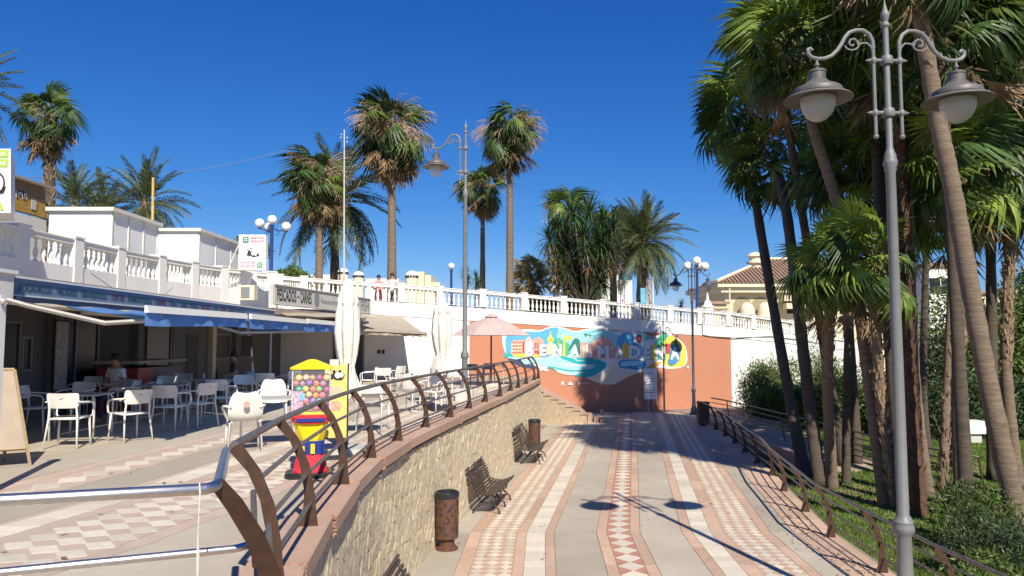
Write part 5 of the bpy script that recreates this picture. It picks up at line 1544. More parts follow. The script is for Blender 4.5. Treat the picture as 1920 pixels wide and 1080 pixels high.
# ================================================================ A-board
ab = thing('a_board', 'wooden A-frame board at the left edge of the terrace, seen edge on', 'A-board', tuple(G(25, 868, TZ)))
c = P(22, 694, 9.9)
f1, f2 = G(52, 872, TZ), G(8, 862, TZ)
def bar4(mb, a, b_, w, t_, nrm):
    a, b_ = Vector(a), Vector(b_); d = (b_ - a).normalized(); s = d.cross(Vector(nrm)).normalized() * w / 2; nn = Vector(nrm).normalized() * t_ / 2
    mb.prism([a - s - nn, a + s - nn, a + s + nn, a - s + nn], [b_ - s - nn, b_ + s - nn, b_ + s + nn, b_ - s + nn])
depth = Vector((-.62, -.42, 0))
topR = Vector((P(27, 693, 9.7).x, 9.7, P(27, 693, 9.7).z)); topL = topR + Vector((-.08, 0, 0))
for base, tp_, nm in ((G(56, 873, TZ), topR, 'front_panel'), (G(8, 866, TZ), topL, 'rear_panel')):
    b0_ = base; b1_ = base + depth; t0_ = tp_; t1_ = tp_ + depth
    m = MB(); nn = (b1_ - b0_).cross(t0_ - b0_).normalized() * .01
    lo = .18
    m.prism([b0_.lerp(t0_, lo) - nn, b1_.lerp(t1_, lo) - nn, b1_.lerp(t1_, lo) + nn, b0_.lerp(t0_, lo) + nn], [t0_ - nn, t1_ - nn, t1_ + nn, t0_ + nn]); p_ = m.build(nm, M_boardp, ab)
    for a, e in ((b0_, t0_), (b1_, t1_)):
        m = MB(); m.tube([a, e], .024, 4); m.build('leg', M_board, p_)
    m = MB(); m.tube([b0_.lerp(t0_, lo), b1_.lerp(t1_, lo)], .02, 4); m.tube([t0_, t1_], .022, 4); m.build('rail', M_board, p_)

# ================================================================ vending machines
v0 = G(572, 896, TZ); vx, vy = v0.x + .02, v0.y + .15
vm = thing('capsule_vending_machine', 'red, yellow and blue capsule toy vending machine full of coloured balls, by the railing', 'vending machine', (vx, vy, TZ), R(13))
vm.scale = (.93, .93, .93)
def vl(name, mb, mater, par=None, smooth=False):
    if max(v[2] for v in mb.v) < .98: mb.v = [(a, b, c * .86) for a, b, c in mb.v]
    return link(name, mb.mesh(name, mater, smooth), par or vm)
def oct_(w, d, z, ch=.25): 
    a, b_ = w / 2, d / 2; c = ch * min(w, d)
    return [(-a + c, -b_, z), (a - c, -b_, z), (a, -b_ + c, z), (a, b_ - c, z), (a - c, b_, z), (-a + c, b_, z), (-a, b_ - c, z), (-a, -b_ + c, z)]
m = MB(); m.prism(oct_(.60, .52, 0, .12), oct_(.62, .54, .05, .12)); m.prism(oct_(.60, .52, .052, .12), oct_(.52, .46, .075, .12)); vl('base', m, M_black)
m = MB(); m.prism(oct_(.42, .36, .078, .2), oct_(.34, .3, .33, .2)); vl('foot', m, M_redp)
m = MB(); m.prism(oct_(.34, .3, .333, .15), oct_(.34, .3, .53, .15)); vl('leg_block', m, M_bluep)
m = MB(); m.box((-.10, -.165, .40), (.06, .03, .12)); m.box((.03, -.165, .42), (.05, .03, .14)); vl('trim', m, M_yellow)
m = MB(); m.prism(oct_(.30, .28, .52, .25), oct_(.44, .38, .80, .15)); vl('body', m, M_yellow)
m = MB(); m.prism(oct_(.46, .40, .802, .15), oct_(.47, .42, .88, .15)); m.prism(oct_(.44, .46, .81, .2), oct_(.3, .44, .79, .2)); vl('coin_collar', m, M_redp)
m = MB(); m.box((0, -.226, .845), (.36, .02, .05)); vl('label_strip', m, M_bluep)
m = MB(); m.box((0, 0, .90), (.47, .41, .045)); vl('tray', m, M_redp)
m = MB(); m.box((.04, -.1, .94), (.36, .2, .04)); vl('chute', m, M_yellow)
ZB, ZT = .80, 1.365
m = MB()
for sx in (-1, 1):
    for sy in (-1, 1): m.box((sx * .232, sy * .202, (ZB + ZT) / 2), (.014, .014, ZT - ZB))
vl('frame_post', m, M_signgrey)
BC = [mat('ball_' + n, c, .25) for n, c in (('red', (.65, .03, .04)), ('pink', (.75, .1, .35)), ('orange', (.75, .28, .04)), ('yellow', (.7, .55, .05)), ('green', (.05, .42, .08)), ('teal', (.02, .35, .25)), ('blue', (.03, .08, .4)), ('violet', (.25, .06, .35)))]
def ballmat(i):
    nm = 'swirl_ball_%d' % i
    m = bpy.data.materials.new(nm); m.use_nodes = True; N = m.node_tree.nodes; L = m.node_tree.links; b = N['Principled BSDF']; b.inputs['Roughness'].default_value = .2
    tc = N.new('ShaderNodeTexCoord'); n1 = N.new('ShaderNodeTexNoise'); n1.inputs['Scale'].default_value = 22; n1.inputs['Distortion'].default_value = 3
    L.new(tc.outputs['Object'], n1.inputs[0]); r = N.new('ShaderNodeValToRGB'); r.color_ramp.interpolation = 'CONSTANT'
    cs = [(.65, .04, .05), (.8, .15, .4), (.75, .3, .05), (.75, .62, .08), (.08, .45, .1), (.03, .4, .3), (.04, .12, .5), (.3, .1, .4), (.75, .75, .72)]
    rr = random.Random(i)
    sel = [cs[i % 8]] + [rr.choice(cs) for _ in range(3)]
    e = r.color_ramp.elements; e[0].color = sel[0] + (1,); e[1].color = sel[1] + (1,); e[1].position = .52
    for k, p in ((2, .58), (3, .66)):
        q = e.new(p); q.color = sel[k] + (1,)
    L.new(n1.outputs[0], r.inputs[0]); L.new(r.outputs[0], b.inputs['Base Color']); return m
m = MB(); m.sphere((0, 0, 0), .043, 12); 
balls = []
for i in range(12): balls.append(m.mesh('toy_ball', ballmat(i), 'all'))
rb_ = random.Random(3); k = 0; layer = 0; z = ZB + .085
while z < ZT - .04:
    for yy_, ys in ((-.155, 0), (-.075, .04)):
        x = -.19 + (.04 if (layer + (yy_ > -.1)) % 2 else 0)
        while x < .195:
            if not (z < ZB + .22 and x < -.07 and yy_ < -.1):
                link('toy_ball', balls[rb_.randrange(12)], vm, (x + rb_.uniform(-.006, .006), yy_ + rb_.uniform(-.008, .008), z + rb_.uniform(-.008, .008)), (rb_.uniform(0, 6), rb_.uniform(0, 6), 0))
            x += .083
    for x_ in (-.18,):
        for s in (-1, 1):
            for yy_ in (0.0, .08, .15):
                link('toy_ball', balls[rb_.randrange(12)], vm, (s * .185, yy_, z + rb_.uniform(-.01, .01)), (rb_.uniform(0, 6), rb_.uniform(0, 6), 0))
    z += .075; layer += 1
m = MB(); m.box((-.16, -.212, ZB + .15), (.13, .004, .28)); vl('sticker_sheet', m, mat('sticker_sheet', (.55, .3, .4), .4, var=.9, scale=45))
m = MB(); m.box((-.11, -.216, ZB + .22), (.06, .003, .09)); vl('sticker', m, mat('sticker_blue', (.2, .45, .65), .4, var=.4, scale=50))
M_clear = bpy.data.materials.new('clear_plastic'); M_clear.use_nodes = True
b_ = M_clear.node_tree.nodes['Principled BSDF']; b_.inputs['Base Color'].default_value = (.8, .85, .85, 1); b_.inputs['Alpha'].default_value = .10; b_.inputs['Roughness'].default_value = .08
m = MB(); m.prism([(-.24, -.215, ZB), (.24, -.215, ZB), (.24, .21, ZB), (-.24, .21, ZB)], [(-.24, -.215, ZT), (.24, -.215, ZT), (.24, .21, ZT), (-.24, .21, ZT)], cap=False); vl('clear_case', m, M_clear)
m = MB(); m.prism(oct_(.53, .47, ZT, .08), oct_(.53, .47, ZT + .025, .08)); m.prism(oct_(.52, .46, ZT + .026, .1), oct_(.13, .11, ZT + .115, .25)); m.prism(oct_(.13, .11, ZT + .115, .25), oct_(.05, .04, ZT + .125, .25)); vl('roof', m, M_yellow)
# yellow panda machine behind it
q = G(619, 862, TZ); py = thing('yellow_toy_machine', 'narrow pale yellow toy machine with a small panda picture, behind the ball machine', 'vending machine', (q.x, q.y + .15, TZ), R(12))
M_yl = mat('pale_yellow', (.74, .58, .17), .45, var=.1, scale=8)
def pl(name, mb, mater): return link(name, mb.mesh(name, mater), py)
m = MB(); m.box((.03, 0, .78), (.30, .28, .98)); pl('cabinet', m, M_yl)
m = MB(); m.box((.19, 0, .72), (.02, .30, 1.14)); m.box((0, 0, .28), (.34, .26, .02)); pl('edge', m, M_black)
m = MB()
for sx in (-1, 1):
    for sy in (-1, 1): m.box((sx * .15, sy * .11, .14), (.025, .025, .27))
pl('leg', m, M_black)
m = MB(); m.box((0, 0, .03), (.42, .36, .06)); pl('foot_plate', m, M_ink)
m = MB(); m.box((0, .0, 1.31), (.12, .1, .08)); pl('coin_box', m, M_signgrey)
def pd(x, z, rx, rz, mater, off, nm='picture_spot'):
    m = MB(); k = 12; m.prism([(x + rx * math.cos(a * 2 * math.pi / k), -.141 - off, z + rz * math.sin(a * 2 * math.pi / k)) for a in range(k)], [(x + rx * math.cos(a * 2 * math.pi / k), -.143 - off, z + rz * math.sin(a * 2 * math.pi / k)) for a in range(k)]); pl(nm, m, mater)
pd(.06, 1.13, .085, .065, M_ink, 0); pd(.07, 1.14, .06, .05, M_signw, .003); pd(-.03, 1.12, .03, .04, M_ink, .005); pd(.0, 1.19, .02, .02, M_ink, .005); pd(.08, 1.19, .02, .02, M_ink, .005); pd(.09, 1.09, .03, .02, M_ink, .005)
pd(.03, .92, .09, .075, mat('faded_pink', (.72, .45, .32), .5), .0); pd(.03, .72, .08, .07, mat('faded_pink2', (.75, .35, .25), .5, var=.5, scale=40), .0)
pd(.0, .42, .10, .07, mat('faded_orange', (.75, .5, .15), .5, var=.4, scale=30), .0)
m = MB(); m.tube([(-.19, -.15, .85), (-.2, -.16, .7), (-.19, -.15, .55)], .01, 5); pl('chain', m, M_ink)

# ================================================================ benches and bins
def bench_parts():
    parts = []; Lb = 1.75
    seat = [(.03 + .056 * i, .43 - .065 * math.sin(i / 8 * math.pi) + .006 * i) for i in range(9)]
    back = [(-.005 - .0085 * i - .0018 * i * i, .475 + .052 * i) for i in range(9)]
    m = MB(); m.box((0, 0, 0), (.032, Lb, .024)); sl = m.mesh('slat', M_wood)
    for x, z in seat: parts.append(('slat', sl, (x, 0, z), (0, 0, 0)))
    for x, z in back: parts.append(('slat', sl, (x, 0, z), (0, R(78), 0)))
    parts.append(('slat', sl, (-.20, 0, .945), (0, R(20), 0)))
    for yy_ in (-.68, 0, .68):
        m = MB()
        m.tube([(-.19, yy_, .93), (-.13, yy_, .84), (-.05, yy_, .62), (-.01, yy_, .48), (.05, yy_, .385), (.25, yy_, .345), (.48, yy_, .445)], .014, 6)
        m.tube([(.40, yy_, .42), (.36, yy_, .26), (.24, yy_, .20), (.10, yy_, .24), (.03, yy_, .40)], .014, 6)
        m.tube([(.30, yy_, .21), (.42, yy_, .10), (.45, yy_, 0)], .016, 6)
        m.tube([(.14, yy_, .21), (.0, yy_, .10), (-.04, yy_, 0)], .016, 6)
        parts.append(('leg_frame', m.mesh('leg_frame', M_iron, 'all'), (0, 0, 0), (0, 0, 0)))
    return parts
BP = bench_parts()
def bench(label, D, px=None):
    x = rx_(D) + .48
    if px: x = px
    t = thing('slatted_bench', label, 'bench', (x, D, 0), -math.atan(.1625) if D > 13 else R(-2), 'dark slatted benches along the rubble wall')
    t.scale = (1.15, 1.0, 1.05)
    for nm, me, loc, rot in BP: link(nm, me, t, loc, rot)
    return t
bench('dark slatted bench behind the near litter bin, middle of the three benches', 16.2, P(903, 950, 16.2).x)
bench('dark slatted bench farthest away, next to the far litter bin', 22.3, P(986, 850, 22.3).x)
bench('dark slatted bench nearest the camera, only its top showing at the bottom edge', 8.1, P(770, 1080, 8.6).x)
def litter(label, x, y, holes=True):
    t = thing('litter_bin', label, 'litter bin', (x, y, 0), 0, 'rust brown litter bins by the rubble wall')
    def o(nm, mb, mt_, sm=True, par=None): return link(nm, mb.mesh(nm, mt_, sm), par or t)
    m = MB(); m.lathe([(.19, 0), (.19, .03), (.13, .06), (.13, .16), (.17, .19)], n=20); o('foot', m, M_bin)
    m = MB(); m.lathe([(.185, .19), (.195, .2), (.195, .86), (.18, .86)], n=24); body = o('drum', m, M_bin)
    m = MB(); m.lathe([(.19, .855), (.205, .865), (.21, .93), (.20, .955), (.17, .965), (.16, .93), (.15, .80)], n=24); o('rim', m, M_black)
    rr = random.Random(5)
    m = MB()
    for i in range(150):
        q = rr.uniform(0, 2 * math.pi); z = .27 + .54 * (i % 12) / 11 + rr.uniform(-.02, .02); a = rr.uniform(0, math.pi); l, w = rr.uniform(.026, .046), rr.uniform(.010, .018)
        c = Vector((math.cos(q), math.sin(q), 0)); e = Vector((-c.y, c.x, 0)); u_ = e * math.cos(a) + Vector((0, 0, math.sin(a))); v_ = e * -math.sin(a) + Vector((0, 0, math.cos(a)))
        ctr = c * .1985 + Vector((0, 0, z)); m.poly([ctr - u_ * l, ctr - v_ * w, ctr + u_ * l, ctr + v_ * w])
    h = o('leaf_cut_holes', m, M_ink, False, body); h['kind'] = 'stuff'
    return t
litter('rust brown perforated litter bin with a black rim nearest the camera', rx_(12.9) + .28, 12.9)
litter('dark round litter bin behind the farthest bench', P(1002, 820, 24.6).x, 24.6)
db = thing('dark_bin', 'dark square bin in the shade at the far end of the plaza railing', 'litter bin', (P(1319, 800, 31.5).x, 31.5, 0))
m = MB(); c = db.location; m.box((c.x, c.y, .5), (.42, .42, .85)); m.build('body', M_bin, db)
m = MB(); m.box((c.x, c.y, .955), (.48, .48, .05)); m.box((c.x, c.y, .04), (.3, .3, .08)); m.build('lid', M_iron, db)

# ================================================================ people
def human(name, label, loc, rz, joints, radii, edges, clothes, group=None):
    """one skinned body; faces coloured by height bands"""
    t = thing(name, label, 'person', loc, rz, group)
    me = bpy.data.meshes.new('body'); me.from_pydata(joints, edges, [])
    o = bpy.data.objects.new('body', me); COL.objects.link(o)
    md = o.modifiers.new('s', 'SKIN'); md.use_smooth_shade = True
    for i, r in enumerate(radii):
        me.skin_vertices[0].data[i].radius = r if isinstance(r, tuple) else (r, r)
    me.skin_vertices[0].data[0].use_root = True
    s = o.modifiers.new('u', 'SUBSURF'); s.levels = 2; s.render_levels = 2
    dg = bpy.context.evaluated_depsgraph_get()
    m2 = bpy.data.meshes.new_from_object(o.evaluated_get(dg))
    COL.objects.unlink(o); bpy.data.objects.remove(o)
    m2.name = 'body'; m2.materials.clear()
    for q in (M_skin, clothes[0], clothes[1]): m2.materials.append(q)
    for p in m2.polygons:
        p.material_index = clothes[2](p.center); p.use_smooth = True
    link('body', m2, t)
    return t
def person(label, loc, rz, pose, clothes, hair=M_hair):
    if pose == 'stand':
        J = [(0, 0, .92), (0, .02, 1.12), (0, .05, 1.30), (0, .06, 1.44), (0, .06, 1.52), (0, .075, 1.60), (0, .07, 1.70)]
        Rr = [(.155, .11), (.14, .10), (.165, .11), (.13, .09), (.055, .055), (.075, .09), (.07, .085)]
        E = [(0, 1), (1, 2), (2, 3), (3, 4), (4, 5), (5, 6)]
        for s in (-1, 1):
            b0 = len(J)
            J += [(.17 * s, .06, 1.42), (.27 * s, .08, 1.20), (.20 * s, .32, 1.10), (.14 * s, .40, 1.11)]
            Rr += [.058, .048, .038, .035]; E += [(3, b0), (b0, b0 + 1), (b0 + 1, b0 + 2), (b0 + 2, b0 + 3)]
            b1 = len(J); J += [(.10 * s, 0, .82), (.11 * s, .02, .48), (.12 * s, -.02, .08), (.13 * s, .13, .04)]
            Rr += [.095, .062, .045, .04]; E += [(0, b1), (b1, b1 + 1), (b1 + 1, b1 + 2), (b1 + 2, b1 + 3)]
        def fn(c):
            if c.z > 1.47: return 0
            if c.z < .88: return 2 if c.z > .1 else 0
            if abs(c.x) > .16 and c.y > .18 or (abs(c.x) > .2 and c.z < 1.22): return 0
            return 1
        head = (0, .085, 1.655)
    else:
        J = [(0, 0, .52), (0, .0, .72), (0, .03, .90), (0, .05, 1.03), (0, .06, 1.12), (0, .08, 1.19), (0, .08, 1.28)]
        Rr = [(.17, .13), (.16, .12), (.18, .12), (.14, .10), (.055, .055), (.075, .09), (.07, .085)]
        E = [(0, 1), (1, 2), (2, 3), (3, 4), (4, 5), (5, 6)]
        for s in (-1, 1):
            b0 = len(J)
            J += [(.18 * s, .05, 1.02), (.27 * s, .06, .80), (.17 * s, .30, .74), (.10 * s, .38, .76)]
            Rr += [.062, .05, .04, .036]; E += [(3, b0), (b0, b0 + 1), (b0 + 1, b0 + 2), (b0 + 2, b0 + 3)]
            b1 = len(J); J += [(.11 * s, .08, .50), (.13 * s, .46, .48), (.13 * s, .46, .08), (.13 * s, .58, .04)]
            Rr += [.09, .065, .05, .04]; E += [(0, b1), (b1, b1 + 1), (b1 + 1, b1 + 2), (b1 + 2, b1 + 3)]
        def fn(c):
            if c.z > 1.06: return 0
            if abs(c.x) > .14 and c.z < .88 and c.z > .65: return 0
            if c.z < .6: return 2 if c.z > .1 else 0
            return 1
        head = (0, .09, 1.235)
    t = human('person', label, loc, rz, J, Rr, E, (clothes[0], clothes[1], fn))
    m = MB(); hx, hy, hz = head
    m.lathe([(.083, -.02), (.096, .03), (.092, .08), (.065, .12), (.02, .135), (.001, .136)], (hx, hy - .025, hz), 14, cap=False); m.box((hx, hy - .075, hz - .0), (.14, .05, .10))
    h = link('hair', m.mesh('hair', hair, 'all'), t)
    m = MB(); m.box((hx, hy + .085, hz - .02), (.022, .03, .035)); m.box((hx - .03, hy + .078, hz + .012), (.022, .012, .010)); m.box((hx + .03, hy + .078, hz + .012), (.022, .012, .010)); m.box((hx, hy + .076, hz - .055), (.045, .012, .010))
    link('face_features', m.mesh('face_features', mat('face_dark', (.16, .07, .05), .6)), t)
    # five fingers on each hand
    m = MB()
    tips = (.14, .40, 1.11) if pose == 'stand' else (.10, .38, .76)
    for s in (-1, 1):
        for k in range(4):
            x = tips[0] * s + (-.03 + .02 * k) * s; m.tube([(x, tips[1] + .01, tips[2]), (x, tips[1] + .05, tips[2] - .004), (x, tips[1] + .075 - .006 * abs(k - 1.5), tips[2] - .02)], [.0095, .009, .007], 6)
        m.tube([(tips[0] * s - .03 * s, tips[1] - .01, tips[2]), (tips[0] * s - .055 * s, tips[1] + .02, tips[2] - .005), (tips[0] * s - .06 * s, tips[1] + .04, tips[2] - .015)], [.011, .01, .008], 6)
    link('fingers', m.mesh('fingers', M_skin, 'all'), t)
    return t
def onprom(px, D): return P(px, 600, D).x
pz = lambda px: zrail(WX(px).x) - 1.32
q = WX(712); person('person in a pink shirt with dark hair leaning on the white balustrade', (q.x - .2, q.y + .62, pz(712)), R(180 + 18), 'stand', (M_shirtp, M_shirtp))
q = WX(735); person('person in a white shirt leaning on the balustrade right of the one in pink', (q.x - .1, q.y + .62, pz(735) + .12), R(180 - 10), 'stand', (M_shirtw, M_shirtd))
sd_ = G(222, 786, TZ); sd_.x, sd_.y = P(222, 700, 15.2).x, 15.2
person('person in a white shirt sitting in the deep shade under the awning', (sd_.x, sd_.y, TZ), R(180 - 25), 'sit', (M_shirtw, M_shirtd))
chair('shaded armchair under the person in the white shirt', sd_.x, sd_.y + .02, 155, 'arm')
q = P(443, 700, 19.0); person('dark haired person in brown sitting in the shade behind the tables', (q.x, 19.0, TZ), R(120), 'sit', (mat('shirt_brown', (.16, .09, .06), .9), M_shirtd))
chair('shaded armchair under the dark haired person in brown', q.x, 19.02, 120, 'arm')
# ================================================================ palms
def fan_mesh(name, seed, mater, nseg=26, spread=125, droop=.35, petl=.50, blade=.52, fold=.0, wid=1.0, stiff=.5):
    rr = random.Random(seed); m = MB()
    # stalk
    pts = [(0, 0, 0), (petl * .5, 0, .02), (petl, 0, .0)]
    m.tube(pts, [.022, .014, .010], 4, m=1)
    c = Vector((petl, 0, 0))
    for i in range(nseg):
        a = R(-spread + 2 * spread * (i + .5) / nseg) + rr.uniform(-.03, .03)
        fwd = Vector((math.cos(a), math.sin(a), 0))
        ln = blade * (0.78 + .22 * math.cos(a * .8)) * rr.uniform(.9, 1.08)
        side = Vector((-fwd.y, fwd.x, 0))
        h = math.pi / 180 * spread * 2 / nseg / 2 * 1.02
        up = Vector((0, 0, 1))
        prev = None; pts_ = []
        dr = droop * rr.uniform(.6, 1.5)
        for j, t in enumerate((0.04, .32, .60, .82, 1.0)):
            r = ln * t
            z = -dr * ln * max(0, t - .3) ** 1.7 * 1.8 + .05 * ln * math.sin(t * 2.5) - fold * abs(math.sin(a)) * r
            rad = r * (1 - .35 * dr * max(0, t - .4))
            w = (r * math.tan(h) if t <= .6 else ln * .6 * math.tan(h) * (1 - (t - .6) / .4)) * wid
            w = max(w, .0008)
            p = c + fwd * rad * (1 - fold * .4 * abs(math.sin(a))) + up * z
            pts_.append((p, w))
        vs = []
        for p, w in pts_:
            rid = up * (w * stiff)
            vs += [p - side * w, p + rid, p + side * w]
        fs = []
        for j in range(4):
            b_ = j * 3
            fs += [(b_, b_ + 1, b_ + 4, b_ + 3), (b_ + 1, b_ + 2, b_ + 5, b_ + 4)]
        m.add(vs, fs)
    return m.mesh(name, [mater, M_stalk])
def dead_mesh(name, seed, mater=None, n=16):
    rr = random.Random(seed); m = MB()
    m.tube([(0, 0, 0), (.28, 0, .02), (.5, 0, -.03)], [.02, .012, .01], 4, m=1)
    c = Vector((.48, 0, -.03))
    for i in range(n):
        a = rr.uniform(-.55, .55); ln = rr.uniform(.35, .62); tw = rr.uniform(-.06, .06)
        f = Vector((math.cos(a), math.sin(a), 0)); s = Vector((-f.y, f.x, 0)) * rr.uniform(.008, .016); dz = rr.uniform(-.12, .10)
        p1 = c + f * ln * .5 + Vector((0, tw, dz * .5)); p2 = c + f * ln * .85 + Vector((rr.uniform(-.05, .05), tw * 3, dz - .1 * rr.random())); u = Vector((0, 0, .012))
        m.add([c - s * .4, c + s * .4, p1 - s + u, p1 + s - u, p2 + u * .3, p2 - u * .3], [(0, 1, 3, 2), (2, 3, 5, 4)])
    return m.mesh(name, [mater or M_dead, M_stalk])
def stalk_mesh(name, seed):
    rr = random.Random(seed); m = MB()
    for k in range(4):
        b = [Vector((0, 0, 0))]; d = Vector((1, rr.uniform(-.3, .3), rr.uniform(-.1, .25))).normalized()
        for j in range(6): b.append(b[-1] + d * .17); d = (d + Vector((0, rr.uniform(-.15, .15), -.22))).normalized()
        m.tube(b, [.012, .011, .009, .007, .006, .005, .003], 3)
        for j in range(2, 7):
            for q in range(2):
                p = b[j]; e = p + Vector((rr.uniform(-.05, .1), rr.uniform(-.12, .12), -rr.uniform(.06, .18)))
                m.tube([p, (p + e) / 2 + Vector((0, rr.uniform(-.02, .02), .01)), e], [.005, .004, .002], 3)
    return m.mesh(name, mat('dry_fruit_stalk', (.33, .235, .15), .8, var=.3, objvar=.3))
def date_mesh(name, seed, mater=M_date, n=38, arch=.55, ll=.19):
    rr = random.Random(seed); m = MB()
    pt = lambda t: Vector((t * (1 - .18 * arch * t * t), 0, .18 * t - arch * t ** 2.2))
    N_ = 9
    m.tube([pt(i / N_) for i in range(N_ + 1)], [.009 * (1 - .85 * i / N_) + .002 for i in range(N_ + 1)], 4, m=1)
    for i in range(n):
        t = .12 + .88 * (i + .5) / n
        p = pt(t); tg = (pt(min(1, t + .02)) - pt(t - .02)).normalized(); upv = Vector((-tg.z, 0, tg.x))
        for s in (-1, 1):
            ang = R(rr.uniform(38, 60)) * (1 - .35 * t)
            d = (tg * math.cos(ang) + Vector((0, s, 0)) * math.sin(ang) + upv * rr.uniform(.05, .35)).normalized()
            l = ll * (math.sin(math.pi * min(1, .18 + .8 * t)) * .8 + .25) * rr.uniform(.85, 1.15)
            w = .0095; e = tg * w
            mid = p + d * l * .5; tip = p + d * l + Vector((0, 0, -l * .25))
            m.add([p - e * .5, p + e * .5, mid + e + upv * .003, mid - e, tip], [(0, 1, 2, 3), (3, 2, 4)])
    return m.mesh(name, [mater, M_stalk])
FANS = [fan_mesh('frond', i, M_fan, droop=d, fold=f) for i, (d, f) in enumerate(((.3, .1), (.6, .25), (.9, .35), (.5, .15)))]
FANSD = [fan_mesh('frond', 10 + i, M_fand, droop=d, fold=f) for i, (d, f) in enumerate(((.5, .2), (.9, .35), (1.2, .5)))]
FANSL = [fan_mesh('frond', 20 + i, M_fanlight, droop=d, fold=f) for i, (d, f) in enumerate(((.25, .1), (.5, .3)))]
DEADS = [dead_mesh('dead_frond', i) for i in range(3)]
DEADG = [dead_mesh('hanging_frond', 7 + i, M_fand) for i in range(2)]
STALKS = [stalk_mesh('fruit_stalk', i) for i in range(3)]
DATES = [date_mesh('frond', i, arch=a) for i, a in enumerate((.25, .5, .8, .45))]
def rot_dir(d, roll=0.0):
    """rotation taking +X to d with local +Z kept upward"""
    d = d.normalized(); z = Vector((0, 0, 1)); y = z.cross(d)
    if y.length < .05: y = Vector((-.3, 1, 0))
    y.normalize(); z = d.cross(y)
    M = Matrix((d, y, z)).transposed()
    return (M @ Matrix.Rotation(roll, 3, 'X')).to_euler()
def trunk_mesh(pts, r, rings=True, seed=0, boots=0, n=12):
    """a tapered trunk through pts with faint ring scars"""
    rr = random.Random(seed); pts = [Vector(p) for p in pts]
    out = []; rad = []
    seg = 12 if rings else 5
    for i in range(len(pts) - 1):
        for k in range(seg):
            t = k / seg
            p0 = pts[max(i - 1, 0)]; p1 = pts[i]; p2 = pts[i + 1]; p3 = pts[min(i + 2, len(pts) - 1)]
            q = .5 * ((2 * p1) + (p2 - p0) * t + (2 * p0 - 5 * p1 + 4 * p2 - p3) * t * t + (3 * p1 - p0 - 3 * p2 + p3) * t ** 3)
            out.append(q)
            rad.append((r[i] * (1 - t) + r[i + 1] * t) * (1 + (.05 if k % 2 else -.03) + rr.uniform(-.03, .03)))
    out.append(pts[-1]); rad.append(r[-1])
    m = MB(); m.tube(out, rad, n)
    return m, out, rad
def palm(label, base, top, r0, r1, kind, size, nf, nd=0, ns=0, mids=(), bark=None, boots=None, group=None, seed=0, wind=(0, 0, 0), light=0.0, elmin=-60, stub=None, cat='palm tree', name='fan_palm', flare=1.35, dark=.4, dead_el=(-88, -38)):
    rr = random.Random(seed * 17 + 5)
    base = Vector(base); top = Vector(top)
    t = thing(name, label, cat, base, 0, group)
    pts = [base] + [Vector(q) for q in mids] + [top]
    rs = [r0 * flare] + [r0 + (r1 - r0) * (i + 1) / (len(pts) - 1) for i in range(len(pts) - 1)]
    m, out, rad = trunk_mesh(pts, rs, seed=seed)
    m.build('trunk', bark or M_bark, t, smooth='all')
    if boots:     # ragged leaf bases on part of the trunk
        lo, hi, cnt = boots
        k = MB()
        L = len(out)
        for i in range(cnt):
            f = lo + (hi - lo) * rr.random(); ii = min(L - 2, int(f * (L - 1))); p = out[ii].lerp(out[ii + 1], rr.random()); rd = rad[ii]
            q = rr.uniform(0, 2 * math.pi); d = Vector((math.cos(q), math.sin(q), 0)); e = Vector((-d.y, d.x, 0))
            w = rr.uniform(.03, .06); l = rr.uniform(.08, .22); b_ = p + d * rd * .9
            tip = b_ + d * rr.uniform(.03, .10) + Vector((0, 0, l)) + e * rr.uniform(-.04, .04)
            k.add([b_ - e * w, b_ + e * w, tip + e * w * .4, tip - e * w * .4, b_ + d * .04 - Vector((0, 0, .02))], [(0, 1, 2, 3), (0, 4, 1), (1, 4, 2), (4, 0, 3), (4, 3, 2)])
        k.build('leaf_stubs', stub or M_boot, t, kind='stuff')
    off = top - base
    W = Vector(wind)
    ph = 0
    for i in range(nf):
        f = (i + .5) / nf
        el = R(82 - (82 - elmin) * f ** .85 + rr.uniform(-9, 9)); yaw = i * 2.39996 + rr.uniform(-.3, .3)
        d = Vector((math.cos(yaw) * math.cos(el), math.sin(yaw) * math.cos(el), math.sin(el)))
        d = (d + W * (1 - .3 * f) * (1.0 if kind == 'fan' else .3)).normalized()
        if kind == 'fan':
            u = rr.random()
            me = rr.choice(FANSL) if u < light * (1.2 - f) else (rr.choice(FANSD) if u > 1 - dark else rr.choice(FANS))
            if f > .75 and rr.random() < .4: me = rr.choice(DEADG)
        else:
            me = DATES[min(3, int(f * 3.2))]
        s = size * rr.uniform(.68, 1.15)
        link('frond', me, t, off + d * r1 * .5 + Vector((0, 0, -.35 * size * .3 * f)), rot_dir(d, rr.uniform(-.6, .6) + (W.length * .8 if W.length else 0)), s)
    for i in range(nd):
        yaw = rr.uniform(0, 2 * math.pi); el = R(rr.uniform(*dead_el))
        d = Vector((math.cos(yaw) * math.cos(el), math.sin(yaw) * math.cos(el), math.sin(el)))
        link('dead_frond', rr.choice(DEADS), t, off + Vector((math.cos(yaw) * r1, math.sin(yaw) * r1, -size * rr.uniform(.05, .45))), rot_dir(d, rr.uniform(-1, 1)), size * rr.uniform(.7, 1.05))
    for i in range(ns):
        yaw = rr.uniform(0, 2 * math.pi); el = R(rr.uniform(-15, 62))
        d = Vector((math.cos(yaw) * math.cos(el), math.sin(yaw) * math.cos(el), math.sin(el))) + W * .3
        link('fruit_stalk', rr.choice(STALKS), t, off, rot_dir(d, rr.uniform(-.5, .5)), size * rr.uniform(.75, 1.05))
    return t
def PB(px, D, z=None, py=None):   # point in the column px at depth D
    p = P(px, py if py is not None else 640, D)
    if z is not None:
        b_ = P(px, py or 640, D); p = Vector((b_.x, D, z))
    return p
W1 = (.02, .0, .0)
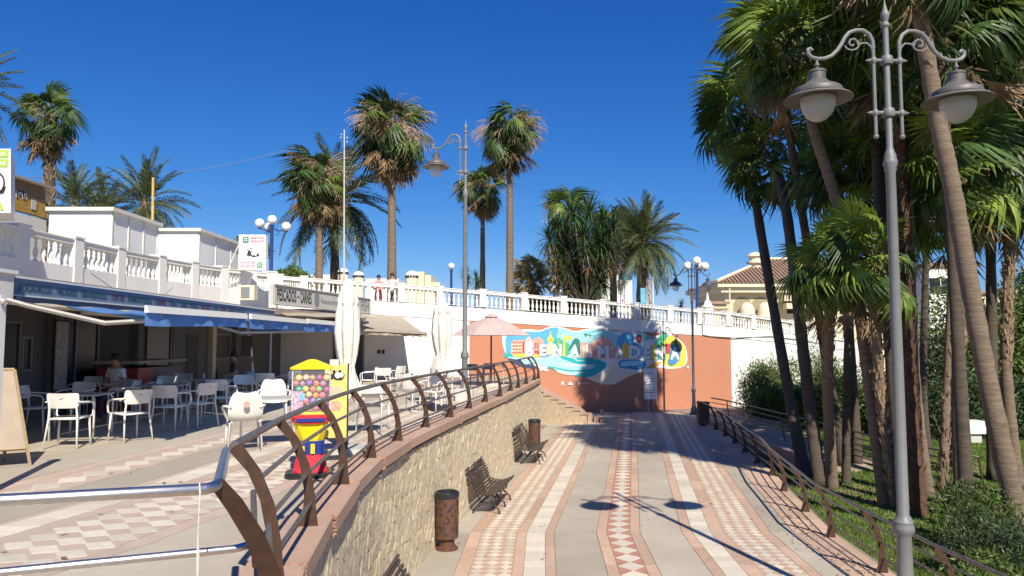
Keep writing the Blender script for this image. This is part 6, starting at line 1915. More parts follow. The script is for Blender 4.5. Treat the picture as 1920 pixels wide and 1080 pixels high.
# --- palms on the promenade behind the balustrade
def prom_z(x, extra=0): return interp(x, [-12, -6, 0, 7, 12, 18], [5.3, 5.2, 4.9, 4.5, 4.2, 3.7])
def mp_(label, px, D, ytop, r, **k):
    k.setdefault('dark', .6)
    tp_ = P(px, ytop, D); base = Vector((P(px, 560, D).x + k.pop('lean', 0), D, prom_z(tp_.x) - .3))
    return palm(label, base, tp_, r, r * .72, **k)
GP = 'tall palms standing on the promenade'
mp_('shaggy fan palm left of the thin mast, tan dead leaves on top', 599, 44, 335, .20, kind='fan', size=2.45, nf=38, nd=60, ns=30, seed=1, wind=(-.38, 0, -.1), group=GP, elmin=-75)
mp_('date palm directly right of the thin mast, feathery leaves', 628, 47, 372, .26, kind='date', size=4.4, nf=80, seed=2, group=GP, bark=M_barkd, name='date_palm', elmin=-45)
mp_('tallest fan palm with a wide crown and long tan skirt, left of the single-armed lamp', 735, 42, 243, .22, kind='fan', size=2.6, nf=40, nd=84, ns=44, seed=3, wind=(-.25, 0, 0), group=GP, elmin=-55)
mp_('tall fan palm with dry stalks right of the single-armed lamp', 956, 44, 250, .19, kind='fan', size=2.2, nf=34, nd=50, ns=44, seed=4, wind=(-.05, 0, .0), group=GP, elmin=-70)
mp_('smaller fan palm just behind the single-armed lamp pole', 905, 50, 350, .16, kind='fan', size=2.0, nf=32, nd=40, ns=20, seed=5, wind=(-.2, 0, .05), group=GP, elmin=-65)
mp_('tall dark fan palm with a rough trunk at the far left', 93, 30, 218, .20, kind='fan', size=1.5, nf=38, nd=50, ns=8, seed=6, group=GP, bark=M_barkd, boots=(.25, 1.0, 260), elmin=-68, dark=.7)
mp_('feathery date palm behind the white kiosk at the left', 140, 36, 385, .25, kind='date', size=2.7, nf=44, seed=7, group=GP, name='date_palm', elmin=-40)
mp_('bushy date palm low between the two date palms at the left', 195, 40, 400, .25, kind='date', size=2.6, nf=36, seed=17, group=GP, name='date_palm', elmin=-30)
mp_('feathery date palm beside the yellow pole', 272, 38, 378, .25, kind='date', size=2.75, nf=52, seed=8, group=GP, name='date_palm', elmin=-50)
mp_('date palm outside the left edge with only two fronds showing', -62, 26, 170, .25, kind='date', size=2.4, nf=40, seed=9, group=GP, name='date_palm', elmin=-50)
mp_('date palm right of the yucca clump, stiff fronds pointing right', 1205, 46, 452, .36, kind='date', size=3.0, nf=110, seed=10, group=GP, bark=M_barkd, name='date_palm', elmin=-45)
mp_('shaggy fan palm behind the yucca clump', 1150, 50, 430, .22, kind='fan', size=2.0, nf=36, nd=30, ns=12, seed=11, group=GP, elmin=-40)
mp_('dried fan palm with tan leaves behind the balustrade near the thin trunks', 992, 52, 512, .2, kind='fan', size=1.75, nf=12, nd=110, ns=10, seed=12, group=GP, elmin=-20, dead_el=(-85, 60))
mp_('fan palm with dead leaves at the left side of the yucca clump', 1062, 48, 400, .2, kind='fan', size=2.0, nf=26, nd=34, ns=8, seed=13, group=GP, elmin=-30)
# --- yuccas
def rosette(name, seed, n=70, ln=.6, mater=M_yucca):
    rr = random.Random(seed); m = MB()
    for i in range(n):
        f = (i + .5) / n; el = R(85 - 145 * f ** .9); q = i * 2.4
        d = Vector((math.cos(q) * math.cos(el), math.sin(q) * math.cos(el), math.sin(el))); e = Vector((-math.sin(q), math.cos(q), 0)) * .017
        l = ln * rr.uniform(.8, 1.1); a = d * l * .5 + Vector((0, 0, .0)); b_ = d * l + Vector((0, 0, -l * .22 * rr.random() - (.1 * l if el < .3 else 0)))
        m.add([-e * .8 + d * .03, e * .8 + d * .03, a + e, a - e, b_], [(0, 1, 2, 3), (3, 2, 4)])
    return m.mesh(name, mater)
ROS = [rosette('leaf_rosette', i) for i in range(3)]; ROSD = [rosette('dry_leaf_skirt', 9, 60, .55, M_dead)]
def yucca(label, base, heads, group=None, s=1.0, dry=True):
    t = thing('yucca', label, 'yucca', base, 0, group); base = Vector(base)
    for h in heads:
        h = Vector(h); m = MB(); mid = base.lerp(h, .5); mid.x = base.x * .6 + h.x * .4
        m.tube([base, mid, h], [.10, .08, .06], 7); m.build('stem', M_barkd, t, smooth='all')
        link('leaf_rosette', rnd.choice(ROS), t, h - base, (rnd.uniform(-.2, .2), rnd.uniform(-.2, .2), rnd.uniform(0, 6)), s * rnd.uniform(.9, 1.25))
        if dry and rnd.random() < .6: link('dry_leaf_skirt', ROSD[0], t, h - base - Vector((0, 0, .45 * s)), (math.pi, 0, rnd.uniform(0, 6)), s * .85)
bpt = P(1100, 560, 41); bpt.z = 4.4
hd = [(1030, 450), (1050, 455), (1120, 480), (1132, 500), (1080, 535), (1105, 540), (1060, 470), (1040, 480), (1100, 465), (1140, 470), (1128, 530), (1050, 530), (1075, 400), (1045, 425), (1105, 395), (1130, 415), (1060, 440), (1095, 440), (1125, 455), (1050, 480), (1080, 485), (1110, 490), (1140, 440), (1158, 465), (1065, 510), (1092, 520), (1118, 520), (1045, 505), (1080, 455), (1150, 425)]
yucca('big many-headed yucca clump with spiky dark leaves behind the balustrade', bpt, [P(x, y, 41 + rnd.uniform(-1.2, 1.2)) for x, y in hd], s=2.0)
for px, py, lab in ((873, 512, 'small spiky yucca left of the single-armed lamp pole'), (893, 518, 'small spiky yucca just right of the single-armed lamp pole')):
    b_ = P(px, 570, 39); b_.z = 4.7; yucca(lab, b_, [P(px, py, 39), P(px + 4, py + 14, 39)], s=.85, dry=False)
b_ = P(1277, 590, 45); b_.z = 3.6; yucca('small spiky plant peeping over the balustrade left of the dark lamp', b_, [P(1277, 572, 45)], s=1.0, dry=False)
# --- the grove at the right
GG = 'palms of the dense grove on the right'
def gp(label, bpx, bD, tpx, tpy, tD, r, size=1.75, nf=34, nd=4, mids=(), **k):
    base = P(bpx, 640, bD); base.z = GZ - .05
    top = P(tpx, tpy, tD)
    k.setdefault('flare', 1.12); k.setdefault('elmin', -52); k['dark'] = k.get('dark', .4) * .45; k.setdefault('light', .22)
    return palm(label, base, top, r * .74, r * .60, kind='fan', size=size * 1.1, nf=int(nf * 1.0), nd=nd, mids=[P(*q) for q in mids], group=GG, wind=k.pop('wind', (-.42, 0, .0)), **k)
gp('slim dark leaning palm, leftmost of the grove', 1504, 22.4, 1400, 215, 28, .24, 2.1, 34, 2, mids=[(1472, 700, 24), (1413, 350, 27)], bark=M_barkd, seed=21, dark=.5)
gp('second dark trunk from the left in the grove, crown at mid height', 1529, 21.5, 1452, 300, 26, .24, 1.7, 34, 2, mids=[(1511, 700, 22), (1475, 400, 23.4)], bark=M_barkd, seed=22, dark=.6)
gp('low palm with bright fresh fan leaves and a stubby shaggy trunk', 1552, 20.7, 1562, 500, 18.2, .20, 1.35, 34, 6, mids=[(1552, 700, 19.8)], seed=23, light=.75, dark=.1, boots=(.45, 1, 130), wind=(-.15, 0, 0), elmin=-55)
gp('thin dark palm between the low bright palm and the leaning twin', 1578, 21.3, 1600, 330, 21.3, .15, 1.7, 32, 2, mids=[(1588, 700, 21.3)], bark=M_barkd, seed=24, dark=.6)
gp('curving palm with a reddish upper trunk passing behind the left lamp shade', 1650, 18.4, 1493, 95, 18.4, .20, 1.75, 40, 6, mids=[(1627, 700, 18.4), (1597, 480, 18.4), (1563, 360, 18.4), (1522, 230, 18.4)], seed=25, dark=.5)
gp('palm with a speckled stub-covered trunk leaning against the curving one', 1670, 18.2, 1640, 480, 17.2, .17, 1.35, 30, 8, mids=[(1648, 700, 17.9)], seed=26, light=.6, dark=.15, boots=(.1, 1, 240), elmin=-55)
gp('ragged brown trunk close behind the lamp pole', 1712, 17.5, 1688, 40, 17.5, .22, 2.0, 40, 26, mids=[(1702, 700, 17.5), (1690, 330, 17.5)], bark=M_redbark, stub=M_redbark, seed=27, dark=.6, boots=(.15, 1, 420))
gp('smooth light trunk just right of the lamp pole', 1730, 19.6, 1700, 250, 19.6, .19, 1.7, 34, 4, mids=[(1715, 700, 19.6)], seed=28, dark=.5)
gp('speckled thin trunk two palms right of the lamp pole', 1756, 20.5, 1790, 400, 20.5, .15, 1.6, 32, 4, mids=[(1775, 735, 20.5)], seed=29, dark=.5, boots=(.0, .6, 120))
gp('light trunk with a collar of old leaf bases, left of the big leaning trunk', 1790, 17.2, 1812, 300, 17.2, .19, 1.7, 36, 8, mids=[(1796, 700, 17.2), (1806, 500, 17.2)], seed=30, dark=.5, boots=(.38, .95, 260))
gp('big smooth leaning trunk, thickest of the grove, crossing up to the right lamp arm', 1905, 14.2, 1700, -150, 14.2, .235, 2.1, 40, 4, mids=[(1849, 700, 14.2), (1787, 360, 14.2), (1750, 180, 14.2)], seed=31, dark=.6, flare=1.15)
gp('rough trunk at the right edge with old leaf bases', 1896, 21.0, 1905, 330, 21.0, .21, 1.9, 38, 8, mids=[(1887, 700, 21.0), (1893, 490, 21.0)], seed=32, dark=.5, boots=(.35, 1, 260))
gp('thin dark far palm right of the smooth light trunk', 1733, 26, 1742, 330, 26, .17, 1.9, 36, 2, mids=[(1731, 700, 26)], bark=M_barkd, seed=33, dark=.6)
EX = [(1640, 23, 1610, 215, .2), (1700, 21.8, 1650, 110, .21), (1600, 24.5, 1550, 30, .22), (1800, 16, 1760, 60, .18), (1850, 22, 1850, 90, .2), (1930, 19, 1935, 150, .2), (1960, 16, 1935, -20, .22), (1575, 24, 1450, 70, .2), (1680, 19, 1620, -40, .2), (1780, 24, 1790, 200, .17)]
for i, (bp_, D_, tx, ty, r_) in enumerate(EX):
    labs = ['dark palm crown in the middle of the grove, under the left lamp shade', 'high palm crown between the two lamp shades', 'high crown at the top left of the grove', 'crown behind the right lamp arm',
            'crown above the right lamp shade', 'crown cut by the right edge below the lamp shade', 'large crown in the top right corner', 'thin palm whose crown sits at the top left edge of the grove', 'crown cut by the top edge above the left lamp arm', 'dense crown right of the lamp pole below the right shade']
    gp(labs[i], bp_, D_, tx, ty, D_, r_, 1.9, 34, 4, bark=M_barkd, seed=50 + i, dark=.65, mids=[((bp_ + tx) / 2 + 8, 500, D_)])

# ================================================================ shrubs and hedges
def leaf_cloud(n, pos, size, seed, shape=2.2, upbias=.3, norm=None):
    """n two-triangle leaves at the given positions (array n x 3)"""
    rs_ = np.random.RandomState(seed)
    d = rs_.normal(size=(n, 3)); d[:, 2] += upbias; d /= np.linalg.norm(d, axis=1)[:, None]
    s = rs_.normal(size=(n, 3)); s -= (s * d).sum(1)[:, None] * d; s /= np.linalg.norm(s, axis=1)[:, None]
    sz = size * rs_.uniform(.6, 1.3, n)[:, None]
    a = pos - d * 0; b = pos + d * sz * .5 + s * sz / shape * .5; c = pos + d * sz; e = pos + d * sz * .5 - s * sz / shape * .5
    v = np.stack([a, b, c, e], 1).reshape(-1, 3)
    return v
def mesh_quads(name, v, mater):
    n = len(v) // 4
    me = bpy.data.meshes.new(name)
    me.vertices.add(len(v)); me.vertices.foreach_set('co', v.astype('f').ravel())
    me.loops.add(n * 4); me.loops.foreach_set('vertex_index', np.arange(n * 4, dtype='i'))
    me.polygons.add(n); me.polygons.foreach_set('loop_start', np.arange(0, n * 4, 4, dtype='i')); me.polygons.foreach_set('loop_total', np.full(n, 4, dtype='i'))
    me.materials.append(mater); me.update(calc_edges=True); return me
def blob_positions(n, c, r, seed, lumps=14, shell=.45, flat=True):
    rs_ = np.random.RandomState(seed); c = np.array(c, float); r = np.array(r, float)
    cs = rs_.normal(size=(lumps, 3)); cs /= np.linalg.norm(cs, axis=1)[:, None]; cs *= rs_.uniform(.25, .75, (lumps, 1))
    k = rs_.randint(0, lumps, n)
    q = rs_.normal(size=(n, 3)); q /= np.linalg.norm(q, axis=1)[:, None]
    rad = rs_.uniform(shell, 1, n)[:, None] * rs_.uniform(.32, .55, lumps)[k][:, None]
    p = c + (cs[k] + q * rad) * r
    return p
def shrub(label, c, r, n, size, mater, seed, cat='shrub', name='shrub', group=None, lumps=14, shape=2.2, ground=GZ, upbias=.3):
    t = thing(name, label, cat, (c[0], c[1], ground), 0, group)
    p = blob_positions(n, c, r, seed, lumps); p[:, 2] = np.maximum(p[:, 2], ground + .03)
    v = leaf_cloud(n, p, size, seed + 1, shape, upbias) - np.array((c[0], c[1], ground))[None]
    link('foliage', mesh_quads('foliage', v, mater), t, kind='stuff')
    m = MB(); rr = random.Random(seed)
    for i in range(9):
        e = Vector(c) + Vector((rr.uniform(-.6, .6) * r[0], rr.uniform(-.6, .6) * r[1], rr.uniform(-.2, .6) * r[2])); b_ = Vector((c[0] + rr.uniform(-.2, .2) * r[0], c[1] + rr.uniform(-.2, .2) * r[1], ground))
        m.tube([b_, b_.lerp(e, .5) + Vector((rr.uniform(-.1, .1), 0, .1)), e], [.03, .02, .008], 5)
    m.build('branches', M_twig, t)
    return t
shrub('light green feathery bush at the right end of the terracotta wall', (12.6, 36.6, .9), (1.9, 1.1, 2.2), 15000, .17, M_leaflt, 1, upbias=.8, shape=4, lumps=22)
shrub('light green feathery bush in front of the white wall, behind the ramp railing', (15.6, 37.3, .9), (1.9, 1.2, 2.4), 15000, .17, M_leaflt, 2, upbias=.8, shape=4, lumps=22)
shrub('dark bushy hedge below the light bushes beside the ramp railing', (13.6, 34.6, .5), (3.6, 1.2, 1.5), 22000, .15, M_leafm, 3, cat='hedge', name='hedge')
shrub('mid green bush behind the leftmost palm trunks', (15.4, 33.0, .9), (2.2, 1.6, 2.0), 14000, .15, M_leafm, 4)
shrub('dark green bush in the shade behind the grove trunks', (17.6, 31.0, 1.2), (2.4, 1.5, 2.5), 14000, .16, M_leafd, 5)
shrub('tall leafy tree mass behind the trunks right of the lamp pole', (20.6, 33.0, 2.6), (3.1, 2.2, 4.3), 24000, .2, M_leafm, 6, cat='bush', lumps=26)
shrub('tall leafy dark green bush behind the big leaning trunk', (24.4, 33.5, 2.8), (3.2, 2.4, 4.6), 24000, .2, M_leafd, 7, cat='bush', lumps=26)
shrub('broad leafy bush at the right edge behind the lawn', (28.6, 34.5, 3.0), (3.2, 2.4, 4.6), 22000, .2, M_leafm, 8, cat='bush', lumps=26)
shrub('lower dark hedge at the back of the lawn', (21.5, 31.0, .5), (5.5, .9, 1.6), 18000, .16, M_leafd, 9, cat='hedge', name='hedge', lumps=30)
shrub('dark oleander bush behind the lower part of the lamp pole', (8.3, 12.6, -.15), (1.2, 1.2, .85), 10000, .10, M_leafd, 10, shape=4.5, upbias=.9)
shrub('grey-green oleander bush right of the lamp pole in front of the light trunk', (9.0, 14.4, -.1), (1.1, 1.0, .9), 10000, .10, M_leafm, 11, shape=4.5, upbias=.9)
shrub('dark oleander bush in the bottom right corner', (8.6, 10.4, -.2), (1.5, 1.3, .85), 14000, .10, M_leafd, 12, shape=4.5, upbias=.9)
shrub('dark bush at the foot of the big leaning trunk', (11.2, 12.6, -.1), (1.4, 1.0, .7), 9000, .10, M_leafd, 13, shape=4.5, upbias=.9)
shrub('low clipped bush by the railing under the oleanders', (7.0, 11.3, -.15), (.8, 1.0, .55), 4000, .12, M_leafm, 14, shape=4, upbias=.7)
b_ = P(1842, 745, 17); b_.z = GZ
yucca('agave like spiky plant on the lawn in front of the big trunk', (b_.x - .6, 17.5, GZ), [(b_.x - .6, 17.5, GZ + .35), (b_.x - .2, 17.3, GZ + .3)], s=1.0, dry=False)
# promenade greenery
q = P(545, 505, 38); shrub('dark rounded shrub behind the blue globe lamp by the meeting point sign', (q.x, 38, 6.5), (1.1, 1, 1.0), 7000, .15, M_leafm, 20, ground=5.2)
q = P(470, 440, 42); shrub('green tree top peeping out behind the meeting point sign', (q.x, 42, 8.6), (1.7, 1.2, .9), 5000, .2, M_leafm, 25, ground=5.2)
q = P(1075, 552, 46); shrub('low clipped green hedge behind the balustrade under the yucca clump', (q.x, 46, 5.6), (2.6, 1, .65), 8000, .14, M_leafm, 21, ground=4.6, cat='hedge', name='hedge', lumps=24)
q = P(1010, 553, 44); shrub('green bush behind the balustrade below the dried fan palm', (q.x, 44, 5.5), (1.2, 1, .8), 5000, .14, M_leafm, 22, ground=4.6)

# lawn blades near the trunks
rs_ = np.random.RandomState(5); n = 90000
X_ = rs_.uniform(0, 1, n); D_ = 10 + 26 * rs_.uniform(0, 1, n) ** .8
xl = np.interp(D_, RRD, RRX) + .5
xx = xl + X_ * (D_ * .72 - xl)
keep = (xx > xl) & ~((D_ > 24) & (xx < 12.0 + (D_ - 24) * .1))
xx, dd_ = xx[keep], D_[keep]; n = len(xx)
h = rs_.uniform(.04, .10, n); q = rs_.uniform(0, 2 * np.pi, n); w = rs_.uniform(.006, .013, n) * (1 + dd_ * .04)
lx, ly = rs_.uniform(-.03, .03, n), rs_.uniform(-.03, .03, n)
base_z = GZ - .012
v = np.stack([np.stack([xx - np.cos(q) * w, dd_ - np.sin(q) * w, np.full(n, base_z)], 1), np.stack([xx + np.cos(q) * w, dd_ + np.sin(q) * w, np.full(n, base_z)], 1), np.stack([xx + lx, dd_ + ly, base_z + h], 1)], 1).reshape(-1, 3)
me = bpy.data.meshes.new('lawn_grass'); me.vertices.add(len(v)); me.vertices.foreach_set('co', v.astype('f').ravel())
me.loops.add(n * 3); me.loops.foreach_set('vertex_index', np.arange(n * 3, dtype='i')); me.polygons.add(n)
me.polygons.foreach_set('loop_start', np.arange(0, n * 3, 3, dtype='i')); me.polygons.foreach_set('loop_total', np.full(n, 3, dtype='i'))
me.materials.append(M_blade); me.update(calc_edges=True)
lg = link('lawn_grass', me, kind='stuff'); lg['label'] = 'short green lawn grass between the palm trunks'; lg['category'] = 'grass'
# garden path and ramp
m = MB(); m.poly([(9.6, 26.0, GZ - .004), (16.0, 22.4, GZ - .004), (17.5, 23.2, GZ - .004), (11.0, 28.5, GZ - .004)]); m.poly([(22, 27.0, GZ - .004), (30, 27, GZ - .004), (30, 28, GZ - .004), (22, 28.2, GZ - .004)])
m.build('garden_path', M_soil, kind='structure')
m = MB(); m.hexa([(9.6, 23.0, GZ - .1), (11.4, 23.6, GZ - .1), (10.9, 34.5, GZ - .1), (8.7, 34.5, GZ - .1)], [(9.6, 23.0, GZ + .03), (11.4, 23.6, GZ + .03), (10.9, 34.5, -.01), (8.7, 34.5, -.01)])
m.build('ramp', M_step, kind='structure')
rc = thing('ramp_kerb', 'low pink block kerb wall along the garden ramp', 'kerb wall', (9.4, 27, GZ))
for i in range(9):
    y0 = 22.8 + i * 1.25; f = lambda y_: (9.5 - .9 * (y_ - 22.8) / 11.3, GZ + .35 + .35 * (y_ - 22.8) / 11.3)
    (xa, z_a), (xb, z_b) = f(y0), f(y0 + 1.22)
    m = MB(); m.hexa([(xa - .28, y0, GZ - .1), (xa, y0, GZ - .1), (xb, y0 + 1.22, GZ - .1), (xb - .28, y0 + 1.22, GZ - .1)], [(xa - .28, y0, z_a), (xa, y0, z_a), (xb, y0 + 1.22, z_b), (xb - .28, y0 + 1.22, z_b)])
    m.build('kerb_block', M_coping, rc)
r2 = thing('ramp_railing', 'thin steel railing running down beside the garden ramp', 'railing', (10.8, 28, GZ))
ln = [(8.9, 33.6, .0), (9.3, 32.6, -.04), (10.2, 28.6, -.2), (10.8, 25.5, -.32), (11.4, 22.4, -.46), (12.2, 19.8, -.5)]
for hh, rr_ in ((.98, .03), (.78, .02), (.58, .02), (.40, .02), (.22, .02)):
    m = MB(); m.tube([(x, y_, z + hh) for x, y_, z in ln], rr_, 6); m.build('rail', M_rail, r2, smooth='all')
for x, y_, z in ln[1:]:
    m = MB(); m.tube([(x + .15, y_, GZ), (x, y_, z + .98)], .024, 5); m.build('post', M_brown, r2)
wb = thing('white_box', 'white cabinet standing on the lawn behind the trunks', 'cabinet', (P(1815, 790, 30).x, 30, GZ)); m = MB(); m.box((P(1818, 790, 30).x, 30, .12), (.85, .7, .5)); m.build('case', M_signw, wb); m = MB(); m.box((P(1818, 790, 30).x, 30, -.32), (.6, .5, .36)); m.build('foot', M_signgrey, wb)

# ================================================================ far buildings
# cream house with a tiled roof
ch = thing('cream_house', 'cream house with arches and a brown tiled hip roof behind the balustrade', 'house', (22, 62, 3.5))
def hp(px, py, D): return P(px, py, D)
Dh = 62
e0 = hp(1345, 540, Dh); e1 = hp(1640, 528, Dh)
zE = e0.z
xL, xR = e0.x + .6, e1.x
m = MB(); m.box(((xL + xR) / 2, Dh + 5, (zE + 1) / 2), (xR - xL, 10, zE - 1.0)); m.build('wall', M_cream, ch)
m = MB(); m.box(((xL + xR) / 2, Dh + 4.8, zE + .2), (xR - xL + 1.6, 11.4, .35)); m.box(((xL + xR) / 2, Dh + 4.8, zE - .2), (xR - xL + .9, 10.8, .4)); m.build('cornice', M_cream2, ch)
rx0, rx1, ry0, ry1 = xL - .9, xR + .9, Dh - 1.0, Dh + 10.6
rz = hp(1470, 488, Dh + 5).z
A_, B_, C_, E_ = Vector((rx0, ry0, zE + .38)), Vector((rx1, ry0, zE + .38)), Vector((rx1, ry1, zE + .38)), Vector((rx0, ry1, zE + .38))
R0, R1 = Vector((rx0 + 6.2, (ry0 + ry1) / 2, rz)), Vector((rx1 - 3, (ry0 + ry1) / 2, rz))
m = MB(); m.add([A_, B_, C_, E_, R0, R1], [(0, 1, 5, 4), (1, 2, 5), (2, 3, 4, 5), (3, 0, 4)]); roof = m.build('roof', M_roof, ch)
# rows of roof tiles on the front slope
m = MB(); k = 44
for i in range(k):
    t = (i + .5) / k; a = A_.lerp(B_, t); 
    # top point along the ridge / hip
    tx = a.x
    if tx < R0.x: s = (tx - A_.x) / (R0.x - A_.x)
    elif tx > R1.x: s = (B_.x - tx) / (B_.x - R1.x)
    else: s = 1
    b2 = Vector((tx, A_.y + (R0.y - A_.y) * s, A_.z + (R0.z - A_.z) * s))
    if (b2 - a).length > .3: m.tube([a + Vector((0, -.03, .05)), b2 + Vector((0, -.03, .05))], .11, 6)
m.build('tile_rows', M_roof, roof, kind='stuff')
m = MB(); m.tube([A_ + Vector((0, 0, .12)), R0 + Vector((0, 0, .12))], .14, 6); m.tube([R0 + Vector((0, 0, .1)), R1 + Vector((0, 0, .1))], .14, 6); m.build('ridge_cap', M_cream2, roof)
def zc(px, py, D=Dh): return hp(px, py, D)
for px, py in ((1416, 497),):
    c = zc(px, py, Dh + 3); m = MB(); m.lathe([(.5, -.9), (.5, .1), (.75, .15), (.75, .3), (.5, .35), (.5, .7), (.7, .75), (.55, 1.0), (.1, 1.15)], (c.x, c.y, c.z), 14); m.build('chimney', M_cream2, ch, smooth=True)
for i, px in enumerate((1395, 1429)):
    c = zc(px, 590, Dh - .3); zt = zc(px, 556, Dh - .3).z; w = .78; pts = [(c.x - w, 1.0)] + [(c.x - w * math.cos(q * math.pi / 10), zt - w + w * math.sin(q * math.pi / 10)) for q in range(11)] + [(c.x + w, 1.0)]
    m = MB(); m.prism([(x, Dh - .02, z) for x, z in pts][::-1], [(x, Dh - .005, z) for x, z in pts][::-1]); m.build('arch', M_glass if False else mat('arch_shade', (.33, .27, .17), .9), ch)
    m = MB(); m.lathe([(.62, -3), (.62, .9), (.58, 1.2), (.45, 1.5), (.2, 1.68), (.01, 1.72)], (c.x + .1, Dh - .75, zt - 2.2), 16); m.build('round_turret', M_cream2, ch, smooth=True)
    m = MB(); m.lathe([(.8, -.1), (.86, 0), (.86, .3), (.8, .35)], (c.x + .1, Dh - .75, zc(px, 575).z - 1.2), 16); m.build('turret_ledge', M_cream2, ch)
for px0, px1, y0, y1 in ((1462, 1500, 558, 563), (1466, 1530, 572, 577), (1560, 1640, 552, 556)):
    a, b2 = zc(px0, y0), zc(px1, y1); m = MB(); m.box(((a.x + b2.x) / 2, Dh - .5, (a.z + b2.z) / 2), (b2.x - a.x, 1.2, .45)); m.build('balcony_ledge', M_cream2, ch)
for px0, px1 in ((1475, 1487), (1495, 1507), (1575, 1590)):
    a, b2 = zc(px0, 565), zc(px1, 588); m = MB(); m.box(((a.x + b2.x) / 2, Dh - .02, (a.z + b2.z) / 2), (b2.x - a.x, .06, a.z - b2.z)); m.build('window', M_glass, ch)
m = MB(); m.tube([zc(1368, 600, Dh - 3), zc(1368, 540, Dh - 3)], .06, 6); m.build('drain_pipe', M_cream2, ch)
# small tower left of the house and low ochre wall
sf = thing('white_finial', 'small white pointed finial left of the cream house', 'finial', tuple(P(1327, 575, 52))); c = P(1327, 586, 52)
m = MB(); m.lathe([(.4, -2), (.4, .3), (.46, .35), (.46, .45), (.3, .5), (.22, .75), (.12, .85), (.1, 1.0), (.03, 1.35), (.001, 1.4)], tuple(c), 12); m.build('finial', M_white, sf, smooth=True)
lw = thing('low_annex', 'small cream annex with a flat striped roof left of the cream house', 'building', tuple(P(1345, 590, 56)))
a, b2 = P(1330, 570, 56), P(1362, 570, 56); m = MB(); m.box(((a.x + b2.x) / 2, 57.5, a.z - 1.5), (b2.x - a.x, 3, 3)); m.build('wall', M_cream, lw); m = MB(); m.box(((a.x + b2.x) / 2, 57.5, a.z + .1), (b2.x - a.x + .4, 3.4, .2)); m.box(((a.x + b2.x) / 2, 57.5, a.z - .4), (b2.x - a.x + .2, 3.2, .15)); m.build('roof', M_roof, lw)
# right far white and cream buildings seen through the palms
for lab, px0, px1, pt, D, mt_ in (('white building glimpsed between the dark trunks right of the lamp pole', 1740, 1830, 500, 62, M_white), ('pale building behind the bushes near the right edge', 1820, 1960, 552, 70, M_cream2), ('cream wing of the far house behind the bright palm leaves', 1650, 1745, 560, 66, M_cream2)):
    a, b2 = P(px0, pt, D), P(px1, pt, D); t = thing('far_building', lab, 'building', ((a.x + b2.x) / 2, D, 0))
    m = MB(); m.box(((a.x + b2.x) / 2, D + 4, a.z / 2), (b2.x - a.x, 8, a.z)); m.build('wall', mt_, t)
    m = MB(); m.box(((a.x + b2.x) / 2, D + 4, a.z + .15), (b2.x - a.x + .5, 8.5, .3)); m.build('roof', M_roof, t)
    for k in range(4):
        x = a.x + (b2.x - a.x) * (k + .5) / 4; m = MB(); m.box((x, D - .02, a.z - 1.6), (.9, .06, 1.3)); m.build('window', M_glass, t)
# domed cream turrets behind the people
def dome_turret(label, px, pt, pb, D, w):
    c = P(px, pb, D); top = P(px, pt, D); r = w / 2 / FPX * D; H = top.z - c.z
    t = thing('domed_turret', label, 'turret', (c.x, D, c.z), 0, 'cream domed turrets')
    m = MB(); m.lathe([(r, -1.5), (r, H - r * .75)], (c.x, D, c.z), 18); m.build('drum', M_cream2, t, smooth=True)
    m = MB(); m.lathe([(r * 1.06, H - r * .75)] + [(r * 1.02 * math.cos(q), H - r * .72 + r * .75 * math.sin(q)) for q in [i * math.pi / 12 for i in range(6)]] + [(.01, H)], (c.x, D, c.z), 18); m.build('dome', M_white, t, smooth=True)
    for k in range(7):
        q = -math.pi / 2 + (k - 3) * .42; m = MB(); m.box((c.x + r * 1.0 * math.cos(q), D + r * math.sin(q), c.z + H - r * .95), (.05, .10, .10), rz=q); m.build('vent_hole', M_ink, t)
dome_turret('cream domed turret nearest the thin mast', 643, 503, 535, 39, 20)
dome_turret('cream domed turret between the mast and the person in pink', 672, 509, 535, 39, 20)
dome_turret('largest cream domed turret right of the people on the promenade', 772, 508, 545, 38.5, 24)
cb = thing('cream_annex', 'low cream block beside the largest domed turret', 'building', tuple(P(800, 540, 50)))
for px0, px1, pt, nm in ((770, 795, 509, 'wall'), (778, 822, 527, 'wall'), (795, 806, 514, 'wall')):
    a, b2 = P(px0, pt, 39.5), P(px1, pt, 39.5); m = MB(); m.box(((a.x + b2.x) / 2, 40.8 + (.1 * px0 % 1), (a.z + 4.5) / 2), (b2.x - a.x, 2.4, a.z - 4.5)); m.build(nm, M_cream2, cb)
wl = thing('white_wall_block', 'low white building with a flat top behind the promenade palms', 'building', tuple(P(600, 525, 52)))
for px0, px1, pt in ((572, 625, 513), (521, 576, 520), (682, 745, 521)):
    a, b2 = P(px0, pt, 64), P(px1, pt, 64); m = MB(); m.box(((a.x + b2.x) / 2, 66 + (px0 % 3) * .3, (a.z + 4.5) / 2), (b2.x - a.x, 3, a.z - 4.5)); m.build('wall', M_white, wl)
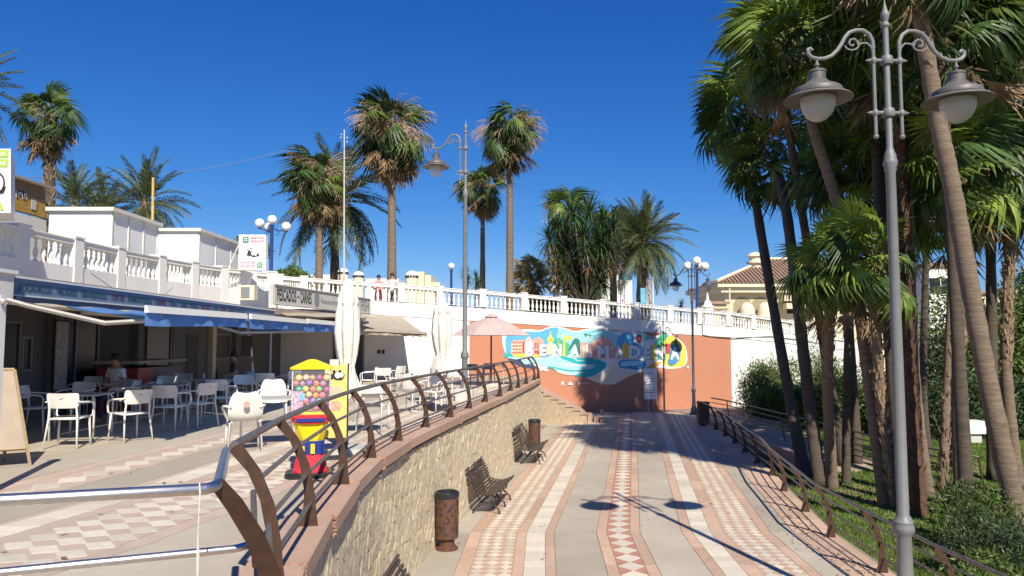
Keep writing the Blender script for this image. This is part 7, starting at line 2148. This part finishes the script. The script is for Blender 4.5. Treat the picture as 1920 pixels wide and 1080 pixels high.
# white building with banners behind the date palm
wbn = thing('white_shop', 'white building with pale brick behind the yucca and date palm', 'building', tuple(P(1160, 560, 58)))
a, b2 = P(1122, 525, 56), P(1185, 525, 56); m = MB(); m.box(((a.x + b2.x) / 2, 58, (a.z + 3) / 2), (b2.x - a.x, 4, a.z - 3)); m.build('wall', M_white, wbn)
m = MB(); a2 = P(1150, 512, 56); m.box((a2.x, 58.2, (a2.z + 3) / 2), (1.2, 3, a2.z - 3)); m.build('tower', M_white, wbn)
a2 = P(1232, 520, 56)
M_ban1 = mat('banner_blue_yellow', (.12, .42, .6), .6, var=.5, scale=1.5); M_ban2 = mat('banner_mauve', (.28, .24, .32), .6, var=.4, scale=6)
for lab, px0, px1, y0, y1, mt_, tx in (('tall mauve advertising banner left of the date palm trunk', 1162, 1172, 525, 572, M_ban2, 'CRUISES'), ('blue and yellow banner right of the date palm trunk', 1201, 1211, 540, 575, M_ban1, None), ('tall mauve banner on a white pole right of the date palm', 1212, 1223, 522, 575, M_ban2, 'DOLPHINS')):
    a, b2 = P(px0, y0, 45), P(px1, y1, 45); t = thing('banner', lab, 'banner', (a.x, 45, b2.z - 1), 0, 'advertising banners on the promenade')
    m = MB(); m.box(((a.x + b2.x) / 2, 45, (a.z + b2.z) / 2), (b2.x - a.x, .03, a.z - b2.z)); m.build('cloth', mt_, t)
    m = MB(); m.tube([(b2.x + .06, 45, b2.z - 1), (b2.x + .06, 45, a.z + .1)], .035, 6); m.build('pole', M_signw, t)
    if tx: lettering('word', tx, M_signw, t, (b2.x - .06, 44.98, b2.z + .1), (0, 0, 1), (-1, 0, 0), a.z - b2.z - .2, (b2.x - a.x) * .6, off=.01, bold=.02)

# dry leaves on the paving and under the palms
rr = random.Random(12); m = MB()
def dleaf(x, y, z):
    a = rr.uniform(0, 6.28); l = rr.uniform(.02, .05); w = l * rr.uniform(.25, .45); u = Vector((math.cos(a), math.sin(a), rr.uniform(-.1, .4))); v_ = Vector((-math.sin(a), math.cos(a), 0)); c = Vector((x, y, z + .008))
    m.add([c - u * l, c - v_ * w, c + u * l, c + v_ * w + Vector((0, 0, .006))], [(0, 1, 2, 3)])
for i in range(420):
    d = 10.2 + rr.random() ** 1.6 * 7; dleaf(rrx(d) - abs(rr.gauss(0, .35)) - .02, d, .004)
for i in range(160):
    d = rr.uniform(9, 34); dleaf(cx(d) + rr.uniform(-3.2, 3.4), d, .004)
for i in range(90):
    d = rr.uniform(4.5, 20); dleaf(rx_(d) - rr.uniform(.3, 5), d, TZ + .004)
for i in range(1200):
    d = rr.uniform(11, 27); dleaf(rrx(d) + .5 + rr.random() * 8, d, GZ + .03)
o = m.build('dry_leaves', M_dead); tag(o, 'small dry brown leaves scattered on the paving and the lawn', 'leaf litter', kind='stuff')
# bare soil under the grove
m = MB()
for (x, y, r) in ((8.9, 21, 1.3), (9.6, 18.6, 1.0), (11, 18.4, .9), (9.2, 14.5, .9), (15.5, 21, 1.2), (12.5, 20.5, .8)):
    m.poly([(x + r * rr.uniform(.7, 1.2) * math.cos(q * .524), y + r * rr.uniform(.7, 1.1) * math.sin(q * .524), GZ + .004) for q in range(12)])
m.build('bare_soil', M_soil, kind='structure')
# loose white cable along the foot of the roof balustrade
m = MB(); m.tube([(-11.78, 20.8, 5.4), (-11.6, 21.6, 5.05), (-11.5, 22.6, 4.85), (-11.5, 24.5, 4.95), (-11.4, 25.0, 5.3)], .012, 5)
tag(m.build('loose_cable', M_inkgrey), 'thin grey cable looping down the plinth of the roof balustrade', 'cable')
